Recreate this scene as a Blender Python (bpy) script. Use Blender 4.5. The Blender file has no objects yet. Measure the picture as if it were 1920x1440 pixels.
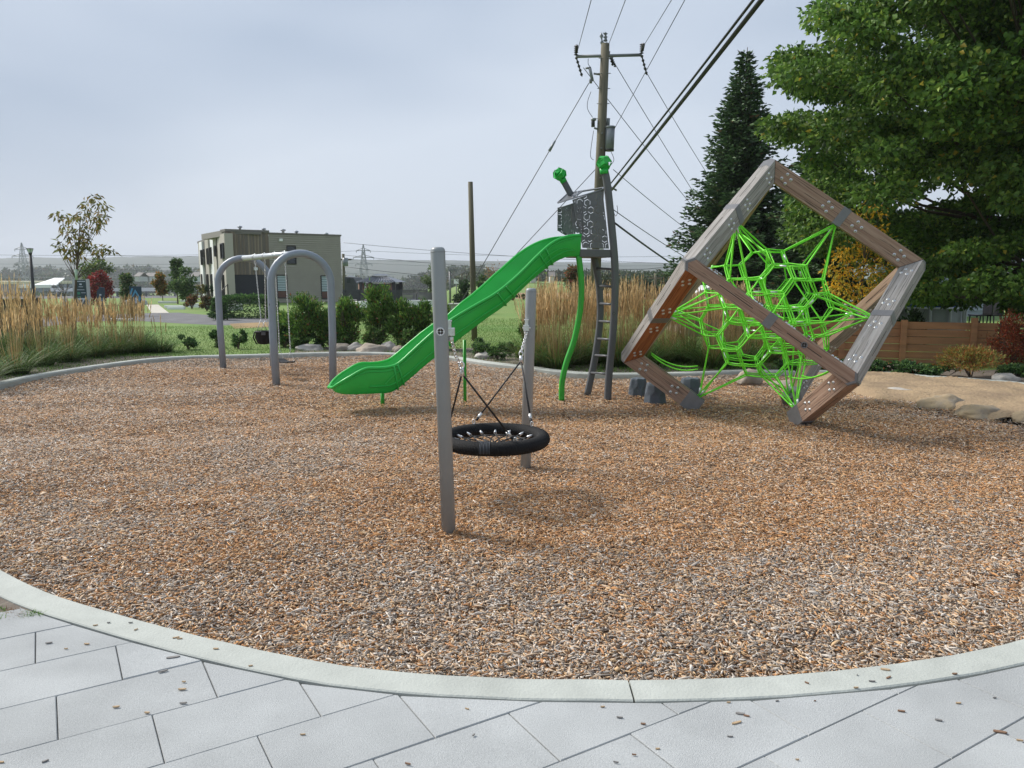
import bpy, math, random
import numpy as np
from mathutils import Vector, Matrix
R = math.radians
random.seed(7); rng = np.random.default_rng(7)
scn = bpy.context.scene

# ------------------------------------------------------------------ camera
CAM_H = 1.7; FPX = 1446.0; PITCH = R(7.95)
cd = bpy.data.cameras.new("camera"); cam = bpy.data.objects.new("camera", cd)
scn.collection.objects.link(cam); scn.camera = cam
cam.location = (0, 0, CAM_H); cam.rotation_euler = (R(90) - PITCH, 0, 0)
cd.sensor_width = 36; cd.lens = FPX / 1920 * 36; cd.clip_start = 0.05; cd.clip_end = 6000

# ------------------------------------------------------------------ sky
SUN_EL = R(42); SUN_AZ = R(-62)          # azimuth measured from +Y (view direction) towards +X
w = bpy.data.worlds.new("World"); scn.world = w; w.use_nodes = True
nt = w.node_tree; nt.nodes.clear()
N = nt.nodes.new
out = N('ShaderNodeOutputWorld'); bg = N('ShaderNodeBackground'); sky = N('ShaderNodeTexSky')
sky.sky_type = 'NISHITA'; sky.sun_disc = False; sky.sun_elevation = SUN_EL; sky.sun_rotation = SUN_AZ
sky.dust_density = 4; sky.air_density = 1.2
tc = N('ShaderNodeTexCoord'); mp = N('ShaderNodeMapping'); mp.inputs['Scale'].default_value = (1.2, 1.2, 3.2)
mp.inputs['Rotation'].default_value = (0.25, 0.3, 0)
nz = N('ShaderNodeTexNoise'); nz.inputs['Scale'].default_value = 1.1; nz.inputs['Detail'].default_value = 3; nz.inputs['Roughness'].default_value = .45
cr = N('ShaderNodeValToRGB')
cr.color_ramp.elements[0].position = .36; cr.color_ramp.elements[0].color = (2.6/10, 3.2/10, 4.15/10, 1)
cr.color_ramp.elements[1].position = .62; cr.color_ramp.elements[1].color = (4.3/10, 4.8/10, 5.55/10, 1)
sc = N('ShaderNodeVectorMath'); sc.operation = 'SCALE'; sc.inputs['Scale'].default_value = 10.0
mx = N('ShaderNodeMix'); mx.data_type = 'RGBA'; mx.inputs['Factor'].default_value = .93
L = nt.links.new
L(tc.outputs['Generated'], mp.inputs['Vector']); L(mp.outputs[0], nz.inputs['Vector']); L(nz.outputs['Fac'], cr.inputs[0])
L(cr.outputs[0], sc.inputs[0]); L(sky.outputs[0], mx.inputs[6]); L(sc.outputs[0], mx.inputs[7])
L(mx.outputs[2], bg.inputs['Color']); bg.inputs['Strength'].default_value = .1
L(bg.outputs[0], out.inputs['Surface'])
# ------------------------------------------------------------------ sun behind thin cloud
sd = bpy.data.lights.new("sun", 'SUN'); so = bpy.data.objects.new("sun", sd); scn.collection.objects.link(so)
sd.energy = 3.0; sd.angle = R(17); sd.color = (1, .95, .88)
sdir = Vector((math.sin(SUN_AZ) * math.cos(SUN_EL), math.cos(SUN_AZ) * math.cos(SUN_EL), math.sin(SUN_EL)))
so.rotation_euler = sdir.to_track_quat('Z', 'Y').to_euler()
scn.view_settings.view_transform = 'Standard'; scn.view_settings.look = 'None'
scn.view_settings.exposure = 0.66; scn.view_settings.gamma = 1

# ------------------------------------------------------------------ helpers
_c, _s = math.cos(PITCH), math.sin(PITCH)
def ray(px, py):
    u = (px - 960) / FPX; v = (720 - py) / FPX
    return np.array([u, _c + v * _s, -_s + v * _c])
def G(px, py, z=0.0):
    r = ray(px, py); t = (z - CAM_H) / r[2]; p = r * t; return Vector((p[0], p[1], z))
def P(px, py, Y):
    r = ray(px, py); t = Y / r[1]; return Vector((r[0] * t, Y, r[2] * t + CAM_H))
def proj(X, Y, Z):
    z = Z - CAM_H; d = Y * _c - z * _s; v = Y * _s + z * _c
    return 960 + FPX * X / d, 720 - FPX * v / d
def link(o): scn.collection.objects.link(o); return o
def tag(o, label=None, cat=None, group=None, kind=None):
    if label: o['label'] = label
    if cat: o['category'] = cat
    if group: o['group'] = group
    if kind: o['kind'] = kind
    return o
def thing(name, label, cat, loc=(0, 0, 0), rz=0, group=None):
    o = link(bpy.data.objects.new(name, None)); o.location = loc; o.rotation_euler = (0, 0, rz)
    o.empty_display_size = .1
    return tag(o, label, cat, group)
def inv(parent): return parent.matrix_basis.inverted() if parent is not None else Matrix.Identity(4)
ORD = ['first', 'second', 'third', 'fourth', 'fifth', 'sixth', 'seventh', 'eighth', 'ninth', 'tenth', 'eleventh', 'twelfth', 'thirteenth', 'fourteenth', 'fifteenth', 'sixteenth', 'seventeenth', 'eighteenth', 'nineteenth', 'twentieth']

MATS = {}
def mat(name, col=(.5, .5, .5), rough=.6, metal=0.0, var=0.0, vscale=6.0, bump=0.0, bscale=40.0, attr=False, trans=0.0, stretch=None, spec=.5, detail=4.0, col2=None, coat=0.0):
    if name in MATS: return MATS[name]
    m = bpy.data.materials.new(name); m.use_nodes = True; t = m.node_tree; b = t.nodes['Principled BSDF']
    b.inputs['Roughness'].default_value = rough; b.inputs['Metallic'].default_value = metal
    b.inputs['Specular IOR Level'].default_value = spec
    if coat: b.inputs['Coat Weight'].default_value = coat
    n = t.nodes.new; l = t.links.new
    tcn = n('ShaderNodeTexCoord'); src = tcn.outputs['Object']
    if stretch:
        mm = n('ShaderNodeMapping'); mm.inputs['Scale'].default_value = stretch; l(src, mm.inputs[0]); src = mm.outputs[0]
    if attr:
        a = n('ShaderNodeAttribute'); a.attribute_name = 'col'; csock = a.outputs['Color']
    else:
        rgb = n('ShaderNodeRGB'); rgb.outputs[0].default_value = (*col, 1); csock = rgb.outputs[0]
    if var > 0:
        q = n('ShaderNodeTexNoise'); q.inputs['Scale'].default_value = vscale; q.inputs['Detail'].default_value = detail; l(src, q.inputs['Vector'])
        if col2:
            r_ = n('ShaderNodeMapRange'); r_.inputs['From Min'].default_value = .5 - .25 / max(var, .01) * .5; r_.inputs['From Max'].default_value = .5 + .25 / max(var, .01) * .5
            l(q.outputs['Fac'], r_.inputs['Value'])
            x = n('ShaderNodeMix'); x.data_type = 'RGBA'; l(r_.outputs[0], x.inputs[0]); l(csock, x.inputs[6]); x.inputs[7].default_value = (*col2, 1); csock = x.outputs[2]
        else:
            r_ = n('ShaderNodeMapRange'); r_.inputs['From Min'].default_value = .25; r_.inputs['From Max'].default_value = .75
            r_.inputs['To Min'].default_value = 1 - var; r_.inputs['To Max'].default_value = 1 + var; l(q.outputs['Fac'], r_.inputs['Value'])
            x = n('ShaderNodeVectorMath'); x.operation = 'SCALE'; l(csock, x.inputs[0]); l(r_.outputs[0], x.inputs['Scale']); csock = x.outputs[0]
    l(csock, b.inputs['Base Color'])
    if bump > 0:
        q = n('ShaderNodeTexNoise'); q.inputs['Scale'].default_value = bscale; q.inputs['Detail'].default_value = 6; l(src, q.inputs['Vector'])
        bm = n('ShaderNodeBump'); bm.inputs['Strength'].default_value = min(1, bump); bm.inputs['Distance'].default_value = .01 * max(1, bump); l(q.outputs['Fac'], bm.inputs['Height']); l(bm.outputs[0], b.inputs['Normal'])
    if trans > 0:
        tr = n('ShaderNodeBsdfTranslucent'); l(csock, tr.inputs['Color']); ms = n('ShaderNodeMixShader'); ms.inputs[0].default_value = trans
        l(b.outputs[0], ms.inputs[1]); l(tr.outputs[0], ms.inputs[2]); l(ms.outputs[0], t.nodes['Material Output'].inputs['Surface'])
    MATS[name] = m; return m

class MB:
    def __init__(s): s.v = []; s.f = []; s.m = []; s.sm = []
    def add(s, vs, fs, mi=0, smooth=False):
        o = len(s.v); s.v += [tuple(v) for v in vs]
        for f in fs: s.f.append([o + i for i in f]); s.m.append(mi); s.sm.append(smooth)
        return s
    def box(s, c, size, M=None, mi=0, taper=None):
        c = Vector(c); hx, hy, hz = size[0] / 2, size[1] / 2, size[2] / 2; vs = []
        for z in (-hz, hz):
            k = 1 if (taper is None or z < 0) else taper
            for x, y in ((-hx, -hy), (hx, -hy), (hx, hy), (-hx, hy)):
                p = Vector((x * k, y * k, z)); p = (M @ p if M else p) + c; vs.append(p)
        return s.add(vs, [(3, 2, 1, 0), (4, 5, 6, 7), (0, 1, 5, 4), (1, 2, 6, 5), (2, 3, 7, 6), (3, 0, 4, 7)], mi)
    def bx(s, x0, x1, y0, y1, z0, z1, mi=0): return s.box(((x0 + x1) / 2, (y0 + y1) / 2, (z0 + z1) / 2), (abs(x1 - x0), abs(y1 - y0), abs(z1 - z0)), None, mi)
    def tube(s, pts, r, n=10, mi=0, cap=True, closed=False, squash=1.0, smooth=True):
        pts = [Vector(p) for p in pts]; m = len(pts)
        rr = r if hasattr(r, '__len__') else [r] * m
        prev = None; rings = []
        for i, p in enumerate(pts):
            if closed: t = pts[(i + 1) % m] - pts[i - 1]
            else: t = pts[min(i + 1, m - 1)] - pts[max(i - 1, 0)]
            if t.length < 1e-9: t = Vector((0, 0, 1))
            t.normalize()
            if prev is None:
                a = Vector((0, 0, 1)) if abs(t.z) < .9 else Vector((0, 1, 0)); x = t.cross(a).normalized()
            else:
                x = (prev - t * prev.dot(t))
                if x.length < 1e-6: x = t.cross(Vector((0, 1, .1)))
                x.normalize()
            prev = x; y = t.cross(x)
            rings.append([p + (x * math.cos(2 * math.pi * k / n) + y * math.sin(2 * math.pi * k / n) * squash) * rr[i] for k in range(n)])
        vs = [q for ring in rings for q in ring]; fs = []
        for i in range(m if closed else m - 1):
            j = (i + 1) % m
            for k in range(n): fs.append((i * n + k, i * n + (k + 1) % n, j * n + (k + 1) % n, j * n + k))
        s.add(vs, fs, mi, smooth)
        if cap and not closed:
            s.add(rings[0], [tuple(range(n))[::-1]], mi); s.add(rings[-1], [tuple(range(n))], mi)
        return s
    def lathe(s, prof, c=(0, 0, 0), n=16, mi=0, M=None, smooth=True):
        c = Vector(c); vs = []
        for r, z in prof:
            for k in range(n):
                p = Vector((r * math.cos(2 * math.pi * k / n), r * math.sin(2 * math.pi * k / n), z)); vs.append((M @ p if M else p) + c)
        fs = []
        for i in range(len(prof) - 1):
            for k in range(n): fs.append((i * n + k, i * n + (k + 1) % n, (i + 1) * n + (k + 1) % n, (i + 1) * n + k))
        s.add(vs, fs, mi, smooth)
        return s
    def prism(s, poly, off, mi=0, mi_side=None):
        poly = [Vector(p) for p in poly]; off = Vector(off); n = len(poly)
        s.add(poly, [tuple(range(n))], mi); s.add([p + off for p in poly], [tuple(range(n))[::-1]], mi)
        s.add(poly + [p + off for p in poly], [(i, i + n, (i + 1) % n + n, (i + 1) % n) for i in range(n)], mi if mi_side is None else mi_side)
        return s
    def build(s, name, mats, parent=None, bevel=0, local=True):
        if not isinstance(mats, (list, tuple)): mats = [mats]
        me = bpy.data.meshes.new(name); vs = s.v
        if parent is not None and local:
            im = inv_world(parent); vs = [tuple(im @ Vector(v)) for v in vs]
        me.from_pydata(vs, [], s.f)
        for m in mats: me.materials.append(m)
        me.polygons.foreach_set('material_index', s.m); me.polygons.foreach_set('use_smooth', s.sm)
        me.validate(); me.update()
        import bmesh
        bm = bmesh.new(); bm.from_mesh(me); bmesh.ops.remove_doubles(bm, verts=bm.verts, dist=1e-5); bmesh.ops.recalc_face_normals(bm, faces=bm.faces); bm.to_mesh(me); bm.free()
        o = link(bpy.data.objects.new(name, me))
        if parent is not None: o.parent = parent
        if bevel:
            b = o.modifiers.new('bevel', 'BEVEL'); b.width = bevel; b.segments = 2; b.limit_method = 'ANGLE'; b.angle_limit = R(40)
        return o
def world(o):
    m = o.matrix_basis.copy()
    while o.parent: o = o.parent; m = o.matrix_basis @ m
    return m
def inv_world(o): return world(o).inverted()

def npmesh(name, V, faces, mats, parent=None, col=None, smooth=False):
    """faces: list of int arrays (n,k)"""
    V = np.asarray(V, dtype=np.float64)
    if parent is not None:
        im = np.array(inv_world(parent)); V = V @ im[:3, :3].T + im[:3, 3]
    me = bpy.data.meshes.new(name); me.vertices.add(len(V)); me.vertices.foreach_set('co', V.astype(np.float32).ravel())
    li = np.concatenate([f.ravel() for f in faces]).astype(np.int32)
    st = []; o_ = 0
    for f in faces:
        st.append(o_ + np.arange(len(f)) * f.shape[1]); o_ += f.size
    st = np.concatenate(st).astype(np.int32)
    me.loops.add(len(li)); me.loops.foreach_set('vertex_index', li)
    me.polygons.add(len(st)); me.polygons.foreach_set('loop_start', st)
    if smooth: me.polygons.foreach_set('use_smooth', np.ones(len(st), bool))
    me.update(calc_edges=True)
    if col is not None:
        ca = me.attributes.new('col', 'FLOAT_COLOR', 'POINT'); c4 = np.ones((len(V), 4), np.float32); c4[:, :3] = col; ca.data.foreach_set('color', c4.ravel())
    for m in (mats if isinstance(mats, (list, tuple)) else [mats]): me.materials.append(m)
    o = link(bpy.data.objects.new(name, me))
    if parent is not None: o.parent = parent
    return o

def nrm(a): return a / np.maximum(np.linalg.norm(a, axis=-1, keepdims=True), 1e-9)
def vnoise(x, y, scale, seed=0):
    g = np.random.default_rng(seed).random((64, 64)); x = np.asarray(x) / scale; y = np.asarray(y) / scale
    i = np.floor(x).astype(int); j = np.floor(y).astype(int); u = x - i; v = y - j; u = u * u * (3 - 2 * u); v = v * v * (3 - 2 * v)
    a = g[i % 64, j % 64]; b = g[(i + 1) % 64, j % 64]; c = g[i % 64, (j + 1) % 64]; d = g[(i + 1) % 64, (j + 1) % 64]
    return (a * (1 - u) + b * u) * (1 - v) + (c * (1 - u) + d * u) * v

def leaves(name, pos, dirs, Ln, Wd, cols, m, parent, fold=.25, up=None):
    n = len(pos); dirs = nrm(dirs); up = rng.normal(size=(n, 3)) if up is None else up
    side = nrm(np.cross(dirs, up)); nn = np.cross(side, dirs)
    Ln = np.broadcast_to(Ln, (n,))[:, None]; Wd = np.broadcast_to(Wd, (n,))[:, None]
    mid = pos + dirs * Ln * .42
    V = np.stack([pos, mid + side * Wd * .5 + nn * Wd * fold, pos + dirs * Ln - nn * Ln * .08, mid - side * Wd * .5 + nn * Wd * fold], 1).reshape(-1, 3)
    b = np.arange(n)[:, None] * 4; F = np.concatenate([b + np.array([[0, 1, 2]]), b + np.array([[0, 2, 3]])])
    return npmesh(name, V, [F], m, parent, np.repeat(cols, 4, 0))

def blades(name, base, head, length, width, bend, c0, c1, m, parent=None, nseg=3, kind=None):
    """curved tapering strips; head = initial direction, bend = amount of bending to horizontal"""
    n = len(base); head = nrm(head); az = rng.random(n) * 6.283
    horiz = head.copy(); horiz[:, 2] = 0; horiz = nrm(horiz + 1e-6 * np.stack([np.cos(az), np.sin(az), 0 * az], 1))
    side = np.stack([-horiz[:, 1], horiz[:, 0], np.zeros(n)], 1); tw = rng.normal(size=(n, 1)) * .6
    side = nrm(side * np.cos(tw) + horiz * np.sin(tw))
    length = np.broadcast_to(length, (n,)); width = np.broadcast_to(width, (n,)); bend = np.broadcast_to(bend, (n,))
    rows = []; cols = []
    for i in range(nseg + 1):
        t = i / nseg
        ctr = base + head * (length * t)[:, None] + horiz * (bend * length * t * t * .6)[:, None] + np.array([0, 0, -1.0]) * (bend * length * t * t * .55)[:, None]
        wv = side * (width * (1 - t * .92) * .5)[:, None]
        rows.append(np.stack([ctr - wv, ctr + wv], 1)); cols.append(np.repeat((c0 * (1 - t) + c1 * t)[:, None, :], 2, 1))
    V = np.stack(rows, 1).reshape(-1, 3); C = np.stack(cols, 1).reshape(-1, 3)
    k = 2 * (nseg + 1); b = np.arange(n)[:, None] * k; F = np.concatenate([b + np.array([[2 * i, 2 * i + 1, 2 * i + 3, 2 * i + 2]]) for i in range(nseg)])
    o = npmesh(name, V, [F], m, parent, C)
    return o
def pal(n, colors, weights, jitter=.15):
    colors = np.array(colors); wts = np.array(weights, float); wts /= wts.sum()
    c = colors[rng.choice(len(colors), n, p=wts)]
    return c * (1 + rng.normal(size=(n, 1)) * jitter).clip(.5, 1.6)

M_leaf = mat('leaf', attr=True, rough=.5, trans=.38, spec=.3)
M_needle = mat('needle', attr=True, rough=.6, trans=.1, spec=.3)
M_grass = mat('grass_blade', attr=True, rough=.6, trans=.3, spec=.25)
M_bark = mat('bark', (.10, .075, .055), .9, var=.35, vscale=14, bump=.6, bscale=30, stretch=(1, 1, .25))
M_greypost = mat('grey_powder_coat', (.285, .305, .315), .38, var=.05, vscale=5, bump=.05, bscale=300)
M_arch = mat('blue_grey_powder_coat', (.255, .29, .345), .4, var=.06, vscale=5, bump=.05, bscale=300)
M_charc = mat('charcoal_powder_coat', (.095, .10, .108), .45, var=.08, vscale=8, bump=.05, bscale=300)
M_galv = mat('galvanised_steel', (.62, .63, .64), .35, metal=.75, var=.12, vscale=40)
M_steel = mat('bracket_steel', (.19, .19, .195), .45, metal=.3, var=.1, vscale=20)
M_green = mat('green_plastic', (.015, .42, .055), .33, var=.07, vscale=3, bump=.06, bscale=350, spec=.5)
M_greenp = mat('green_paint', (.03, .36, .03), .4, var=.06, vscale=5)
M_rope = mat('lime_rope', (.20, .84, .035), .5, var=.15, vscale=60, bump=.3, bscale=400)
M_black = mat('black_rope', (.012, .012, .013), .6, var=.2, vscale=50, bump=.3, bscale=300)
M_conc = mat('concrete', (.42, .44, .405), .85, var=.14, vscale=5, bump=.3, bscale=90, detail=8)
M_dark = mat('dark_gap', (.03, .028, .025), .9)
M_white = mat('white_paint', (.75, .76, .77), .5, var=.05)
M_alu = mat('ferrule_aluminium', (.75, .76, .77), .35, metal=.5)

# ------------------------------------------------------------------ the playground outline
near = [(0,1062),(73,1103),(160,1130),(300,1170),(433,1203),(547,1227),(640,1245),(823,1263),(973,1268),(1153,1271),(1280,1271),(1413,1266),(1547,1255),(1680,1242),(1813,1217),(1920,1195)]
far = [(0,719),(83,701),(230,679),(333,669),(480,665),(618,661),(700,661),(765,664),(844,669),(900,678),(979,687),(1058,697),(1152,701),(1330,698),(1398,695),(1626,697),(1760,707),(1843,712),(1920,720)]
KZ = .105
ctrl = [G(*q, KZ)[:2] for q in near] + [(3.5, 4.0), (5.2, 5.4), (6.9, 7.5), (7.8, 9.6)] + [G(*q, KZ)[:2] for q in far[::-1]] + [(-7.6, 10.1), (-6.7, 8.0), (-5.2, 6.0), (-3.9, 4.85)]
ctrl = np.array(ctrl)
def closed_curve(c, n=320):
    m = len(c); o = []
    for i in range(m):
        p0, p1, p2, p3 = c[i - 1], c[i], c[(i + 1) % m], c[(i + 2) % m]
        for t in np.linspace(0, 1, 12, endpoint=False):
            o.append(.5 * ((2 * p1) + (-p0 + p2) * t + (2 * p0 - 5 * p1 + 4 * p2 - p3) * t * t + (-p0 + 3 * p1 - 3 * p2 + p3) * t ** 3))
    o = np.array(o)
    d = np.concatenate([[0], np.cumsum(np.linalg.norm(np.roll(o, -1, 0) - o, axis=1))]); oo = np.vstack([o, o[:1]])
    s_ = np.linspace(0, d[-1], n, endpoint=False); r_ = np.stack([np.interp(s_, d, oo[:, k]) for k in (0, 1)], 1)
    for _ in range(4): r_ = (np.roll(r_, 1, 0) + 2 * r_ + np.roll(r_, -1, 0)) / 4
    return r_
inner = closed_curve(ctrl)
tan = nrm(np.roll(inner, -1, 0) - np.roll(inner, 1, 0)); onrm = np.stack([tan[:, 1], -tan[:, 0]], 1)   # curve runs anticlockwise: outward normal
def off(d): return inner + onrm * d
def inside(pts, poly):
    x, y = pts[:, 0], pts[:, 1]; r_ = np.zeros(len(pts), bool); n = len(poly); j = n - 1
    for i in range(n):
        xi, yi = poly[i]; xj, yj = poly[j]
        c = ((yi > y) != (yj > y)) & (x < (xj - xi) * (y - yi) / (yj - yi + 1e-12) + xi); r_ ^= c; j = i
    return r_

# concrete kerb with one open joint
k0 = int(np.argmin(np.linalg.norm(inner - np.array(G(1157, 1290, KZ)[:2]), axis=1)))
order = [(k0 + i) % len(inner) for i in range(len(inner))]
KW = .165
prof = [(0, -.12), (0, .085), (.018, .105), (KW - .006, .105), (KW, .1), (KW, -.12)]
mb = MB(); rows = []
ji = rng.normal(size=(len(inner), 2)) * .0012
for q, i in enumerate(order):
    rows.append([(inner[i][0] + onrm[i][0] * (o_ + ji[i][0]), inner[i][1] + onrm[i][1] * (o_ + ji[i][0]), z + (ji[i][1] * .6 if z > 0 else 0)) for o_, z in prof])
a0 = [tuple(np.array(p) + np.array([tan[order[0]][0], tan[order[0]][1], 0]) * .008) for p in rows[0]]
rows = [a0] + rows[1:] + [[tuple(np.array(p)) for p in rows[0]]]
npf = len(prof); vs = [p for r_ in rows for p in r_]; fs = []
for i in range(len(rows) - 1):
    for k in range(npf - 1): fs.append((i * npf + k, i * npf + k + 1, (i + 1) * npf + k + 1, (i + 1) * npf + k))
mb.add(vs, fs, 0); mb.add(rows[0], [tuple(range(npf))]); mb.add(rows[-1], [tuple(range(npf))])
o = mb.build('kerb', M_conc); tag(o, 'pale concrete kerb curving all round the wood chip bed', kind='structure')

def zg(x, y):
    # valley floor falling away beyond the road on the left
    d = np.hypot(x, y); a = np.clip((-(np.asarray(x) / np.maximum(np.asarray(y), 1e-3)) - .05) / .09, 0, 1); a = np.where(np.asarray(y) < 5, 0, a); t = np.clip((d - 68) / 140, 0, 1)
    return -9.0 * (t * t * (3 - 2 * t)) * a * a * (3 - 2 * a)
# ground sheets ------------------------------------------------------
def sheet(name, pts, z, m):
    b = MB(); b.add([(p[0], p[1], z) for p in pts], [tuple(range(len(pts)))]); o = b.build(name, m); tag(o, kind='structure'); return o
def lawn_mat():
    m = mat('lawn', (.10, .205, .03), .9, var=.5, vscale=.35, bump=1.0, bscale=14, col2=(.17, .23, .05), detail=8)
    return m
M_lawn = lawn_mat()
# lawn ring around the bed out to the horizon: grid with hole -> build as strip rings from the kerb outwards
oc = off(.15); cen = inner.mean(0); rr = [0, .5, 1.5, 4, 10, 30, 50, 60, 72, 86, 100, 120, 145, 180, 230, 400, 900, 3000]
vs = []
for e in rr:
    for i in range(len(oc)):
        d = oc[i] - cen; dn = d / np.linalg.norm(d); p = oc[i] + (onrm[i] * min(1, 1) if e < 1 else dn) * e
        zz = .06 if e < .4 else .075 + float(zg(p[0], p[1]))
        vs.append((p[0], p[1], zz))
n_ = len(oc); fs = [(k * n_ + i, k * n_ + (i + 1) % n_, (k + 1) * n_ + (i + 1) % n_, (k + 1) * n_ + i) for k in range(len(rr) - 1) for i in range(n_)]
npmesh('ground', vs, [np.array(fs)], M_lawn); tag(bpy.data.objects['ground'], kind='structure')

# play surface base under the chips
m = mat('chip_litter', (.15, .10, .066), .95, bump=1, bscale=60)
t = m.node_tree; b = t.nodes['Principled BSDF']; vo = t.nodes.new('ShaderNodeTexVoronoi'); vo.inputs['Scale'].default_value = 1
tcn = t.nodes.new('ShaderNodeTexCoord'); mm = t.nodes.new('ShaderNodeMapping'); mm.inputs['Scale'].default_value = (45, 85, 1)
nn = t.nodes.new('ShaderNodeTexNoise'); nn.inputs['Scale'].default_value = 12
ad = t.nodes.new('ShaderNodeVectorMath'); ad.operation = 'MULTIPLY_ADD'; ad.inputs[1].default_value = (.05, .05, .05)
t.links.new(tcn.outputs['Object'], nn.inputs['Vector']); t.links.new(nn.outputs['Color'], ad.inputs[0]); t.links.new(tcn.outputs['Object'], ad.inputs[2])
t.links.new(ad.outputs[0], mm.inputs[0]); t.links.new(mm.outputs[0], vo.inputs['Vector'])
rp = t.nodes.new('ShaderNodeValToRGB'); rp.color_ramp.interpolation = 'CONSTANT'
sx = t.nodes.new('ShaderNodeSeparateXYZ'); t.links.new(vo.outputs['Color'], sx.inputs[0]); t.links.new(sx.outputs[0], rp.inputs[0])
cols = [(.05, .032, .02), (.14, .085, .045), (.26, .2, .15), (.1, .06, .035), (.3, .17, .08), (.2, .17, .15)]
while len(rp.color_ramp.elements) < len(cols): rp.color_ramp.elements.new(.5)
for i, c_ in enumerate(cols): rp.color_ramp.elements[i].position = i / len(cols); rp.color_ramp.elements[i].color = (*c_, 1)
t.links.new(rp.outputs[0], b.inputs['Base Color'])
sheet('play_surface', off(.03), -.035, m)

# wood chips ---------------------------------------------------------
def hotspot(x, y):
    h = -.05
    for cx, cy, r_, a in ((-3.9, 12.9, 1.9, .8), (-2.3, 9.9, 1.5, .75), (.25, 5.9, 1.5, .75), (-.3, 5.1, .9, .4), (3.4, 9.0, 2.6, .55), (1.1, 8.3, 2.0, .4), (1.9, 5.2, 1.4, .3), (1.3, 10.5, 1.3, .5), (5.0, 7.2, 2.0, .3), (-1.2, 8.2, 1.6, .4), (2.6, 6.6, 1.5, .25)):
        h = h + a * np.exp(-((x - cx) ** 2 + (y - cy) ** 2) / r_ ** 2)
    return h
sand_poly = np.array([G(*q, .02)[:2] for q in [(1515, 703), (1560, 722), (1650, 752), (1740, 757), (1800, 772), (1870, 790), (1960, 815)]] + [(8.6, 11.5), (8.0, 13.2)] + [G(*q, .02)[:2] for q in [(1760, 704), (1626, 697), (1540, 697)]])
bed = off(-.01)
def chips(name, y0, y1, dens, smul, near_, seed):
    g = np.random.default_rng(seed)
    x0, x1 = bed[:, 0].min(), bed[:, 0].max(); n = int((x1 - x0) * (y1 - y0) * dens)
    p = np.stack([g.uniform(x0, x1, n), g.uniform(y0, y1, n)], 1)
    p = p[np.abs(p[:, 0]) < p[:, 1] * .74 + 1.4]
    p = p[inside(p, bed)]
    e = inside(p + g.normal(size=p.shape) * .12, sand_poly); p = p[~e | (g.random(len(p)) < .03)]
    n = len(p); x, y = p[:, 0], p[:, 1]
    ln = g.lognormal(math.log(.0225), .52, n).clip(.007, .085) * smul; wd = g.lognormal(math.log(.006), .42, n).clip(.0025, .021) * smul; th = g.uniform(.001, .003, n)
    az = g.random(n) * 6.283; tl = g.normal(size=n) * .2; rl = g.normal(size=n) * .3
    dx = np.stack([np.cos(az) * np.cos(tl), np.sin(az) * np.cos(tl), np.sin(tl)], 1)
    sx_ = nrm(np.stack([-np.sin(az), np.cos(az), 0 * az], 1) + np.array([0, 0, 1]) * np.tan(rl)[:, None]); up = nrm(np.cross(dx, sx_)); sx_ = np.cross(up, dx)
    und = (vnoise(x, y, .9, 3) - .5) * .06 - .012 * hotspot(x, y) + (vnoise(x, y, .25, 4) - .5) * .02
    c = np.stack([x, y, .014 + und + g.random(n) * .018 + .012], 1)
    hs = hotspot(x, y) * 1.25 + (vnoise(x, y, .55, 5) - .5) * .9 + (vnoise(x, y, 1.9, 6) - .5) * 1.1 + (vnoise(x, y, .2, 9) - .5) * .25
    # colour kinds
    A = np.array([[.35, .32, .29], [.56, .53, .49], [.53, .42, .31], [.49, .27, .12], [.40, .22, .11], [.24, .15, .09], [.17, .14, .12], [.58, .41, .24]])
    wg = np.array([.24, .16, .25, .06, .08, .09, .06, .08]); wo = np.array([.05, .05, .20, .27, .20, .09, .02, .12])
    f = (.27 + hs).clip(0, 1)[:, None]; W = wg * (1 - f) + wo * f; cw = np.cumsum(W / W.sum(1, keepdims=True), 1)
    kk = (g.random(n)[:, None] > cw).sum(1).clip(0, 7)
    col = A[kk] * np.array([1.02, .975, .93]) * (1 + g.normal(size=(n, 1)) * .16).clip(.5, 1.5)
    bend = g.normal(size=n) * .08
    h = ln / 2
    def pt(u, v, z): return c + dx * (h * u)[:, None] + sx_ * (wd / 2 * v)[:, None] + up * (z)[:, None]
    t1 = g.uniform(.15, 1, n); t2 = g.uniform(.1, 1, n)
    if near_:
        V = np.stack([pt(-1, -t1, 0 * th), pt(-1, t1 * .8, 0 * th), pt(.1, -1, bend * ln), pt(.1, 1, bend * ln), pt(1, -t2 * .9, 0 * th), pt(1, t2, 0 * th),
                      pt(-1, -t1, -th - .001), pt(-1, t1 * .8, -th - .001), pt(1, -t2 * .9, -th - .001), pt(1, t2, -th - .001)], 1).reshape(-1, 3)
        b = np.arange(n)[:, None] * 10
        Q = np.concatenate([b + np.array([q]) for q in ([0, 2, 3, 1], [2, 4, 5, 3], [0, 1, 7, 6], [4, 8, 9, 5])]); Tq = np.concatenate([b + np.array([q]) for q in ([0, 6, 8, 4, 2], [1, 3, 5, 9, 7])])
        o = npmesh(name, V, [Q, Tq], M_chip, None, np.repeat(col, 10, 0))
    else:
        V = np.stack([pt(-1, -t1, 0 * th), pt(-1, t1, 0 * th), pt(.1, -1, bend * ln), pt(.1, 1, bend * ln), pt(1, -t2, -th), pt(1, t2, -th)], 1).reshape(-1, 3)
        b = np.arange(n)[:, None] * 6; Q = np.concatenate([b + np.array([q]) for q in ([0, 2, 3, 1], [2, 4, 5, 3])])
        o = npmesh(name, V, [Q], M_chip, None, np.repeat(col, 6, 0))
    tag(o, 'weathered grey and fresh orange wood chips covering the play area', kind='stuff'); return o
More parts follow.
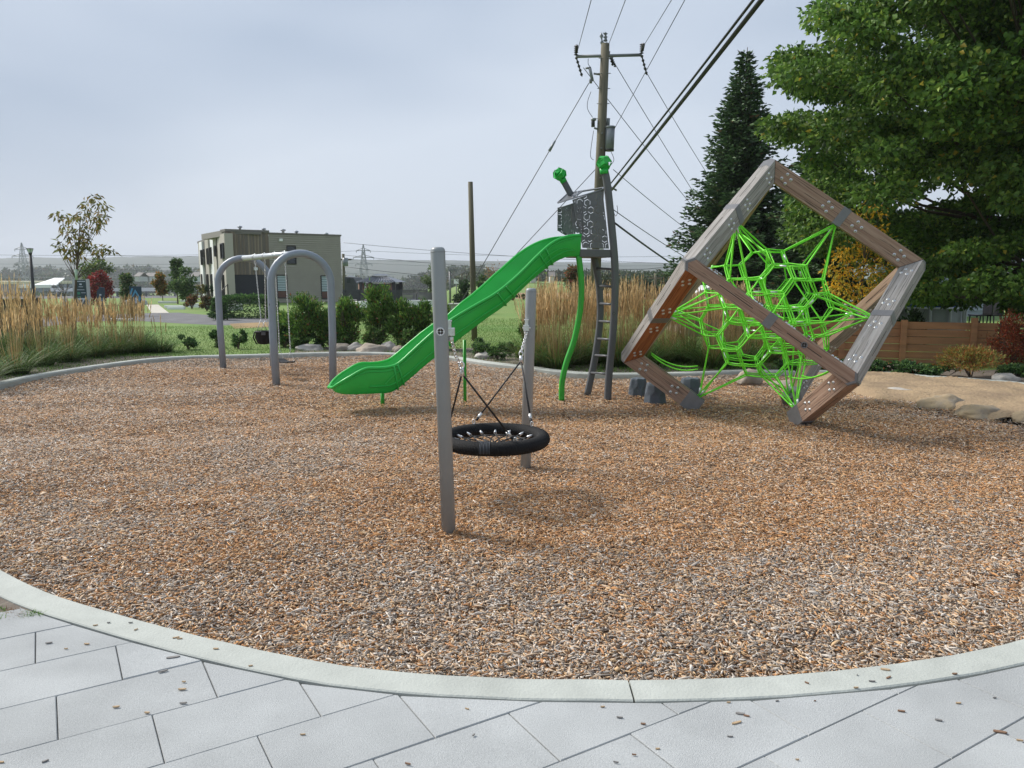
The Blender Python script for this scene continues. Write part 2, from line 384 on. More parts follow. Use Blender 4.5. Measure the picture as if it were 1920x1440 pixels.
M_chip = mat('wood_chip', attr=True, rough=.8, spec=.25, var=.12, vscale=220)
chips('wood_chips', 2.8, 6.2, 12000, 1.0, True, 11)
chips('wood_chips', 6.2, 9.5, 7800, 1.08, False, 12)
chips('wood_chips', 9.5, 16.6, 4000, 1.2, False, 13)

# pavement -----------------------------------------------------------
pang = math.atan2(.519, .855); pd = np.array([math.cos(pang), math.sin(pang)]); pn = np.array([-pd[1], pd[0]])
M_pav = mat('paver', attr=True, rough=.9, var=.13, vscale=160, bump=.5, bscale=260, spec=.2)
_t = M_pav.node_tree; _b = _t.nodes['Principled BSDF']; _src = _b.inputs['Base Color'].links[0].from_socket; _n = _t.nodes.new('ShaderNodeTexNoise'); _n.inputs['Scale'].default_value = 2.3; _n.inputs['Detail'].default_value = 7
_r = _t.nodes.new('ShaderNodeMapRange'); _r.inputs['From Min'].default_value = .3; _r.inputs['From Max'].default_value = .7; _r.inputs['To Min'].default_value = .84; _r.inputs['To Max'].default_value = 1.12
_v = _t.nodes.new('ShaderNodeVectorMath'); _v.operation = 'SCALE'; _tc = _t.nodes.new('ShaderNodeTexCoord'); _t.links.new(_tc.outputs['Object'], _n.inputs['Vector']); _t.links.new(_n.outputs['Fac'], _r.inputs['Value']); _t.links.new(_src, _v.inputs[0]); _t.links.new(_r.outputs[0], _v.inputs['Scale']); _t.links.new(_v.outputs[0], _b.inputs['Base Color'])
sheet('pavement_joint_sand', [(-7, -3), (7, -3), (7, 3.2)] + sorted([(p[0], p[1]) for p in off(.1)[[i for i in range(len(inner)) if inner[i][1] < 4.6 and abs(inner[i][0]) < 3.6]]], key=lambda p: -p[0]) + [(-7, 3.2)], .083, mat('joint_sand', (.10, .095, .088), .95, bump=.5))
outer_c = off(KW + .010)
pv = []; pf = []; pc = []; nv = 0
for k in range(-4, 22):
    n1 = 3.62 - (k - 2) * .335; n0 = n1 - .335; s0 = (-.13 + .3 * (k - 1)) % .53
    for q in range(-16, 16):
        a0 = s0 + q * .53; g_ = .0016
        poly = [np.array([a0 + g_, n0 + g_]), np.array([a0 + .53 - g_, n0 + g_]), np.array([a0 + .53 - g_, n1 - g_]), np.array([a0 + g_, n1 - g_])]
        poly = [pd * p[0] + pn * p[1] for p in poly]; c_ = sum(poly) / 4
        if abs(c_[0]) > 3.6 or c_[1] > 4.4 or c_[1] < .2: continue
        i = int(np.argmin(np.linalg.norm(outer_c - c_, axis=1))); o_ = outer_c[i]; nn_ = onrm[i]
        res = []
        for j in range(len(poly)):
            A_, B_ = poly[j], poly[(j + 1) % len(poly)]; da, db = (A_ - o_) @ nn_, (B_ - o_) @ nn_
            if da >= 0: res.append(A_)
            if da * db < 0: res.append(A_ + (B_ - A_) * da / (da - db))
        if len(res) < 3: continue
        # weed corner on the left is unpaved
        ce = sum(res) / len(res)
        if ce[0] < -2.42 and ce[1] > 3.25: continue
        z = .1 + rng.normal() * .0008; ctr = sum(res) / len(res); tint = .41 * (1 + rng.normal() * .035)
        top = [p + (ctr - p) / np.linalg.norm(ctr - p) * .004 for p in res]; m_ = len(res)
        pv += [(p[0], p[1], z) for p in top] + [(p[0], p[1], z - .004) for p in res] + [(p[0], p[1], .07) for p in res]
        pf += [tuple(range(nv, nv + m_))] + [(nv + a * m_ + j, nv + a * m_ + (j + 1) % m_, nv + (a + 1) * m_ + (j + 1) % m_, nv + (a + 1) * m_ + j) for a in (0, 1) for j in range(m_)]
        pc += [(tint * .965, tint * 1.0, tint * 1.0)] * (3 * m_); nv += 3 * m_
me = bpy.data.meshes.new('pavement'); me.from_pydata(pv, [], pf); me.materials.append(M_pav)
ca = me.attributes.new('col', 'FLOAT_COLOR', 'POINT'); ca.data.foreach_set('color', np.concatenate([np.array(pc), np.ones((len(pc), 1))], 1).astype(np.float32).ravel())
import bmesh
bm = bmesh.new(); bm.from_mesh(me); bmesh.ops.recalc_face_normals(bm, faces=bm.faces); bm.to_mesh(me); bm.free()
tag(link(bpy.data.objects.new('pavement', me)), kind='structure')

# ================================================================== climbing cube
CX, CY, CA, TH = 3.114, 9.543, 2.149, R(14.06)
RR = CA * math.sqrt(2 / 3)
def at(ang, r, h): return Vector((CX + r * math.sin(ang), CY - r * math.cos(ang), h))
vA = at(0, 0, 1.4434 * CA); vB = at(TH + R(60), RR, .866 * CA); vD = at(TH - R(60), RR, .866 * CA); vK = at(TH - R(180), RR, .866 * CA)
a1, a2, a3 = (vB - vA), (vD - vA), (vK - vA)
def cp(c): return vA + a1 * c[0] + a2 * c[1] + a3 * c[2]
ax = [a1.normalized(), a2.normalized(), a3.normalized()]
def woodmat(name, col, col2, rough=.75):
    m = mat(name, col, rough, var=.9, vscale=1.0, stretch=(1.1, 26, 26), col2=col2, detail=8, bump=.0, spec=.3)
    t = m.node_tree; b = t.nodes['Principled BSDF']; base = b.inputs['Base Color'].links[0].from_socket
    tc_ = t.nodes.new('ShaderNodeTexCoord'); mm_ = t.nodes.new('ShaderNodeMapping'); mm_.inputs['Scale'].default_value = (2.2, 75, 75)
    q = t.nodes.new('ShaderNodeTexNoise'); q.inputs['Scale'].default_value = 1; q.inputs['Detail'].default_value = 5; q.inputs['Distortion'].default_value = .6
    t.links.new(tc_.outputs['Object'], mm_.inputs[0]); t.links.new(mm_.outputs[0], q.inputs['Vector'])
    mr = t.nodes.new('ShaderNodeMapRange'); mr.inputs['From Min'].default_value = .36; mr.inputs['From Max'].default_value = .44; mr.inputs['To Min'].default_value = .38; mr.inputs['To Max'].default_value = 1
    t.links.new(q.outputs['Fac'], mr.inputs['Value'])
    s_ = t.nodes.new('ShaderNodeVectorMath'); s_.operation = 'SCALE'; t.links.new(base, s_.inputs[0]); t.links.new(mr.outputs[0], s_.inputs['Scale']); t.links.new(s_.outputs[0], b.inputs['Base Color'])
    bp = t.nodes.new('ShaderNodeBump'); bp.inputs['Strength'].default_value = .7; bp.inputs['Distance'].default_value = .004; t.links.new(q.outputs['Fac'], bp.inputs['Height']); t.links.new(bp.outputs[0], b.inputs['Normal'])
    return m
W_brown = woodmat('timber_brown', (.39, .27, .20), (.27, .17, .12))
W_grey = woodmat('timber_weathered', (.38, .36, .34), (.26, .24, .22))
W_red = woodmat('timber_sheltered', (.40, .16, .065), (.26, .095, .04))
M_top = mat('weathered_cap', (.42, .42, .43), .5, metal=.2, var=.15, vscale=10)
cube = thing('climbing_cube', 'tilted timber cube climbing frame standing on one corner with a lime green rope net inside', 'climbing frame', (CX, CY, 0))
T = .215; TH_ = .15
bolts = []
def beam(c0, axis, matidx_by_face, foot=False):
    """edge starting at corner c0 along +/-axis"""
    c0 = list(c0); s_ = 1 if c0[axis] == 0 else -1; d = ax[axis] * s_
    oth = [k for k in range(3) if k != axis]; p = ax[oth[0]] * (1 if c0[oth[0]] == 0 else -1); q = ax[oth[1]] * (1 if c0[oth[1]] == 0 else -1)
    P0 = cp(c0); Lb = CA
    # local frame: X along beam, Y along p, Z along q
    M = Matrix.Identity(4); rd = (p + q).normalized(); tg = (p - q).normalized()
    for i, v in enumerate((d, rd, tg)):
        for j in range(3): M[j][i] = v[j]
    M.translation = P0
    g_ = .004; h_ = TH_ / 2
    sec = [(0, -h_), (0, 0), (0, h_), (T, h_), (T, 0), (T, -h_)]
    st = [(a_ + abs(b_)) / math.sqrt(2) + g_ for a_, b_ in sec]
    en = [Lb * .44] * 6 if foot else [Lb - x for x in st]
    vs = [(st[i], *sec[i]) for i in range(6)] + [(en[i], *sec[i]) for i in range(6)]
    mbb = MB(); km = matidx_by_face
    for f, key in (((0, 1, 7, 6), 'out'), ((1, 2, 8, 7), 'out'), ((2, 3, 9, 8), 'tg'), ((3, 4, 10, 9), 'in'), ((4, 5, 11, 10), 'in'), ((5, 0, 6, 11), 'tn')):
        mbb.add([vs[i] for i in f], [(0, 1, 2, 3)], km.get(key, 0))
    mbb.add(vs[:6], [(0, 1, 4, 5), (1, 2, 3, 4)], 0); mbb.add(vs[6:], [(0, 5, 4, 1), (1, 4, 3, 2)], 0)
    for (u0, u1) in ((.20, .40), (.60, .80)) if not foot else ((.16, .30),):
        mbb.bx(Lb * u0, Lb * u1, -.0012, .002, -.004, .004, 3); mbb.bx(Lb * u0, Lb * u1, T - .002, T + .0012, -.004, .004, 3)
    o = mbb.build('beam', [W_brown, W_grey, W_red, M_dark], None)
    o.parent = cube; o.matrix_parent_inverse = Matrix.Identity(4); o.matrix_basis = inv_world(cube) @ M
    bmod = o.modifiers.new('bevel', 'BEVEL'); bmod.width = .006; bmod.segments = 2; bmod.limit_method = 'ANGLE'; bmod.angle_limit = R(50)
    b2 = MB()
    if foot: x0, x1 = Lb * .44 - .004, Lb * .5 + .09
    else: x0, x1 = Lb * .5 - .05, Lb * .5 + .05
    b2.bx(x0, x1, -.004, T + .006, -h_ - .005, h_ + .005, 0)
    br = b2.build('bracket', [M_steel], None, bevel=.003); br.parent = o
    for key, nv_ in (('t+', tg), ('t-', -tg)):
        ctrf = P0 + d * (Lb * .5) + rd * (T / 2) + nv_ * h_
        if nv_.dot(Vector((0, 0, CAM_H)) - ctrf) <= 0: continue
        for grp in (.135, .405, .595, .865) if not foot else (.135, .36):
            for (du, dv) in ((-.048, .022), (-.02, -.05), (.022, .05), (.05, -.02)):
                bolts.append(((M @ Vector((Lb * grp + du, T / 2 + dv, 0)) - Vector((0, 0, CAM_H))).length, o, (Lb * grp + du, T / 2 + dv, h_ if key == 't+' else -h_), key))
    return o
#    corners: A000 B100 D010 K001 C110 E011 L101 O111
def fm(**k): return k
edges = [((0,0,0), 0, dict(q0=1)), ((0,0,0), 1, dict()), ((0,0,0), 2, dict(p0=1, q0=1))]
B_ = {}
# face keys: for axis 0: p=axis1,q=axis2 ; axis1: p=axis0,q=axis2 ; axis2: p=axis0,q=axis1
for key, c0_, ax_, k_, ft in (('AB', (0,0,0), 0, dict(out=1), False), ('AD', (0,0,0), 1, dict(out=1, tg=1, tn=1), False), ('AK', (0,0,0), 2, dict(out=1, tg=1, tn=1), False),
        ('DC', (0,1,0), 0, dict(tg=1), False), ('DE', (0,1,0), 2, dict(out=1, tg=2, tn=2), False), ('BC', (1,0,0), 1, dict(out=1, tg=1, tn=1), False), ('BL', (1,0,0), 2, dict(tg=2, tn=1), False),
        ('KL', (0,0,1), 0, dict(tg=2, tn=2), False), ('KE', (0,0,1), 1, dict(out=1, tg=1, tn=1), False), ('C', (1,1,0), 2, {}, True), ('E', (0,1,1), 0, {}, True), ('L', (1,0,1), 1, dict(tg=1, tn=1), True)):
    B_[key] = beam(c0_, ax_, k_, ft)
# inner corner joints and outer caps
for c_ in ((0,0,0), (1,0,0), (0,1,0), (0,0,1), (1,1,0), (0,1,1), (1,0,1)):
    s3 = [ax[k] * (1 if c_[k] == 0 else -1) for k in range(3)]; P0 = cp(c_)
    mbb = MB(); cen3 = (s3[0] + s3[1] + s3[2])
    # dark steel core just inside the mitres and a folded steel cap over the tip
    hh = TH_ / 2 / math.sqrt(2) - .004; W2 = T / math.sqrt(2) - .004
    for k in range(3):
        dA, pA_, qA_ = s3[k], s3[(k + 1) % 3], s3[(k + 2) % 3]; rd = (pA_ + qA_).normalized(); tg = (pA_ - qA_).normalized(); vs = []
        for x in (0, .028):
            for r_, t_ in ((.006, -TH_ / 2 + .005), (.006, 0), (.006, TH_ / 2 - .005), (T - .006, TH_ / 2 - .005), (T - .006, 0), (T - .006, -TH_ / 2 + .005)): vs.append(P0 + dA * ((r_ + abs(t_)) / math.sqrt(2) + x) + rd * r_ + tg * t_)
        mbb.add(vs, [(i, (i + 1) % 6, (i + 1) % 6 + 6, i + 6) for i in range(6)] + [(0, 1, 4, 5), (1, 2, 3, 4), (6, 7, 10, 11), (7, 8, 9, 10)], 0)
        q_ = .03 if c_ != (0, 0, 0) else .16
        if k == k:
            e_ = -.0025; vs = []
            for x in (0, q_):
                for t_ in (-TH_ / 2 - .002, 0, TH_ / 2 + .002): vs.append(P0 + dA * (abs(t_) / math.sqrt(2) + x) + rd * e_ + tg * t_)
            mbb.add(vs, [(0, 1, 4, 3), (1, 2, 5, 4)], 1)
    mbb.build('corner_cap', [M_dark, M_steel], cube)
# bolts
bm0 = MB(); bm0.lathe([(.019, -.002), (.019, .002), (.0165, .0035), (.0125, .004), (.012, .009), (.009, .0125), (0.0001, .013)], n=14)
bm0.lathe([(.005, .0132), (0.0001, .0134)], n=6, mi=1)
bproto = bm0.build('bolt', [M_galv, M_dark], None); bme = bproto.data; bpy.data.objects.remove(bproto)
rotk = {'t-': Matrix.Rotation(math.pi, 4, 'X'), 't+': Matrix.Identity(4)}
bolts.sort(key=lambda b: b[0])
rest = MB()
for i, (d_, o, loc, key) in enumerate(bolts):
    Lm = Matrix.Translation(Vector(loc)) @ rotk[key]
    if i < 100:
        c_ = link(bpy.data.objects.new('bolt', bme)); c_.parent = o; c_.matrix_basis = Lm
    else:
        Wm = world(o) @ Lm
        rest.add([Wm @ v.co for v in bme.vertices], [tuple(p.vertices) for p in bme.polygons], 0, True)
if rest.v: tag(rest.build('bolts', [M_galv], cube), kind='stuff')
# round maker's badge on the near diagonal beam
def badge(c, nrm_, r_, parent, m1, m2, name='badge'):
    nrm_ = Vector(nrm_).normalized(); M = nrm_.to_track_quat('Z', 'Y').to_matrix()
    b = MB(); b.lathe([(r_, -.002), (r_, .002), (r_ * .86, .003), (r_ * .84, .002), (0.0001, .002)], c, 24, 0, M)
    for k in range(4):      # four-armed emblem, petals around a centre
        an = k * math.pi / 2 + math.pi / 4
        pts = [(.18, -.16), (.42, -.36), (.72, -.3), (.72, .3), (.42, .36), (.18, .16)]
        vs = [Vector(c) + M @ Vector(((x * math.cos(an) - y * math.sin(an)) * r_, (x * math.sin(an) + y * math.cos(an)) * r_, .0035)) for x, y in pts]
        b.add(vs, [tuple(range(6))], 1)
    return b.build(name, [m1, m2], parent)
pc_ = cp((.70, 1, 0)) + (ax[1] - ax[2]).normalized() * .003
badge(pc_, ax[1] - ax[2], .034, cube, M_steel, M_dark)

# --- rope net: bitruncated cubic cells, lifted to the brackets
O3 = vA + (a1 + a2 + a3) * .5
dcell = .625
cells = [(0, 0, 0)] + [(sx_, sy_, sz_) for sx_ in (-.5, .5) for sy_ in (-.5, .5) for sz_ in (-.5, .5)] + [(1, 0, 0), (-1, 0, 0), (0, 1, 0), (0, -1, 0), (0, 0, 1), (0, 0, -1)]
import itertools
perms = set()
for pr in itertools.permutations((0, 1, 2)):
    for s1 in (-1, 1):
        for s2 in (-1, 1):
            v = [0, 0, 0]; v[pr[1]] = s1 * .25; v[pr[2]] = s2 * .5; perms.add(tuple(v))
nodes = {}; nl = []; eds = set()
def nid(v):
    k = tuple(round(x * 1000) for x in v)
    if k not in nodes: nodes[k] = len(nl); nl.append(v)
    return nodes[k]
for c_ in cells:
    vv = [tuple(c_[i] + p[i] for i in range(3)) for p in perms]
    for i in range(len(vv)):
        for j in range(i):
            if abs(math.dist(vv[i], vv[j]) - .25 * math.sqrt(2)) < 1e-3: eds.add(tuple(sorted((nid(vv[i]), nid(vv[j])))))
nodeW = []
for v in nl:
    v = Vector(v) * dcell; r_ = v.length
    m_ = max(abs(v.x), abs(v.y), abs(v.z)); k = 1 - .08 * (r_ / .9) ** 2
    v = v * k + Vector((random.gauss(0, 1), random.gauss(0, 1), random.gauss(0, 1))) * .008
    nodeW.append(O3 + ax[0] * v.x + ax[1] * v.y + ax[2] * v.z)
net = MB(); fer = MB(); knots = MB()
def rope(a_, b_, sag=.004, r_=.0098, seg=2):
    pts = [a_.lerp(b_, t) + Vector((0, 0, -sag * 4 * t * (1 - t))) for t in np.linspace(0, 1, seg + 1)]
    net.tube(pts, r_, 6, cap=False)
for i, j in eds:
    d_ = (nodeW[j] - nodeW[i]).normalized().cross(Vector((.3, 1, .2))).normalized() * .0125
    if random.random() < .62: rope(nodeW[i] + d_, nodeW[j] + d_, .004, .0075); rope(nodeW[i] - d_, nodeW[j] - d_, .006, .0075)
    else: rope(nodeW[i], nodeW[j])
for k in range(0, len(nodeW)):
    p = nodeW[k]; knots.lathe([(.0001, -.015), (.012, -.009), (.015, 0), (.012, .009), (.0001, .015)], p, 6)
ek = sorted(eds)
for k in range(0, len(ek), 7):
    a_, b_ = nodeW[ek[k][0]], nodeW[ek[k][1]]; fer.tube([a_.lerp(b_, .28), a_.lerp(b_, .68)], .0115, 8)
brk = []
for (i, j) in ((0, 1), (0, 2), (1, 2)):
    k3 = 3 - i - j
    for si in (-1, 1):
        for sj in (-1, 1):
            v = [0, 0, 0]; v[i] = si; v[j] = sj; h = CA / 2 - (T - .01) / math.sqrt(2)
            brk.append(O3 + (ax[i] * si + ax[j] * sj) * h)
for bpos in brk:
    dd = sorted(range(len(nodeW)), key=lambda q: (nodeW[q] - bpos).length)[:6]
    for n_i, q in enumerate(dd):
        rope(bpos + Vector((random.gauss(0, .012), random.gauss(0, .012), random.gauss(0, .012))), nodeW[q], .002)
        if n_i % 2 == 0:
            v = (nodeW[q] - bpos).normalized(); fer.tube([bpos + v * .05, bpos + v * .13], .012, 8)
# extra crossing lines through the open hexagons
for c_ in cells[1:9]:
    cc = O3 + (ax[0] * c_[0] + ax[1] * c_[1] + ax[2] * c_[2]) * dcell
    dd = sorted(range(len(nodeW)), key=lambda q: (nodeW[q] - cc).length)[:24]
    fa = max(dd, key=lambda q: nodeW[q].z); op = min(dd, key=lambda q: (nodeW[q] - (cc * 2 - nodeW[fa])).length)
    rope(nodeW[fa], nodeW[op], 0)
no = net.build('rope_net', [M_rope], cube)
fer.build('ferrules', [M_alu], no); tag(bpy.data.objects['ferrules'], kind='stuff')
knots.build('knots', [M_rope], no); tag(bpy.data.objects['knots'], kind='stuff')
# slack loops near the feet
def hang(a_, b_, sag, r_, par, name, m_, n=10, k=6):
    b = MB(); b.tube([a_.lerp(b_, t) + Vector((0, 0, -sag * 4 * t * (1 - t))) for t in np.linspace(0, 1, n)], r_, k); return b.build(name, [m_], par)
eI = cp((.12, .9, .9)); cI = cp((.9, .9, .12))
nF = min(nodeW, key=lambda v: (Vector((v.x, v.z, 0)) - Vector((P(1308, 690, 9.6).x, P(1308, 690, 9.6).z, 0))).length)
hang(eI, P(1308, 686, 9.55), .07, .009, no, 'slack_rope', M_rope); hang(eI + Vector((0, 0, -.02)), P(1308, 692, 9.5), .085, .009, no, 'slack_rope', M_rope)
hang(cI, P(1478, 706, 8.9), .06, .009, no, 'slack_rope', M_rope); hang(cI + Vector((0, .02, -.01)), P(1503, 704, 9.0), .05, .009, no, 'slack_rope', M_rope)
# steel foot plates
for c_ in ((1, 1, .5), (.5, 1, 1), (1, .5, 1)):
    pass

# ================================================================== stepping stumps
M_stump = mat('blue_grey_rubber', (.105, .125, .15), .7, var=.2, vscale=7, bump=1.0, bscale=16, spec=.35)
for i, (px, py, w_, h_, lab) in enumerate(((1196, 743, 34, 36, 'small blue grey moulded stepping stump furthest left beside the tower ladder'), (1228, 757, 38, 42, 'larger blue grey moulded stepping stump just left of the timber foot of the cube'), (1300, 768, 42, 54, 'blue grey moulded stepping stump standing right behind the left timber foot of the cube'))):
    if i == 2: g_ = G(1296, 757); g_ = Vector((2.47, 10.55, 0)); h_ = 44; w_ = 40
    else: g_ = G(px, py)
    r_ = w_ / FPX * g_.y / 2; hh = h_ / FPX * g_.y * .97
    b = MB(); n = 14; prof = [(1.06, 0), (1.05, .12), (.99, .4), (.94, .7), (.87, .9), (.8, 1), (.0001, 1.0)]; vs = []
    fac = [1 + .05 * math.sin(3 * k) + random.gauss(0, .035) for k in range(n)]
    for ip, (q, z) in enumerate(prof):
        for k in range(n): vs.append((g_.x + r_ * q * fac[(k + ip // 3) % n] * math.cos(6.283 * k / n), g_.y + r_ * q * fac[(k + ip // 3) % n] * math.sin(6.283 * k / n), hh * z * (1 + (.02 * math.sin(2 * k) if 0 < ip < 6 else 0))))
    b.add(vs, [(a * n + k, a * n + (k + 1) % n, (a + 1) * n + (k + 1) % n, (a + 1) * n + k) for a in range(len(prof) - 1) for k in range(n)], 0, False)
    t_ = thing('stepping_stump', lab, 'stepping stump', g_, 0, 'moulded stepping stumps beside the cube'); b.build('stump', [M_stump], t_, bevel=.012)

# ================================================================== basket swing
p1b, p1t = G(842, 1005) + Vector((0, 0, -.05)), P(820.5, 463, 4.93)
p2b, p2t = G(985, 880) + Vector((0, 0, -.05)), P(996, 540, 6.71)
def post(b_, t_, r_, label):
    th_ = thing('swing_post', label, 'swing post', (b_.x, b_.y, 0), 0, 'single grey posts of the basket swing')
    mb_ = MB(); d = (t_ - b_).normalized(); Lp = (t_ - b_).length
    pts = [b_, b_ + d * (Lp - .03), b_ + d * (Lp - .018), b_ + d * (Lp - .007), b_ + d * (Lp - .001)]
    mb_.tube(pts, [r_, r_, r_ * .97, r_ * .86, r_ * .6], 28); mb_.build('shaft', [M_greypost], th_)
    mb2 = MB(); mb2.tube([b_ + d * (Lp - .034), b_ + d * (Lp - .031)], r_ + .0015, 28); mb2.build('cap_seam', [M_steel], th_)
    return th_
post1 = post(p1b, p1t, .0465, 'tall near grey round post with a brown round emblem, closest to the camera')
post2 = post(p2b, p2t, .0465, 'shorter far grey round post with a white chain bracket behind the black basket seat')
def on(b_, t_, z): return b_.lerp(t_, (z - b_.z) / (t_.z - b_.z))
ez = P(826, 622, 4.87).z; e1 = on(p1b, p1t, ez); nd = (Vector((0, 0, CAM_H)) - e1); nd.z = 0; nd.normalize(); nd = (nd + Vector((-.05, 0, 0))).normalized()
badge(e1 + nd * .047, nd, .026, post1, M_white, mat('badge_brown', (.05, .035, .03), .5), 'emblem')
basket = thing('basket_swing', 'black rope covered round basket swing seat hung on black ropes between the two grey posts', 'basket swing', (-.14, 5.8, .46))
bc = Vector((P(927, 818, 5.75).x, 5.75, .478)); RB, rb = .368, .0525
nu, nvv = 900, 20; uu = np.arange(nu) / nu * 2 * np.pi; vv = np.arange(nvv) / nvv * 2 * np.pi
U, V_ = np.meshgrid(uu, vv, indexing='ij'); r_ = rb * (1 + .09 * np.abs(np.sin(58 * U + 3 * V_)) - .03); sel = np.abs(((U + np.pi / 2 + .15) + np.pi) % (2 * np.pi) - np.pi) < .1
r_ = np.where(sel, rb * 1.03, r_)
VV = np.stack([bc.x + (RB + r_ * np.cos(V_)) * np.cos(U), bc.y + (RB + r_ * np.cos(V_)) * np.sin(U), bc.z + r_ * np.sin(V_) * .95], -1).reshape(-1, 3)
i_, j_ = np.meshgrid(np.arange(nu), np.arange(nvv), indexing='ij'); i_, j_ = i_.ravel(), j_.ravel()
F = np.stack([i_ * nvv + j_, ((i_ + 1) % nu) * nvv + j_, ((i_ + 1) % nu) * nvv + (j_ + 1) % nvv, i_ * nvv + (j_ + 1) % nvv], 1)
ring = npmesh('ring', VV, [F], mat('ring_rope', (.008, .008, .009), .7, spec=.3, bump=.8, bscale=220), basket, None, True)
b = MB()
for k in range(8):
    an = -math.pi / 2 - .15 + (k - 3.5) * .024
    b.tube([(bc.x + (RB + rb * 1.05 * math.cos(v)) * math.cos(an), bc.y + (RB + rb * 1.05 * math.cos(v)) * math.sin(an), bc.z + rb * 1.02 * math.sin(v)) for v in np.linspace(-.5, 1.9, 10)], .0028 if k % 2 else .002, 5)
b.build('cover_seam', [mat('seam_grey', (.09, .1, .115), .6)], ring)
# net of the seat
b = MB(); fb = MB(); NR = 16; z0 = bc.z
def rp_(k, r_, dz=0, ph=0): an = 2 * math.pi * (k + ph) / NR; return Vector((bc.x + r_ * math.cos(an), bc.y + r_ * math.sin(an), z0 + dz))
for k in range(NR):
    a_, b__, c_ = rp_(k, RB - rb + .005, .005), rp_(k, RB - rb - .045, -.012), rp_(k, RB - rb - .075, -.018)
    fb.tube([a_, a_.lerp(b__, .35), b__], [.005, .009, .0115], 8)
    for s1, s2, z1, z2, ph in ((RB - rb - .075, .17, -.02, -.035, .5), (.17, .08, -.035, -.045, 0)):
        for q in (-.5, .5):
            b.tube([rp_(k, s1, z1, 0 if ph else .5), rp_(k, s2, z2, (0 if ph else .5) + q)], .0055, 6)
    b.tube([c_, rp_(k, RB - rb - .075, -.02, .5) + Vector((0, 0, -.004)), rp_(k + 1, RB - rb - .075, -.018)], .0065, 6)
    b.tube([b__, c_], .007, 6)
b.build('seat_net', [M_black], basket); fb.build('net_ferrules', [M_alu], basket); tag(bpy.data.objects['net_ferrules'], kind='stuff')
def chain(name, path, parent, link_l=.034, lr=.0032, wr=.008, m_=M_galv, group=None):
    path = [Vector(p) for p in path]; seg = []; acc = 0
    cum = [0]
    for i in range(len(path) - 1): cum.append(cum[-1] + (path[i + 1] - path[i]).length)
    def at_(s_):
        for i in range(len(path) - 1):
            if s_ <= cum[i + 1] + 1e-9: return path[i].lerp(path[i + 1], (s_ - cum[i]) / max(cum[i + 1] - cum[i], 1e-9)), (path[i + 1] - path[i]).normalized()
        return path[-1], (path[-1] - path[-2]).normalized()
    b = MB(); n = max(1, int(cum[-1] / (link_l * .76))); st_ = cum[-1] / n
    for k in range(n):
        c_, d = at_((k + .5) * st_); a_ = Vector((0, 1, 0)) if abs(d.y) < .8 else Vector((1, 0, 0)); x = d.cross(a_).normalized(); y = d.cross(x)
        u_ = (x + y).normalized() if k % 2 else (x - y).normalized()
        hl = link_l / 2 - wr; pts = []
        for q in range(5): an = -math.pi / 2 + math.pi * q / 4; pts.append(c_ + d * (hl + wr * math.cos(an)) + u_ * wr * math.sin(an))
        for q in range(5): an = math.pi / 2 + math.pi * q / 4; pts.append(c_ + d * (-hl + wr * math.cos(an)) + u_ * wr * math.sin(an))
        b.tube(pts, lr, 5, closed=True)
    return b.build(name, [m_], parent)
at1 = on(p1b, p1t, P(846, 622, 4.95).z) + Vector((.05, .02, 0)); k1 = P(866, 697, 5.22)
at2 = on(p2b, p2t, P(990, 615, 6.65).z) + Vector((-.03, -.045, 0)); k2 = P(977, 674, 6.36)
M_stain = mat('stainless_steel', (.70, .70, .70), .3, metal=.6, var=.12, vscale=60)
chain('chain', [at1, at1.lerp(k1, .5) + Vector((0, 0, -.015)), k1], basket, .042, .004, .0105, M_stain)
chain('chain', [at2 + Vector((0, 0, -.05)), k2 + Vector((0, 0, .06))], basket, .042, .004, .0105, M_stain)
for a_, p_, q_ in ((at1, post1, Vector((.012, 0, 0))), (at2, post2, Vector((-.004, -.008, 0)))):
    b = MB(); b.box(a_ + Vector((0, 0, .045)), (.03, .03, .06)); b.box(a_ + Vector((0, 0, -.0)) + q_, (.05, .04, .05)); b.tube([a_ + Vector((-.035, 0, 0)), a_ + Vector((.035, 0, 0))], .008, 8); b.tube([a_ + Vector((-.02, -.0, .07)), a_ + Vector((.02, 0, .07))], .006, 8)
    b.lathe([(.0001, -.03), (.017, -.026), (.019, -.005), (.012, .0)], a_ + Vector((0, 0, -.03)) + q_, 10)
    b.build('chain_bracket', [M_stain], p_, bevel=.004)
def bp(an, inner_=.0): a_ = R(an); rr_ = RB - inner_; return Vector((bc.x + rr_ * math.cos(a_), bc.y + rr_ * math.sin(a_), bc.z + (.053 if inner_ == 0 else .035)))
for kn, an, inn in ((k1, 196, 0), (k1, -62, .035), (k2, 118, 0), (k2, 38, 0)):
    e_ = bp(an, inn); d = (kn - e_).normalized(); rp1 = e_ + d * .10
    b = MB(); b.tube([kn + Vector((0, 0, -.012)), rp1], .0072, 8); rb_ = b.build('hanging_rope', [M_black], basket)
    b = MB(); b.tube([e_ + d * .062, e_ + d * .108], .0125, 10); b.tube([e_ + d * .035, e_ + d * .063], .011, 8, mi=1)
    for k in range(9):
        pass
    b.tube([e_ + Vector((math.cos(q) * .010, 0, math.sin(q) * .02 + .016)) for q in np.linspace(0, 2 * math.pi, 12, endpoint=False)], .004, 6, closed=True)
    b.build('rope_ferrule', [M_stain, M_black], rb_)
for kn in (k1, k2):
    b = MB(); b.tube([kn + Vector((0, 0, -.03)), kn + Vector((0, 0, .03))], [.017, .013], 10); b.tube([kn + Vector((math.cos(q) * .016, 0, math.sin(q) * .022 + .045)) for q in np.linspace(0, 2 * math.pi, 12, endpoint=False)], .005, 6, closed=True)
    b.build('rope_clamp', [M_stain], basket)

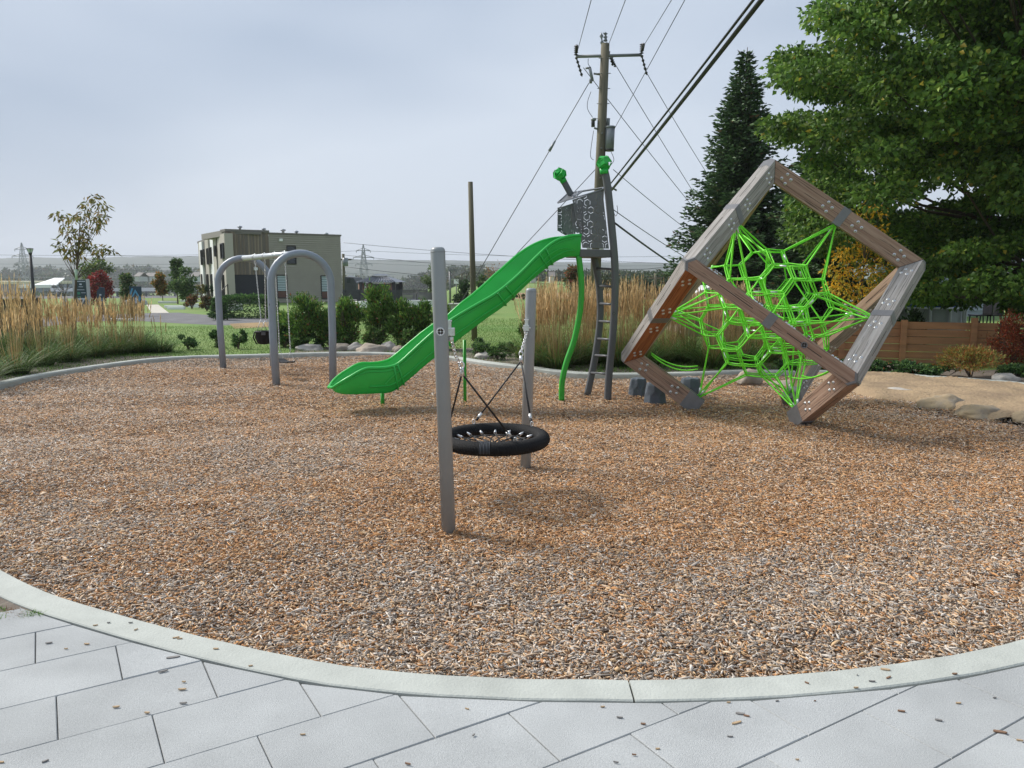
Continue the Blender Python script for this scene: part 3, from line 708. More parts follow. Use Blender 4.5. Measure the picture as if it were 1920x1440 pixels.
# ================================================================== arch swing
sw = thing('arch_swing_frame', 'blue grey steel swing frame of two rounded arches joined by a pale top bar', 'swing frame', (-4.1, 13.1, 0))
def arch(bl, br_, zt, lab):
    bl, br_ = Vector(bl), Vector(br_); w_ = (br_ - bl); half = w_.length / 2; c_ = (bl + br_) / 2; u_ = w_.normalized(); hs = half * 1.05
    zs = zt - hs; pts = [bl + Vector((0, 0, -.08)), c_ - u_ * hs * 1.0 + Vector((0, 0, zs * .5)), c_ - u_ * hs + Vector((0, 0, zs))]
    for k in range(1, 18): an = math.pi - math.pi * k / 18; pts.append(c_ + u_ * hs * math.cos(an) + Vector((0, 0, zs + hs * math.sin(an))))
    pts += [c_ + u_ * hs + Vector((0, 0, zs)), c_ + u_ * hs + Vector((0, 0, zs * .5)), br_ + Vector((0, 0, -.08))]
    b = MB(); b.tube(pts, .0585, 20); b.build('arch', [M_arch], sw); return c_ + Vector((0, 0, zt))
zt1 = P(566, 475, 11.95).z; zt2 = P(455, 484, 14.4).z
f1 = arch(G(519, 727), G(624, 720), zt1, ''); f2 = arch(G(419, 690), G(512, 688), zt2, '')
b = MB(); b.tube([f2 + Vector((0, 0, 0)), f1], .047, 18); b.build('top_bar', [mat('pale_galvanised_bar', (.5, .53, .55), .35, metal=.4, var=.1, vscale=20)], sw)
def along(px):
    lo, hi = 0., 1.
    for _ in range(40):
        m_ = (lo + hi) / 2; q = f2.lerp(f1, m_)
        if proj(*q)[0] < px: lo = m_
        else: hi = m_
    return f2.lerp(f1, lo)
hp = [along(x) for x in (478, 496, 515, 534)]
bd_ = (f1 - f2).normalized()
for h in hp:
    b = MB(); b.tube([h - bd_ * .02, h + bd_ * .02], .054, 18); b.tube([h - bd_ * .02, h + Vector((0, 0, .06)) - bd_ * .005, h + bd_ * .02], .008, 6)
    b.tube([h + Vector((0, 0, -.05)), h + Vector((0, 0, -.085))], .012, 8)
    b.tube([h + Vector((0, 0, -.10)) + Vector((math.cos(q) * .016, 0, math.sin(q) * .018)) for q in np.linspace(0, 2 * math.pi, 10, endpoint=False)], .005, 5, closed=True); b.build('swing_hanger', [M_galv], sw)
a3_ = proj(*f1)
badge(G(519, 727) + Vector((-.02, -.06, P(511, 571, 11.7).z)), (0.2, -1, 0), .03, sw, M_steel, M_dark, 'emblem')
# bucket seat
sc_ = P(495, 633, (hp[0].y + hp[1].y) / 2)
bk = thing('bucket_swing', 'black rubber bucket seat hanging on two chains from the arch swing frame', 'toddler swing', sc_, 0, None)
b = MB(); r1, r2 = .145, .115; prof = [(r2 * .55, -.115), (r2, -.10), (r2 * 1.12, -.02), (r1, .09), (r1 + .012, .105), (r1 + .004, .12), (r1 - .01, .105), (r2, -.02), (r2 * .8, -.08), (.0001, -.09)]
prof = [(.0001, -.118)] + prof; b.lathe(prof, sc_, 24)
b.build('seat', [mat('black_rubber', (.009, .010, .012), .6, bump=.1, spec=.25)], bk)
for an in (20, 160, 200, 340):
    b = MB(); a_ = R(an); b.tube([sc_ + Vector((math.cos(a_) * (r1 + .012), math.sin(a_) * (r1 + .012), .1)), sc_ + Vector((math.cos(a_) * (r1 + .035), math.sin(a_) * (r1 + .035), 0)), sc_ + Vector((math.cos(a_) * (r2 + .01), math.sin(a_) * (r2 + .01), -.11))], .012, 6); b.build('leg_guard', [MATS['black_rubber']], bk)
b = MB(); b.box(sc_ + Vector((.04, -.152, .08)), (.07, .012, .05)); b.build('front_plate', [mat('grey_plate', (.08, .08, .09), .5)], bk)
for h, sx_ in ((hp[0], -1), (hp[1], 1)):
    e_ = sc_ + Vector((bd_.x * .13 * sx_, bd_.y * .13 * sx_, .32)); chain('chain', [h + Vector((0, 0, -.11)), e_], bk, .036, .0036, .0085)
    for q in (-1, 1):
        n2 = Vector((-bd_.y, bd_.x, 0)); b = MB(); b.tube([e_, sc_ + Vector((bd_.x * .1 * sx_, bd_.y * .1 * sx_, .11)) + n2 * .09 * q], .005, 6); b.build('hanger_rod', [M_galv], bk)
# belt seat
bc2 = P(535, 678, (hp[2].y + hp[3].y) / 2)
bs = thing('belt_swing', 'flat black belt seat hanging on two chains low above the chips at the arch frame', 'swing', bc2)
vdir = Vector((bd_.x, bd_.y, 0)).normalized(); n2 = Vector((-vdir.y, vdir.x, 0))
b = MB(); rows = []
for k in range(9):
    t = (k - 4) / 4; c_ = bc2 + vdir * (.30 * t) + Vector((0, 0, .03 * t * t)); hw = .085 * (1 - .25 * t * t)
    rows += [c_ - n2 * hw, c_ + n2 * hw, c_ + n2 * hw + Vector((0, 0, -.016)), c_ - n2 * hw + Vector((0, 0, -.016))]
b.add(rows, [(k * 4 + j, k * 4 + (j + 1) % 4, (k + 1) * 4 + (j + 1) % 4, (k + 1) * 4 + j) for k in range(8) for j in range(4)] + [(0, 1, 2, 3), (32, 33, 34, 35)]); b.build('seat', [MATS['black_rubber']], bs)
for h, s_ in ((hp[2], -1), (hp[3], 1)):
    e_ = bc2 + vdir * .27 * s_ + Vector((0, 0, .03)); tp = e_ + Vector((0, 0, .17)); chain('chain', [h + Vector((0, 0, -.11)), tp], bs, .036, .0036, .0085)
    b = MB(); b.tube([tp, e_ + n2 * .06 + vdir * .0, e_ - n2 * .06], .005, 6, closed=True); b.build('triangle_ring', [M_galv], bs)
    hp_ = None

# ================================================================== slide tower
tw = thing('slide_tower', 'green plastic slide coming off a charcoal lookout tower with ladder and two green faceted knobs', 'slide', (.9, 10.6, 0))
SA = R(15)
def Ys(X): return 10.50 + (X - .95) * math.tan(SA)
def S(px, py):
    # point on the vertical plane through the near side of the slide
    r_ = ray(px, py); # Y = 10.5 + (X-.95)*tan
    tn = math.tan(SA); t = (10.50 - .95 * tn) / (r_[1] - r_[0] * tn)
    return Vector((r_[0] * t, r_[1] * t, r_[2] * t + CAM_H))
wv = Vector((-math.sin(SA), math.cos(SA), 0)) * .56
prs = [((626, 730), (628, 737)), ((636, 721), (634, 739)), ((655, 708), (652, 741)), ((685, 692), (690, 740)), ((710, 690.5), (712, 739)), ((732, 688), (737, 736)), ((750, 680), (765, 716)), ((782, 651), (803, 683)), ((815, 622), (842, 652)), ((854, 595), (878, 625)), ((893, 572), (915, 598)), ((932, 549), (952, 572)), ((971, 517), (993, 534)), ((1011, 477), (1030, 502)), ((1037, 455), (1051, 488)), ((1063, 444), (1070, 481)), ((1090, 441), (1091, 481))]
def catm(pts, sub=4):
    pts = [Vector(p) for p in pts]; o = []
    for i in range(len(pts) - 1):
        p0, p1, p2, p3 = pts[max(i - 1, 0)], pts[i], pts[i + 1], pts[min(i + 2, len(pts) - 1)]
        for k in range(sub):
            t = k / sub; o.append(.5 * ((2 * p1) + (-p0 + p2) * t + (2 * p0 - 5 * p1 + 4 * p2 - p3) * t * t + (-p0 + 3 * p1 - 3 * p2 + p3) * t ** 3))
    o.append(pts[-1]); return o
phx = [626, 730, 800, 850, 885, 925, 971, 1011, 1050, 1095]; phv = [18, 20, 16, 12, 21, 30, 34, 30, 20, 13]
phis = [R(float(np.interp(a[0], phx, phv))) for a, b in prs]
Yt = [0.] * len(prs); Yt[-1] = 10.47; tp_ = [None] * len(prs); tp_[-1] = P(*prs[-1][0], Yt[-1])
for i in range(len(prs) - 2, -1, -1):
    Y_ = Yt[i + 1]
    for _ in range(4):
        p_ = P(*prs[i][0], Y_); Y_ = Yt[i + 1] - (tp_[i + 1].x - p_.x) * math.tan((phis[i] + phis[i + 1]) / 2)
    Yt[i] = Y_; tp_[i] = P(*prs[i][0], Y_)
bt_ = []
for i, (a, b) in enumerate(prs):
    ph = phis[i]; r_ = ray(*b); tn = math.tan(ph); t = (tp_[i].y - tp_[i].x * tn) / (r_[1] - r_[0] * tn); bt_.append(Vector((r_[0] * t, r_[1] * t, r_[2] * t + CAM_H)))
top = catm(tp_, 5); bot = catm(bt_, 5); phs = np.interp(np.linspace(0, 1, len(top)), np.linspace(0, 1, len(phis)), phis)
nn_ = len(top); nw = wv.normalized(); cs = []
flange = [int(round(x)) for x in (5 * 5 + 2.5, 5 * 10 + 6, 5 * 13 + .5)]
for i in range(nn_):
    nw = Vector((-math.sin(phs[i]), math.cos(phs[i]), 0)); wv = nw * .58
    t_, b_ = top[i], bot[i]; up_ = (t_ - b_); hgt = up_.length; up_ = up_ / max(hgt, 1e-6)
    th_ = .026; fl = min(.05, hgt * .3); wd_ = wv * 1.0; ease = 1.0
    if i < 12: ease = .5 + .5 * math.sin(min(1, i / 12) * math.pi / 2)
    mid = t_ + wv / 2; hw = wv / 2 * ease; hb = wv / 2 * max(.2, ease) * .80
    bm_ = b_ + wv / 2
    outw = [mid - hw, bm_ - hb + up_ * hgt * .12 - nw * .02, bm_ - hb, bm_ + hb, bm_ + hb + up_ * hgt * .12 + nw * .02, mid + hw,
            mid + hw - nw * th_ - up_ * .004, bm_ + hb * .97 - nw * th_ + up_ * (fl + .035), bm_ + hb * .72 + up_ * fl, bm_ - hb * .72 + up_ * fl, bm_ - hb * .97 + nw * th_ + up_ * (fl + .035), mid - hw + nw * th_ - up_ * .004]
    cs.append(outw)
b = MB(); K = 12; vs = [p for r_ in cs for p in r_]
b.add(vs, [(i * K + j, i * K + (j + 1) % K, (i + 1) * K + (j + 1) % K, (i + 1) * K + j) for i in range(nn_ - 1) for j in range(K)], 0, True)
b.add(cs[0], [tuple(range(K))]); b.add(cs[-1], [tuple(range(K))])
M_greens = mat('green_plastic_worn', (.015, .42, .055), .35, var=.16, vscale=2.2, bump=.06, bscale=350, detail=9, stretch=(.6, 2, 2))
chute = b.build('chute', [M_greens], tw)
bv = chute.modifiers.new('bevel', 'BEVEL'); bv.width = .008; bv.segments = 2; bv.limit_method = 'ANGLE'; bv.angle_limit = R(35)
nw = Vector((-math.sin(SA), math.cos(SA), 0)); wv = nw * .56
b = MB()
rimN = [cs[i][0] + nw * .008 for i in range(nn_)]; rimF = [cs[i][5] - nw * .008 for i in range(nn_)]
lip = [rimN[0], (rimN[0] + rimF[0]) / 2 + Vector((-.035, -.01, -.012)), rimF[0]]
b.tube(rimN[::-1] + [lip[1]] + rimF, .021, 12)
b.build('rolled_rim', [M_green], chute)
b = MB(); b.tube([cs[i][0].lerp(cs[i][1], .80) - Vector((0, .006, 0)) for i in range(16, nn_ - 3)], .010, 8); b.tube([cs[i][0].lerp(cs[i][1], .16) - Vector((0, .004, 0)) for i in range(6, nn_ - 3)], .008, 8); b.build('side_rib', [M_green], chute)
for fi in flange:
    b = MB()
    for q in (-1, 1):
        j = min(nn_ - 1, fi + q); ring_ = [cs[j][k] for k in range(6)]; ctr = (cs[j][0] + cs[j][5]) / 2
        rr_ = [p + (p - ctr).normalized() * .012 for p in ring_]
        b.tube(rr_, .011, 8)
    b.build('flange_joint', [M_green], chute)
# raised arc moulding on the near wall, top and bottom ends
for seq in (((1018, 492), (1030, 478), (1052, 466), (1072, 466)), ((722, 722), (734, 708), (752, 694))):
    def SY(px, py): Y_ = float(np.interp(px, [a[0] for a, b in prs], Yt)); return P(px, py, Y_ - .012)
    b = MB(); b.tube(catm([SY(*q) for q in seq], 5), .006, 6); b.build('moulded_rib', [M_green], chute)
# slide legs
for px, pb, pt_, w_ in ((717, 760, 736, .026), (871, 757, 640, .022)):
    g0 = G(px, pb); top_ = P(px, pt_, g0.y)
    b = MB(); b.tube([Vector((top_.x, top_.y, -.05)), top_ + Vector((0, 0, .02))], w_, 12); b.build('slide_leg', [M_greenp], tw)
# tower: local frame  u along the slide plane, w depth
u = Vector((math.cos(SA), math.sin(SA), 0))
def TP(px, py, dep=0.0):
    # on plane shifted by dep along nw
    tn = math.tan(SA); base = Vector((.95, 10.5, 0)) + nw * dep; r_ = ray(px, py)
    t = (base.y - base.x * tn) / (r_[1] - r_[0] * tn); return Vector((r_[0] * t, r_[1] * t, r_[2] * t + CAM_H))
def flat_tube(pts, wd, dp, name, m_, par):
    pts = catm(pts, 6); b = MB(); ring_ = []
    for i, p in enumerate(pts):
        d = (pts[min(i + 1, len(pts) - 1)] - pts[max(i - 1, 0)]).normalized(); x = nw.cross(d).normalized()
        rr_ = []
        for k in range(16):
            an = 2 * math.pi * k / 16; c_, s_ = math.cos(an), math.sin(an); rr_.append(p + x * (abs(c_) ** .6 * math.copysign(1, c_)) * wd / 2 + nw * (abs(s_) ** .6 * math.copysign(1, s_)) * dp / 2)
        ring_.append(rr_)
    vs = [p for r_ in ring_ for p in r_]; b.add(vs, [(i * 16 + k, i * 16 + (k + 1) % 16, (i + 1) * 16 + (k + 1) % 16, (i + 1) * 16 + k) for i in range(len(pts) - 1) for k in range(16)], 0, True)
    b.add(ring_[0], [tuple(range(16))]); b.add(ring_[-1], [tuple(range(16))[::-1]]); return b.build(name, [m_], par)
flat_tube([TP(1139, 754), TP(1142, 700), TP(1149, 627), TP(1153, 560), TP(1153, 500), TP(1148, 436), TP(1139, 349), TP(1133, 318)], .098, .075, 'curved_leg', M_charc, tw)
flat_tube([TP(1101, 741, .45), TP(1116, 668, .45), TP(1125, 600, .45), TP(1124, 545, .45), TP(1118, 505, .45), TP(1113, 478, .45)], .095, .075, 'curved_leg', M_charc, tw)
flat_tube([TP(1053, 751, .05), TP(1054, 716, .05), TP(1062, 680, .05), TP(1077, 636, .05), TP(1088, 580, .05), TP(1090, 530, .05), TP(1085, 480, .05)], .075, .07, 'front_leg', M_greenp, tw)
for k, (y, xl, xr) in enumerate(((504, 1120, 1151), (537, 1124, 1152), (570, 1125, 1151), (603, 1124, 1149), (636, 1121, 1146), (667, 1116, 1143), (700, 1109, 1140))):
    b = MB(); b.tube([TP(xl, y - 1, .42), TP(xr, y + 1, 0)], .017, 10); b.build('rung', [M_charc], tw)
# platform deck
pA = TP(1088, 467); pB_ = TP(1150, 468); dz = Vector((0, 0, -.105)); dep = wv * 1.08
b = MB(); b.prism([pA, pB_, pB_ + dep, pA + dep], dz); b.build('platform', [M_charc], tw, bevel=.01)
# knobs: faceted dodecahedra
def knob(c, r_, rot):
    phi = (1 + 5 ** .5) / 2; ico = []
    for s1 in (-1, 1):
        for s2 in (-1, 1): ico += [Vector((0, s1, s2 * phi)), Vector((s1, s2 * phi, 0)), Vector((s2 * phi, 0, s1))]
    dod = [Vector((x, y, z)) for x in (-1, 1) for y in (-1, 1) for z in (-1, 1)]
    for s1 in (-1, 1):
        for s2 in (-1, 1): dod += [Vector((0, s1 / phi, s2 * phi)), Vector((s1 / phi, s2 * phi, 0)), Vector((s2 * phi, 0, s1 / phi))]
    M = Matrix.Rotation(rot[0], 3, 'X') @ Matrix.Rotation(rot[1], 3, 'Y') @ Matrix.Rotation(rot[2], 3, 'Z'); b = MB(); sc3 = r_ / math.sqrt(3)
    for n_ in ico:
        n1 = n_.normalized(); f = sorted(dod, key=lambda v: -v.dot(n1))[:5]; cc = sum(f, Vector()) / 5; x = (f[0] - cc).normalized(); y = n1.cross(x)
        f.sort(key=lambda v: math.atan2((v - cc).dot(y), (v - cc).dot(x))); inn = [cc + (v - cc) * .80 for v in f]; low = [cc + (v - cc) * .74 - n1 * .045 for v in f]
        tr = lambda v: M @ v * sc3 + Vector(c)
        b.add([tr(v) for v in f + inn + low], [(k, (k + 1) % 5, 5 + (k + 1) % 5, 5 + k) for k in range(5)] + [(5 + k, 5 + (k + 1) % 5, 10 + (k + 1) % 5, 10 + k) for k in range(5)] + [(10, 11, 12, 13, 14)])
    return b
kc = TP(1132.5, 306); kb = knob(kc, .112, (.2, .4, .3)); kb.tube([kc + Vector((.005, 0, -.14)), kc + Vector((0, 0, -.07))], [.055, .06], 12); kb.build('knob', [M_green], tw)
kc2 = TP(1049.5, 327, .35); kb = knob(kc2, .098, (.5, .1, .9)); ad_ = (TP(1069, 362, .35) - kc2).normalized(); kb.tube([kc2 + ad_ * .12, kc2 + ad_ * .06], [.045, .05], 12); kb.build('knob', [M_green], tw)
flat_tube([kc2 + ad_ * .1, kc2 + ad_ * .2, TP(1071, 366, .35)], .085, .05, 'knob_arm', M_charc, tw)
# perforated hood panels
def clip(poly, clipper):
    out_ = poly
    for i in range(len(clipper)):
        a_, b_ = np.array(clipper[i]), np.array(clipper[(i + 1) % len(clipper)]); e_ = b_ - a_; inp = out_; out_ = []
        for k in range(len(inp)):
            p, q = np.array(inp[k]), np.array(inp[(k + 1) % len(inp)]); dp_ = e_[0] * (p[1] - a_[1]) - e_[1] * (p[0] - a_[0]); dq = e_[0] * (q[1] - a_[1]) - e_[1] * (q[0] - a_[0])
            if dp_ >= 0: out_.append(tuple(p))
            if dp_ * dq < 0: out_.append(tuple(p + (q - p) * dp_ / (dp_ - dq)))
        if len(out_) < 3: return []
    return out_
M_hood = mat('charcoal_plastic_panel', (.12, .125, .135), .4, var=.08, vscale=12)
def hexpanel(corn, name, r_=.055, gap=.0062, mi=M_hood, border=.008, open_=False):
    """corn: planar 3D polygon (convex); honeycomb slots cut right through"""
    corn = [Vector(c) for c in corn]; o_ = corn[0]; nrm_ = (corn[1] - corn[0]).cross(corn[2] - corn[0]).normalized(); x = (corn[1] - corn[0]).normalized(); y = nrm_.cross(x)
    P2 = [((c - o_).dot(x), (c - o_).dot(y)) for c in corn]; b = MB(); th_ = .006
    xs = [p[0] for p in P2]; ys = [p[1] for p in P2]
    def put(poly2):
        q = clip(poly2, P2)
        if len(q) >= 3: b.prism([o_ + x * p[0] + y * p[1] - nrm_ * th_ / 2 for p in q], nrm_ * th_)
    dx_, dy_ = r_ * math.sqrt(3), r_ * 1.5; j = 0; yy = min(ys) - r_
    while yy < max(ys) + r_:
        xx = min(xs) - r_ + (dx_ / 2 if j % 2 else 0)
        while xx < max(xs) + r_:
            def hx(k, rad): an = math.pi / 6 + k * math.pi / 3; return (xx + rad * math.cos(an), yy + rad * math.sin(an))
            solid = random.random() < (.12 if not open_ else 0); r_in = r_ * .66; kb_ = random.randrange(6)
            if not open_: put([hx(k, r_in) for k in range(6)])
            for k in range(6):
                put([hx(k, r_ * 1.0), hx(k + 1, r_ * 1.0), hx(k + 1, r_in + gap), hx(k, r_in + gap)])
                if not open_ and (solid or k == kb_ or random.random() < .12): put([hx(k, r_in - .002), hx(k, r_in + gap + .003), hx(k + 1, r_in + gap + .003), hx(k + 1, r_in - .002)])
            xx += dx_
        yy += dy_; j += 1
    b.tube(corn, border, 8, closed=True); return b.build(name, [mi], tw)
pn_bl, pn_br, pn_tr, pn_tl = TP(1093, 464), TP(1141, 466), TP(1129, 357), TP(1074, 375)
def ccw(l): return l
hexpanel([pn_bl, pn_br, pn_tr, pn_tl], 'side_panel', .062, .0072)
hexpanel([TP(1093, 464, .56), TP(1141, 466, .56), TP(1129, 357, .56), TP(1074, 375, .56)], 'side_panel', .10, .03, open_=True)
# bowed front wings either side of the slide mouth
def wing(x0, x1, d0, d1, ytop, ybot):
    pts = [TP(x0, ybot - 8, d0), TP((x0 + x1) / 2, ybot, (d0 + d1) / 2), TP(x1, ybot - 2, d1), TP(x1, ytop, d1), TP(x0, ytop + 8, d0)]
    n1 = (pts[2] - pts[0]).cross(pts[4] - pts[0]).normalized(); pts = [p - n1 * (p - pts[0]).dot(n1) for p in pts]
    hexpanel(pts, 'front_panel', .05, .0065)
wing(1046, 1074, .60, .56, 382, 440); wing(1072, 1093, .06, -.01, 378, 436); wing(1054, 1078, .5, .36, 380, 440)
# roof frame
rA, rB, rC, rD = TP(1046, 380), TP(1129, 356), TP(1131, 352, .56), TP(1064, 363, .56)
b = MB(); b.tube([rA, rB, rC, rD], .013, 10, closed=True); m1_, m2_ = rA.lerp(rB, .3), rD.lerp(rC, .42); b.tube([m1_, m2_], .012, 8); b.tube([rA.lerp(rB, .42), rD.lerp(rC, .28)], .012, 8); b.build('roof_frame', [mat('roof_tube', (.22, .23, .25), .35, metal=.4)], tw)
b = MB(); b.prism([rA, m1_, m2_, rD], (0, 0, -.006)); b.build('roof_panel', [M_hood], tw)
b = MB()
for q in (1104, 1128): b.box(TP(q, 466, 0.02), (.05, .02, .025), Matrix.Rotation(SA, 3, 'Z'))
b.build('panel_clip', [M_galv], tw)
badge(TP(1151, 588, -.04), -nw, .02, tw, M_dark, M_steel, 'emblem')

# ================================================================== setting: sand, planting bed, paths
M_sand = mat('sand', (.40, .29, .175), .95, var=.7, vscale=2.2, bump=2.5, bscale=22, detail=10, col2=(.25, .18, .115))
gx, gy = np.meshgrid(np.linspace(2.5, 9, 110), np.linspace(9, 14, 90)); gz = .02 + .05 * vnoise(gx, gy, 1.1, 21) + .05 * vnoise(gx, gy, .35, 22) + .02 * vnoise(gx, gy, .13, 23)
inn_bed = inside(np.stack([gx.ravel(), gy.ravel()], 1), off(.02)); ins = inside(np.stack([gx.ravel(), gy.ravel()], 1), sand_poly)
# smooth mask of the sand patch
mk = ins.reshape(gx.shape).astype(float)
for _ in range(5): mk = (mk + np.roll(mk, 1, 0) + np.roll(mk, -1, 0) + np.roll(mk, 1, 1) + np.roll(mk, -1, 1)) / 5
gz = gz * mk + (1 - mk) * -.06 + .03 * mk
ok = (mk > .05) & inn_bed.reshape(gx.shape); idx = np.arange(gx.size).reshape(gx.shape)
q = np.stack([idx[:-1, :-1], idx[:-1, 1:], idx[1:, 1:], idx[1:, :-1]], -1).reshape(-1, 4); okf = ok.ravel()[q].all(1)
tag(npmesh('sand', np.stack([gx, gy, gz], -1).reshape(-1, 3), [q[okf]], M_sand, None, None, True), kind='structure')
M_soil = mat('garden_soil', (.11, .085, .065), .95, var=.4, vscale=14, bump=1, bscale=40, col2=(.2, .17, .14))
def kerb_strip(px0, px1, w0, w1, name, m_, z=.082):
    ids = [i for i in range(len(inner)) if inner[i][1] > 10.5 and px0 < proj(inner[i][0], inner[i][1], .1)[0] < px1]
    ids.sort(key=lambda i: proj(inner[i][0], inner[i][1], .1)[0]); a_ = off(KW + .005); vs = []; 
    for k, i in enumerate(ids):
        d = min(k, len(ids) - 1 - k); w_ = w1 * min(1, .3 + d / 6) * (1 + .25 * math.sin(i * .9)); vs += [(*a_[i], z), (*(a_[i] + onrm[i] * w_), z)]
    b = MB(); b.add(vs, [(2 * k, 2 * k + 1, 2 * k + 3, 2 * k + 2) for k in range(len(ids) - 1)]); tag(b.build(name, m_), kind='structure'); return ids
kerb_strip(-120, 340, 0, 1.5, 'soil', M_soil); kerb_strip(545, 2100, 0, 1.8, 'soil', M_soil)
M_asph = mat('asphalt', (.13, .13, .135), .9, var=.25, vscale=1.5, bump=.5, bscale=60)
def gsheet(name, pxs, z, m_): return sheet(name, [G(px, py, z)[:2] for px, py in pxs], z, m_)
gsheet('asphalt_path', [(-200, 622), (60, 616), (150, 603), (250, 601), (330, 606), (420, 610), (520, 606), (600, 600), (640, 590), (600, 592), (500, 597), (420, 593), (370, 589), (335, 586), (280, 587), (150, 591), (0, 599), (-200, 606)], .079, M_asph)
M_cpath = mat('concrete_walk', (.50, .47, .40), .9, var=.1, vscale=3)
gsheet('concrete_walk', [(284, 586.7), (317, 586.7), (297, 571), (274, 571)], .083, M_cpath)
gsheet('road', [(-300, 562), (-300, 557), (420, 554), (420, 558)], .079, M_asph)
gsheet('field', [(960, 560), (1300, 561), (1300, 549), (960, 549)], .079, mat('stubble_field', (.30, .2, .11), .95, var=.2, vscale=.1, bump=1, bscale=3))
gsheet('dry_verge', [(440, 616), (520, 612), (640, 604), (640, 598), (560, 601), (430, 607)], .081, mat('dry_grass_ground', (.28, .19, .085), .95, var=.3, vscale=1, bump=1, bscale=20))

# ---- lawn blades (ground cover)
def lawn_blades():
    n = 150000; y = rng.uniform(12, 30, n); x = rng.uniform(-.72, .35, n) * y
    p = np.stack([x, y], 1); o1 = off(.2); dens = rng.random(n) < (13 / y) ** .8
    keep = ~inside(p, o1) & dens; px = 960 + FPX * x / y; py_ = np.array([proj(a, b, .08)[1] for a, b in p])
    keep &= ~((py_ < 612) & (px < 660)); p = p[keep]; n = len(p)
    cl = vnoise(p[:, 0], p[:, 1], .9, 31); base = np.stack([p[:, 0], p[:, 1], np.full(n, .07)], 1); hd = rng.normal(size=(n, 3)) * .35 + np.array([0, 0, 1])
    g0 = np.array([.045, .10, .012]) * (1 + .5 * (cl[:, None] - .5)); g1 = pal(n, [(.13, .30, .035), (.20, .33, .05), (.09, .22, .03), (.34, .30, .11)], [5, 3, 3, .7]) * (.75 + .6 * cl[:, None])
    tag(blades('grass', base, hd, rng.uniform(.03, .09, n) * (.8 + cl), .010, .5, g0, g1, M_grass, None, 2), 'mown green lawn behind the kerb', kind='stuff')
lawn_blades()

# ================================================================== plants
def foliage_cloud(name, c, rad, n, Ls, Ws, palette, wts, parent, up=.3, m=M_leaf, shell=.45, droop=0, flat=0, cone=0.0, jitter=.18, clumpy=True):
    """leaves filling an ellipsoid; with clumps so that it has light and dark masses"""
    c = np.array(c); rad = np.array(rad)
    if clumpy:
        nc = max(6, n // 90); cd_ = nrm(rng.normal(size=(nc, 3))); cr_ = rng.random((nc, 1)) ** .45; cc = cd_ * cr_ * .85
        if cone: cc[:, :2] *= (1 - cone * (cc[:, 2:3] * .5 + .5))
        pp = cc[rng.integers(0, nc, n)] + rng.normal(size=(n, 3)) * .13 * np.array([1, 1, .8]); sh = .75 + .5 * rng.random((nc, 1))
    else:
        d = nrm(rng.normal(size=(n, 3))); pp = d * rng.random((n, 1)) ** shell
        if cone: pp[:, :2] *= (1 - cone * (pp[:, 2:3] * .5 + .5))
    pos = c + pp * rad; d = nrm(pp + rng.normal(size=(n, 3)) * .6) + np.array([0, 0, up - droop])
    return leaves(name, pos, d, Ls * rng.uniform(.6, 1.3, n), Ws * rng.uniform(.7, 1.3, n), pal(n, palette, wts, jitter), m, parent)
def stems(parent, base, tips, r0, name='branch', m_=M_bark, sag=.0, one=True):
    b = MB(); base = Vector(base)
    for t in tips:
        t = Vector(t); md = base.lerp(t, .5) + Vector((random.gauss(0, .04), random.gauss(0, .04), .06)) * (t - base).length
        b.tube([base, md, t], [r0, r0 * .6, r0 * .2], 5, cap=False)
    return b.build(name, [m_], parent)

# ---- ornamental grass clumps
def grass_clump(x, y, h, sp, label, group, nst=110, tone=0):
    t = thing('ornamental_grass', label, 'ornamental grass', (x, y, .08), 0, group)
    n = 430; an = rng.random(n) * 6.283; rr_ = rng.random(n) ** .5 * .17 * sp; base = np.stack([x + rr_ * np.cos(an), y + rr_ * np.sin(an), np.full(n, .08)], 1)
    hd = np.stack([np.cos(an) * rng.uniform(.1, .9, n), np.sin(an) * rng.uniform(.1, .9, n), np.ones(n)], 1)
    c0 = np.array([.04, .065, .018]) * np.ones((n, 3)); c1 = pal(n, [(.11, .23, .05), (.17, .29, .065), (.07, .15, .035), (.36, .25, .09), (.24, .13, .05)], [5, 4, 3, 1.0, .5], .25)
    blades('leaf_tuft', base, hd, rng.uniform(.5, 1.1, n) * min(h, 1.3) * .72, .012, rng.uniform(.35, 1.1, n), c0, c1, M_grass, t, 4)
    n = nst; an = rng.random(n) * 6.283; rr_ = rng.random(n) ** .5 * .11 * sp; base = np.stack([x + rr_ * np.cos(an), y + rr_ * np.sin(an), np.full(n, .1)], 1)
    k = np.abs(rng.normal(size=n)) * .10 + .01; hd = np.stack([np.cos(an) * k, np.sin(an) * k, np.ones(n)], 1); LL = rng.uniform(.68, 1.08, n) * h
    c0 = pal(n, [(.16, .15, .045), (.26, .16, .055), (.19, .12, .05)], [3, 2, 2], .25); c1 = pal(n, [(.62, .45, .23), (.72, .56, .32), (.50, .36, .18), (.36, .23, .11)], [3, 2, 2, 1], .2)
    blades('flower_stems', base, hd, LL, .0085, .07, c0, c1, M_grass, t, 3)
    m_ = 6; hd_ = nrm(hd); b2 = np.repeat(base, m_, 0); h2 = np.repeat(hd_, m_, 0); L2 = np.repeat(LL, m_); tt = np.tile(np.linspace(.70, .92, m_), n); p = b2 + h2 * (L2 * tt)[:, None]
    d = h2 + rng.normal(size=(n * m_, 3)) * .07; leaves('plumes', p, d, .13 * rng.uniform(.7, 1.2, n * m_), .015, np.repeat(c1, m_, 0) * rng.uniform(.8, 1.25, (n * m_, 1)), M_grass, t)
    return t
gl = [(-40, 728, 1.25), (28, 708, 1.3), (78, 692, 1.28), (128, 684, 1.12), (178, 676, 1.15), (222, 671, 1.2), (262, 667, 1.3)]
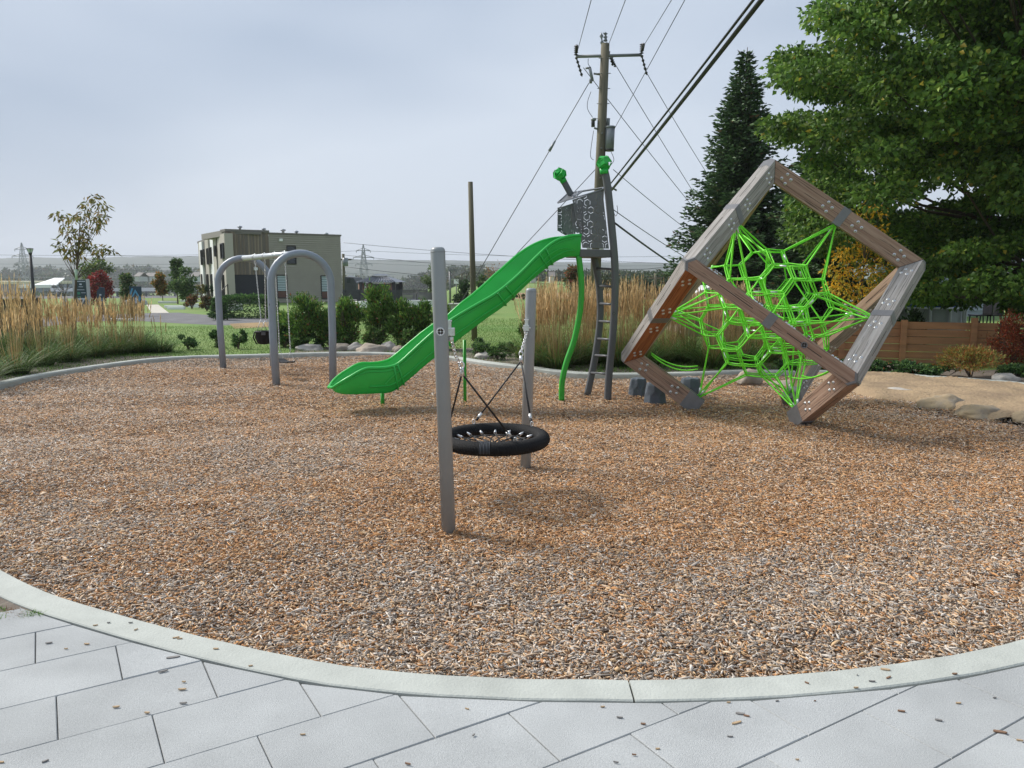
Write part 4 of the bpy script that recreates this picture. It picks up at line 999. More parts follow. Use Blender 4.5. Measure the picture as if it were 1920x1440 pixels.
gl_back = [(-15, 672, 1.6), (22, 664, 1.6), (52, 668, 1.45), (95, 664, 1.25), (128, 660, 1.12), (160, 657, 1.1), (205, 655, 1.1), (245, 655, 1.15)]
gl2 = [(300, 664, .62)]
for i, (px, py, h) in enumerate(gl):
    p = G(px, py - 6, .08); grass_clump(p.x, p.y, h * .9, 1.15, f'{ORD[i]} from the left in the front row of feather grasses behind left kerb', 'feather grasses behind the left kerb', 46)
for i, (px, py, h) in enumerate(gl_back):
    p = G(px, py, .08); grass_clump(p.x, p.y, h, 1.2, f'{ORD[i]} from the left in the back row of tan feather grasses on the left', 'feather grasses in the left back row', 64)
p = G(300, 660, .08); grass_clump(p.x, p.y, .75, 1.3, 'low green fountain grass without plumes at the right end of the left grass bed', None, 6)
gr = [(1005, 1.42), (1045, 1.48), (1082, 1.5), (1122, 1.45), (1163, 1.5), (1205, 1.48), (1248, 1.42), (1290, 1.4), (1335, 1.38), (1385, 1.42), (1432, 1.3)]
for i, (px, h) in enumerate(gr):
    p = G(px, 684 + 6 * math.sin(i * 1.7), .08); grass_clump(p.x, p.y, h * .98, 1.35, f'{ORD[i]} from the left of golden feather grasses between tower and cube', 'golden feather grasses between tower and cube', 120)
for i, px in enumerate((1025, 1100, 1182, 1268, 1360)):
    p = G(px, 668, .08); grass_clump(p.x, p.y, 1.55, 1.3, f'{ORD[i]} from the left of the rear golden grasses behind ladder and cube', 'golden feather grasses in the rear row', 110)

# ---- small kerbside shrubs
def shrub(px, py, w_, h_, label, palette, wts, group=None, n=900, L_=.07, W_=.035, name='shrub', cat='shrub', Y=None, cone=0., up=.4, zb=.08, cl=True, stem=True):
    p = G(px, py, zb) if Y is None else Vector((P(px, py, Y).x, Y, zb)); Y = p.y
    wm = w_ / FPX * Y / 2; hm = h_ / FPX * Y; t = thing(name, label, cat, (p.x, p.y, zb), 0, group)
    foliage_cloud('foliage', (p.x, p.y, zb + hm * .52), (wm, wm * .9, hm * .52), n, L_, W_, palette, wts, t, up, cone=cone, clumpy=cl)
    if stem: stems(t, (p.x, p.y, zb - .02), [(p.x + random.uniform(-.6, .6) * wm, p.y + random.uniform(-.6, .6) * wm, zb + hm * random.uniform(.5, .85)) for _ in range(6)], max(.012, hm * .02), 'stem')
    return t
DG = [(.06, .13, .04), (.09, .18, .055), (.13, .23, .065), (.035, .075, .03)]
for i, (px, py, w_, h_) in enumerate(((353, 655, 38, 28), (408, 651, 26, 30), (447, 654, 30, 34), (535, 652, 34, 34), (597, 652, 36, 34))):
    shrub(px, py, w_, h_, f'{ORD[i]} from the left of small dark bushes behind the arch swing', DG, [4, 3, 2, 2], 'small bushes behind the arch swing', 700)
for i, (px, py, w_, h_) in enumerate(((893, 669, 60, 36), (933, 674, 40, 30), (957, 668, 34, 34))):
    shrub(px, py, w_, h_, ['wide low green bush right of the stub pole base', 'small dark green bush in the middle of the group beside the far swing post', 'small bush touching the left of the far grey swing post'][i], DG, [4, 3, 3, 1], None, 800)
shrub(978, 676, 26, 22, 'small yellow green bush at the foot of the columnar cedar', [(.2, .28, .04), (.12, .2, .04)], [2, 2], None, 350)
# ---- cedars behind the rocks
CD = [(.075, .17, .035), (.115, .235, .045), (.17, .29, .055), (.04, .085, .025), (.26, .10, .04), (.22, .25, .06)]
ced = [(532, 650, 44, 74), (575, 652, 72, 108), (618, 652, 46, 84), (655, 652, 60, 112), (712, 653, 60, 138), (755, 654, 62, 100), (792, 654, 50, 98), (832, 656, 56, 90)]
for i, (px, py, w_, h_) in enumerate(ced):
    shrub(px, py, w_ * 1.3, h_ * .9, f'{ORD[i]} from the left in the row of loose green cedars behind the boulders', CD, [3.5, 4.5, 4, 2.2, .5, .8], 'cedars behind the boulders', 4600, .085, .028, 'cedar', 'cedar', None, .35, .8)
for i, (px, py, w_, h_) in enumerate(((560, 655, 42, 26), (640, 655, 40, 28), (700, 657, 46, 44), (770, 660, 44, 48), (800, 657, 40, 40))):
    shrub(px, py, w_, h_, f'{ORD[i]} from the left of low leafy bushes before the cedar row', [(.08, .16, .04), (.13, .22, .06), (.05, .10, .03), (.18, .05, .03)], [4, 3, 3, .4], 'low bushes in front of the cedars', 900)
shrub(990, 672, 34, 94, 'dark columnar cedar standing just right of the far grey swing post', CD, [4, 3, 1, 5, .1, .1], None, 2600, .07, .026, 'cedar', 'cedar', None, .2, .8)
# ---- boulders
M_rock = mat('boulder_stone', (.42, .35, .27), .9, var=.9, vscale=2.6, bump=1.0, bscale=9, col2=(.26, .23, .2), detail=10)
M_rock2 = mat('pale_boulder_stone', (.52, .49, .44), .9, var=.8, vscale=4, bump=1.0, bscale=10, col2=(.33, .30, .27), detail=10)
M_rsand = mat('sandy_boulder_stone', (.40, .30, .18), .95, var=.9, vscale=5, bump=1.0, bscale=14, col2=(.27, .23, .18), detail=10)
def boulder(px, py, w_, h_, label, m_=M_rock, zb=.06, group=None, sq=.7):
    p = G(px, py, zb); wm = w_ / FPX * p.y / 2; hm = h_ / FPX * p.y * (.72 if py < 700 else 1); import bmesh as bme_
    bm = bme_.new(); bme_.ops.create_icosphere(bm, subdivisions=4, radius=1); sd_ = random.random() * 50
    from mathutils import noise
    for v in bm.verts:
        c_ = v.co.normalized(); k = 1 + .30 * noise.noise(c_ * 1.3 + Vector((sd_, 0, 0))) + .10 * noise.noise(c_ * 3.5 + Vector((0, sd_, 0))) + .03 * noise.noise(c_ * 9)
        c_ = c_ * k; c_.z = max(c_.z, -.35); v.co = Vector((c_.x * wm, c_.y * wm * sq, (c_.z) * hm))
    me_ = bpy.data.meshes.new('boulder'); bm.to_mesh(me_); bm.free(); me_.materials.append(m_)
    for q in me_.polygons: q.use_smooth = True
    o = link(bpy.data.objects.new('boulder', me_)); o.location = (p.x, p.y, zb); o.rotation_euler = (0, 0, random.uniform(-.3, .3)); tag(o, label, 'boulder', group); return o
for i, (px, py, w_, h_, m_, lb) in enumerate(((583, 655, 54, 14, M_rock2, 'flat pale boulder behind the kerb left of the right leg of the front arch'), (640, 656, 40, 17, M_rock, 'brownish boulder behind the kerb just right of the arch swing leg'),
        (668, 656, 36, 17, M_rock2, 'small whitish boulder between two brown ones in front of the cedars'), (697, 659, 62, 20, M_rock, 'long low tan boulder in the middle of the row before the cedars'),
        (728, 658, 38, 22, M_rock2, 'grey pointed boulder near the slide in the row before the cedars'), (748, 659, 26, 16, M_rock, 'small orange brown boulder half hidden by the slide'), (908, 671, 34, 14, M_rock2, 'pale flat boulder beside the wide bush behind the slide support'))):
    boulder(px, py, w_, h_, lb, m_, .09)
for px, py, w_, h_, m_, lb in ((1405, 712, 50, 18, M_rock, 'small tan boulder seen through the net inside the cube'), (1684, 741, 78, 13, M_rock2, 'half buried white patched boulder in the sand right of the cube'), (1766, 761, 96, 20, M_rsand, 'rounded yellow tan boulder buried in the sand at the chip edge'),
        (1838, 777, 96, 18, M_rsand, 'grey mottled boulder at the edge of the sand near the right border'), (1925, 786, 60, 14, M_rsand, 'pale boulder cut by the right edge of the photo on the sand'), (1885, 712, 46, 12, M_rock2, 'flat white rock behind the kerb under the red shrub')):
    boulder(px, py, w_, h_, lb, m_, .03 if py > 715 else .1)
boulder(1470, 722, 60, 9, 'low tan stone hump in the sand just behind the near foot of the cube', M_rock, .02)

# ---- right border plants
RS = [(.30, .05, .025), (.22, .07, .03), (.36, .11, .04), (.14, .05, .03), (.12, .12, .04)]
shrub(1898, 693, 84, 108, 'rusty red shrub at the right edge in front of the timber wall', RS, [4, 3, 3, 2, 1], None, 5200, .05, .018)
shrub(1820, 708, 116, 64, 'orange and yellow green feathery shrub left of the red shrub', [(.34, .17, .05), (.30, .25, .06), (.20, .24, .06), (.42, .12, .05)], [3, 3, 3, 1], None, 4200, .055, .014, up=.7)
shrub(1905, 706, 70, 28, 'low dark green plants under the red shrub', DG, [3, 3, 2, 3], None, 1200)
for i, (px, py, w_, h_) in enumerate(((1640, 697, 70, 18), (1690, 700, 80, 20), (1745, 704, 70, 26), (1475, 695, 70, 20), (1560, 695, 80, 20))):
    shrub(px, py, w_, h_, f'{["third","fourth","fifth","first","second"][i]} from the left of low leafy plants along the timber wall', DG + [(.28, .10, .04)], [4, 3, 3, 3, .3], 'ground cover plants at the timber wall', 1100, .06, .04)

# ================================================================== trees
def tree(name, label, cat, base, H, tr, clumps, ls, nper, palette, wts, m=M_leaf, lean=(0, 0), group=None, wl=.8, bark=M_bark, limb=True, drp=.25, zmin=.35, rz=.55, trunk_top=.85, shell=.5):
    x, y, z = base; t = thing(name, label, cat, base, 0, group)
    top_ = Vector((x + lean[0], y + lean[1], z + H * trunk_top)); b = MB()
    tp = [Vector(base) + Vector((0, 0, -.1)), Vector((x + lean[0] * .25 + random.gauss(0, .02) * H * .3, y + lean[1] * .25, z + H * .3)), Vector((x + lean[0] * .6 + random.gauss(0, .02) * H * .3, y + lean[1] * .6, z + H * .6)), top_]
    tp = catm(tp, 4); b.tube(tp, [tr * (1 - .8 * i / (len(tp) - 1)) * (1.25 if i == 0 else 1) for i in range(len(tp))], 9)
    b.build('trunk', [bark], t)
    if limb:
        b = MB()
        for ci_, c_ in enumerate(clumps):
            if len(clumps) > 300 and ci_ % 5: continue
            c3 = Vector(c_[:3]); f = max(zmin * .6, min(.95, (c3.z - z) / (H * trunk_top) * .72)); s_ = tp[min(len(tp) - 1, int(f * (len(tp) - 1)))]; md = s_.lerp(c3, .55) + Vector((0, 0, -.06 * (c3 - s_).length)); r0 = max(.006, tr * (.22 + .2 * (1 - f))) * (.6 if len(clumps) > 300 else 1)
            b.tube([s_, md, c3], [r0, r0 * .55, r0 * .18], 5, cap=False)
        b.build('limbs', [bark], t)
    pos = []; dr = []
    for c_ in clumps:
        c3 = np.array(c_[:3]); rad = c_[3]; n = max(4, int(nper * (rad / .6) ** 2)); d = nrm(rng.normal(size=(n, 3))); pp = d * rng.random((n, 1)) ** shell * np.array([1, 1, rz]) * rad
        pos.append(c3 + pp); dr.append(nrm(pp + rng.normal(size=(n, 3)) * rad * .5) + np.array([0, 0, -drp]))
    pos = np.concatenate(pos); dr = np.concatenate(dr); n = len(pos)
    ctone = np.concatenate([np.full(max(4, int(nper * (c_[3] / .6) ** 2)), random.uniform(.82, 1.2)) for c_ in clumps])
    leaves('crown', pos, dr, ls * rng.uniform(.6, 1.3, n), ls * wl * rng.uniform(.6, 1.2, n), pal(n, palette, wts) * ctone[:, None], m, t)
    return t
# big maple, trunk just at the right edge
poly = [(1560, -900), (1560, 25), (1600, 60), (1690, 60), (1640, 110), (1560, 95), (1500, 88), (1450, 95), (1440, 145), (1500, 175), (1560, 205), (1540, 228), (1470, 232), (1470, 265), (1520, 305), (1530, 345), (1480, 370), (1450, 400), (1420, 430), (1440, 480), (1520, 480), (1590, 470), (1660, 510), (1715, 570), (1800, 590), (1900, 580), (2600, 560), (2600, -900)]
tb = Vector((11.3, 16.6, .05)); cl = []
tries = 0
while len(cl) < 880 and tries < 60000:
    tries += 1
    d = Vector((random.gauss(0, 1), random.gauss(0, 1), random.gauss(0, 1))).normalized() * random.random() ** .34
    c3 = Vector((tb.x + d.x * 7.2, tb.y + d.y * 5.0 - .3, 6.0 + d.z * 5.6))
    if c3.z < .8 or c3.y < 11.8: continue
    X_, Y_ = proj(*c3)
    if not inside(np.array([[X_, Y_]]), poly)[0]: continue
    if 1545 < X_ < 1700 and 365 < Y_ < 600 and c3.y < 16.4: continue
    if c3.x > 15 and random.random() < .6: continue
    # sky gaps
    if any((X_ - gx_) ** 2 + (Y_ - gy_) ** 2 < gr_ ** 2 for gx_, gy_, gr_ in ((1750, 80, 26), (1722, 205, 34), (1840, 170, 24), (1720, 365, 26), (1855, 345, 26), (1640, 265, 22), (1650, 318, 18))): continue
    cl.append((c3.x, c3.y, c3.z, random.uniform(.42, .72)))
MG = [(.08, .165, .033), (.12, .225, .042), (.17, .29, .055), (.05, .10, .026), (.24, .33, .055), (.42, .34, .05)]
tree('maple_tree', 'huge dense green maple filling the upper right, overhanging the cube', 'maple tree', tb, 12, .26, cl, .105, 470, MG, [3.5, 4.5, 4, 2, 1.2, .14], drp=.45, wl=.85, rz=.42)

def conifer(name, label, base, H, Rm, tr, seed, nb=8, dens=1.0, palette=None, group=None, zs=.04, ls=.15, tk=.92):
    x, y, z = base; g = random.Random(seed); t = thing(name, label, 'spruce tree' if 'spruce' in name else 'conifer', base, 0, group)
    b = MB(); b.tube([(x, y, z - .1), (x, y, z + H * .5), (x + .02 * H * .3, y, z + H)], [tr, tr * .6, .01], 8); b.build('trunk', [M_bark], t)
    pos = []; dr = []; Ls = []; bb = MB(); nw_ = int(H * 5.4)
    for k in range(nw_):
        f = zs + (1 - zs) * (k / nw_) ** .92; zz = z + H * f; Lb = Rm * (1 - f) ** tk * g.uniform(.82, 1.0) + .03
        for j in range(nb):
            an = 6.283 * (j + g.random() * .8) / nb + k * 1.3; Lj = Lb * g.uniform(.55, 1.15); o_ = np.array([math.cos(an), math.sin(an), 0]); sd_ = np.array([-math.sin(an), math.cos(an), 0]); rise = .55 * f ** 1.5 - .18
            n1 = max(3, int(Lj / .09 * dens))
            P0 = np.array([x, y, zz])
            if Lj > .5: bb.tube([tuple(P0), tuple(P0 + o_ * Lj * .5 + np.array([0, 0, rise * Lj * .5 - .03])), tuple(P0 + o_ * Lj * .95 + np.array([0, 0, rise * Lj + .08 * Lj]))], [max(.008, tr * .14), .008, .003], 4, cap=False)
            for q in range(n1):
                s_ = (q + .6) / n1; c_ = P0 + o_ * Lj * s_ + np.array([0, 0, rise * Lj * s_ + .16 * Lj * s_ * s_ - .05])
                wt = min(.16, .35 * Lj) + .42 * Lj * (1 - s_) * .55
                for side in (-1, 1):
                    nt_ = max(1, int(wt / .06))
                    for r_ in range(nt_):
                        dd = o_ * .75 + sd_ * side * g.uniform(.5, 1.1) + np.array([0, 0, g.uniform(-.25, .35)])
                        pos.append(c_ + (o_ * .35 + sd_ * side) * wt * (r_ / nt_) + np.array([0, 0, g.uniform(-.16, .05)])); dr.append(dd); Ls.append(g.uniform(.75, 1.3))
                if g.random() < .6: pos.append(c_); dr.append(o_ + np.array([0, 0, g.uniform(0, .6)])); Ls.append(1.1)
    bb.build('branches', [M_bark], t)
    pos = np.array(pos); dr = np.array(dr); n = len(pos); palette = palette or [(.055, .105, .042), (.08, .15, .055), (.12, .20, .075), (.035, .065, .032), (.16, .10, .045)]
    leaves('needles', pos, dr, ls * np.array(Ls), ls * .42, pal(n, palette, [4, 4, 2, 3, .25]), M_needle, t, .3); return t
sp = P(1378, 600, 24); conifer('spruce_tree', 'tall dark pointed spruce behind the left corner of the cube', (sp.x, 24, .05), P(1382, 92, 24).z, 2.95, .15, 3, 9, 1.0, ls=.17)
sp = P(1525, 600, 21.5); conifer('spruce_tree', 'second dark spruce mostly hidden behind the maple and cube top', (sp.x, 21.5, .05), P(1525, 235, 21.5).z, 2.6, .14, 8, 8, .8, ls=.18)

# honey locust: yellow orange young tree
x0 = P(1615, 600, 15.3).x; cl = []
for (px, py, r_) in ((1635, 385, .16), (1612, 400, .14), (1650, 400, .14), (1640, 430, .2), (1600, 462, .25), (1580, 480, .2), (1630, 470, .25), (1665, 480, .18), (1575, 512, .26), (1615, 505, .28), (1655, 515, .26), (1595, 545, .26), (1630, 545, .26), (1668, 545, .22), (1565, 540, .2), (1600, 575, .2), (1645, 572, .2), (1550, 505, .14), (1660, 450, .16)):
    q = P(px, py, 15.3 + random.uniform(-.5, .5)); cl.append((q.x, q.y, q.z, r_ * 1.15))
tree('honey_locust_tree', 'slender young tree with golden orange leaves seen through the right of the cube', 'young tree', (x0, 15.3, .05), 3.3, .035, cl, .10, 620, [(.85, .48, .04), (.78, .55, .06), (.50, .43, .07), (.18, .25, .04), (.70, .30, .04)], [4, 3.5, 3, 1.6, 1], wl=.4, drp=.5, rz=.7)
# young ash at left
x0 = P(140, 640, 18).x; cl = []
for (px, py, r_) in ((178, 372, .16), (160, 385, .14), (190, 385, .14), (192, 402, .14), (180, 412, .15), (150, 405, .16), (112, 402, .14), (132, 408, .17), (165, 398, .14), (120, 425, .12), (150, 430, .18), (178, 425, .14), (190, 418, .1), (128, 440, .15), (150, 452, .2), (115, 458, .13), (108, 466, .1), (135, 468, .18), (160, 448, .14), (168, 462, .14), (190, 466, .16), (208, 470, .12), (148, 480, .14), (128, 482, .1), (185, 475, .1)):
    q = P(px, py, 18 + random.uniform(-.4, .4)); cl.append((q.x, q.y, q.z, r_ * 1.1))
tree('ash_tree', 'thin young tree with sparse olive drooping leaves rising above the left grasses', 'young tree', (x0, 18, .05), P(175, 370, 18).z, .04, cl, .15, 420, [(.15, .17, .04), (.22, .21, .05), (.26, .18, .05), (.09, .10, .03), (.34, .22, .06)], [4, 4, 3, 3, 1], wl=.3, drp=.9, lean=(.35, 0), rz=.75)
b = MB(); q = P(143, 515, 17.93); b.tube([q + Vector((0, 0, -.12)), q + Vector((.0, 0, .12))], .03, 8); b.build('tree_guard', [mat('pale_green_guard', (.45, .6, .45), .6)], bpy.data.objects['ash_tree'])

def simple_tree(px, pyb, w_, h_, Y, name, label, palette, wts, n=14, group=None, ls=None, trunk=.25, shape='round', nper=None, zb=.05, wl=.6, m=M_leaf):
    """tree filling w_ x h_ pixels above pyb at distance Y"""
    X0 = P(px, 560, Y).x; zt = P(px, pyb - h_, Y).z; H = zt - zb; wm = w_ / FPX * Y / 2; cl = []
    for _ in range(n):
        f = random.uniform(trunk, .98); wf = {'round': math.sin(math.pi * min(1, max(.12, (f - trunk) / (1 - trunk) * .85 + .12))), 'cone': 1.05 * (1 - (f - trunk) / (1 - trunk)) + .1, 'vase': .3 + .7 * (f - trunk) / (1 - trunk)}[shape]
        an = random.random() * 6.283; r_ = random.random() ** .5; cl.append((X0 + wm * wf * r_ * math.cos(an) * .8, Y + wm * wf * r_ * math.sin(an) * .8, zb + H * f * .96, wm * .38 * random.uniform(.7, 1.2)))
    ls = ls or max(.06, Y * .0035)
    return tree(name, label, 'tree', (X0, Y, zb), H, max(.03, H * .016), cl, ls, nper or 120 * (.6 / max(.2, wm * .38)) ** 2 * .9, palette, wts, group=group, wl=wl, rz=.8, drp=.2, zmin=trunk, m=m)
GR = [(.06, .12, .035), (.09, .16, .045), (.13, .20, .06), (.04, .08, .03)]
simple_tree(185, 560, 62, 78, 62, 'tree', 'yellow green tree behind the red tree on the far left', [(.10, .16, .04), (.2, .24, .05), (.06, .11, .03)], [4, 2, 3], 16)
simple_tree(187, 588, 54, 80, 44, 'red_maple_tree', 'dark red bushy young tree between the blue sign boards', [(.25, .03, .035), (.32, .05, .04), (.14, .03, .03), (.2, .09, .03)], [4, 3, 3, 1], 22, trunk=.1)
simple_tree(240, 592, 44, 76, 46, 'tree', 'round green bushy tree left of the diamond patterned sign board', GR + [(.2, .17, .06)], [4, 3, 2, 3, 1], 18, trunk=.08)
simple_tree(305, 566, 30, 55, 52, 'tree', 'small orange tinged young tree left of the two green ones', [(.30, .15, .03), (.13, .14, .03), (.2, .14, .03)], [3, 3, 2], 14, trunk=.3)
simple_tree(333, 578, 42, 96, 46, 'tree', 'taller slim green tree on the terraced lawn', GR, [4, 3, 2, 2], 20, trunk=.28, shape='cone')
simple_tree(350, 582, 44, 82, 42, 'tree', 'green tree just left of the building, in front of the taller slim one', GR, [3, 4, 3, 2], 18, trunk=.28)
def bare_tree(px, pyb, w_, h_, Y, label, seed, group=None, col=M_bark, leaf=0):
    g = random.Random(seed); X0 = P(px, 560, Y).x; H = P(px, pyb - h_, Y).z; wm = w_ / FPX * Y / 2; t = thing('bare_tree', label, 'bare tree', (X0, Y, .05), 0, group); b = MB(); b2 = MB(); tips = []
    def br(p, d, L_, r_, dep):
        e_ = p + d * L_; (b if dep == 0 else b2).tube([p, p.lerp(e_, .5) + Vector((g.gauss(0, .03), g.gauss(0, .03), 0)) * L_, e_], [r_, r_ * .8, r_ * .6], 5, cap=False)
        if dep >= 4: tips.append(e_); return
        for _ in range(3 if dep < 3 else 2):
            dd = (d + Vector((g.gauss(0, .45), g.gauss(0, .3), g.uniform(-.05, .35)))).normalized(); br(p.lerp(e_, g.uniform(.55, 1)), dd, L_ * g.uniform(.55, .8), r_ * .6, dep + 1)
    br(Vector((X0, Y, 0)), Vector((0, 0, 1)), H * .36, max(.03, H * .012), 0)
    b.build('trunk', [col], t); b2.build('branches', [col], t)
    if leaf:
        n = leaf; i_ = rng.integers(0, len(tips), n); pos = np.array([tips[i] for i in i_]) + rng.normal(size=(n, 3)) * .15; leaves('leaves', pos, rng.normal(size=(n, 3)), .12, .07, pal(n, [(.3, .14, .07), (.25, .2, .07)], [1, 1]), M_leaf, t)
    return t
bare_tree(122, 586, 70, 80, 40, 'leafless grey branched tree behind the lamp post on the left', 5); bare_tree(107, 580, 50, 60, 48, 'smaller leafless shrub like tree at the end of the industrial hall', 6)
bare_tree(872, 600, 46, 118, 38, 'leafless birch like tree beside the stub pole', 7); bare_tree(1198, 575, 40, 62, 60, 'leafless tree standing alone right of the ladder', 9); bare_tree(925, 580, 50, 90, 46, 'nearly bare tree with few reddish leaves above the slide', 12, leaf=160)
simple_tree(807, 590, 44, 94, 40, 'willow_tree', 'pale green upright willow bush right of the grey fence', [(.12, .18, .07), (.17, .23, .09), (.08, .12, .05)], [4, 3, 3], 18, trunk=.1, shape='vase', wl=.3)
simple_tree(868, 604, 46, 78, 34, 'evergreen_tree', 'dense dark evergreen bush behind the stub pole', [(.03, .06, .025), (.05, .09, .035)], [3, 2], 20, trunk=.02)
simple_tree(905, 585, 26, 70, 50, 'tree', 'small round green tree right of the stub pole', GR, [4, 3, 2, 2], 10, trunk=.1)
simple_tree(1022, 620, 40, 112, 26, 'tree', 'thin light green young tree right of the far swing post', [(.12, .18, .06), (.18, .24, .07), (.08, .12, .04)], [4, 3, 3], 14, trunk=.15, nper=60)
simple_tree(1075, 600, 56, 104, 34, 'tree', 'rust and green autumn tree behind the green front leg of the tower', [(.10, .13, .05), (.30, .10, .06), (.20, .12, .06), (.06, .09, .04)], [4, 3, 2, 3], 22, trunk=.1, shape='cone')
simple_tree(1105, 600, 34, 76, 36, 'tree', 'olive leafed tree hidden partly by the utility pole', [(.12, .11, .05), (.16, .12, .05), (.06, .09, .04)], [4, 2, 3], 12, trunk=.1)
for i, (px, w_, h_, lb) in enumerate(((1172, 34, 52, 'blue green conifer right of the tower ladder'), (1188, 24, 40, 'small dark conifer between the ladder conifer and the bare tree'), (1217, 26, 54, 'pointed blue green conifer beside the distant pole'), (1232, 24, 40, 'low dark conifer right of the distant pole'))):
    simple_tree(px, 582, w_, h_, 55, 'conifer', lb, [(.035, .065, .04), (.05, .085, .05), (.025, .04, .028)], [3, 2, 2], 14, trunk=.02, shape='cone')
# hedges and shrubs by the building
shrub(412, 600, 40, 40, 'rounded dark clipped hedge left of the long one by the building', DG, [4, 3, 1, 3], None, 2600, .10, .05, 'hedge', 'hedge', None, 0, .2)
t = thing('hedge', 'long low clipped dark green hedge in front of the building', 'hedge', (G(462, 600).x, G(462, 600).y, .05)); g0 = G(462, 600)
n = 9000; pp = rng.uniform(-1, 1, (n, 3)); ax_i = rng.integers(0, 3, n); pp[np.arange(n), ax_i] = np.sign(pp[np.arange(n), ax_i]) * (1 - rng.random(n) * .15); pp = pp / (np.sum(np.abs(pp) ** 4, 1, keepdims=True) ** .25)
leaves('foliage', np.array([g0.x, g0.y + .3, .45]) + pp * np.array([1.05, .6, .46]) + rng.normal(size=(n, 3)) * .03, pp + rng.normal(size=(n, 3)) * .4, .09, .05, pal(n, DG, [4, 4, 2, 3]), M_leaf, t)
shrub(360, 579, 34, 30, 'bronze leafed shrub at the left front of the building', [(.16, .09, .04), (.11, .11, .04), (.2, .07, .03)], [3, 3, 2], None, 900, .1, .06); shrub(388, 583, 34, 34, 'dark bronze rounded shrub beside the building steps', [(.10, .06, .03), (.07, .08, .03)], [3, 3], None, 900, .1, .06)
shrub(379, 576, 14, 10, 'tiny bright yellow shrub between the bronze shrubs', [(.55, .5, .05)], [1], None, 250, .08, .05); shrub(394, 575, 12, 46, 'narrow dark evergreen at the corner of the building', [(.03, .07, .03)], [1], None, 500, .1, .05)
shrub(378, 560, 22, 34, 'yellowish shrub behind the bronze ones', [(.25, .24, .06), (.15, .15, .05)], [1, 1], None, 500, .12, .08, Y=55)
# bushes added behind the timber wall, their dark colour standing in for tree shade
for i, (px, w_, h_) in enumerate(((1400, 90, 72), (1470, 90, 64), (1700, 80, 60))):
    shrub(px, 600, w_, h_, f'{ORD[i]} from the left of added bushes coloured dark as tree shade behind the timber wall', [(.03, .06, .025), (.05, .09, .03)], [3, 2], 'dark bushes behind the timber wall', 1500, .11, .06, Y=18.5)
# tiny cedars row at the far lawn edge
for i in range(9):
    px = 952 + i * 9.5; shrub(px, 563, 7, 12, f'{ORD[i]} from the left in the row of tiny young cedars at the far lawn edge', [(.05, .1, .03), (.03, .06, .02)], [1, 1], 'tiny cedars at the far lawn edge', 60, .16, .1, 'cedar', 'cedar', None, .6, .8, stem=False)

# ================================================================== buildings and far things
class Wall:
    """vertical wall from A to B (ground points); s along, z up, o outward"""
    def __init__(s, A, B, flip=False):
        s.A = Vector((A[0], A[1], 0)); s.B = Vector((B[0], B[1], 0)); s.d = (s.B - s.A).normalized(); s.L = (s.B - s.A).length; s.n = Vector((s.d.y, -s.d.x, 0))
        if s.n.dot(Vector((0, 0, 0)) - s.A) < 0: s.n = -s.n
    def pt(s, q, z, o=0): return s.A + s.d * q + s.n * o + Vector((0, 0, z))
    def hit(s, px, py):
        r_ = ray(px, py); C0 = Vector((0, 0, CAM_H)); t = (s.A - C0).dot(s.n) / Vector(r_).dot(s.n); p = C0 + Vector(r_) * t; return (p - s.A).dot(s.d), p.z
    def box(s, mb, s0, s1, z0, z1, o0, o1, mi=0):
        v = [s.pt(q, z, o) for z in (z0, z1) for q, o in ((s0, o0), (s1, o0), (s1, o1), (s0, o1))]
        mb.add(v, [(3, 2, 1, 0), (4, 5, 6, 7), (0, 1, 5, 4), (1, 2, 6, 5), (2, 3, 7, 6), (3, 0, 4, 7)], mi)
M_glass = mat('dark_glass', (.02, .024, .03), .12, spec=.8); M_frame = mat('dark_frame', (.03, .028, .03), .5)
M_tan = mat('tan_siding', (.36, .335, .28), .75, var=.06, vscale=2); M_blk = mat('charcoal_brick', (.028, .030, .038), .8, var=.3, vscale=20, bump=.4)
M_bw = mat('white_panel', (.82, .82, .82), .6); M_bg = mat('grey_panel', (.26, .24, .22), .7); M_bd = mat('dark_grey_panel', (.10, .09, .085), .7)
M_trim = mat('roof_trim', (.16, .145, .13), .6)
bA = P(430, 560, 46); bB = P(641, 560, 50); W1 = Wall(bA, bB); bC = P(377, 560, 60); W2 = Wall(bA, bC)
bld = thing('office_building', 'two storey flat roofed tan building with brown boards, dark base and striped left front', 'building', (bA.x, bA.y, 0))
zt = P(430, 430, 46).z; zr = W1.hit(641, 442)[1]; sm = W1.hit(505, 500)[0]; zm = W1.hit(432, 515)[1]
# massing body
back = (W1.d * 0 + (-W1.n) * 14); 
b = MB(); b.prism([W1.pt(0, -.3, -.02), W1.pt(W1.L, -.3, -.02), W1.pt(W1.L, -.3, -.02) - W1.n * 14, Vector((bC.x, bC.y, -.3)) - W2.n * .02 - W1.n * 0, ], (0, 0, zr - .15 + .3)); b.build('wall', [M_tan], bld)
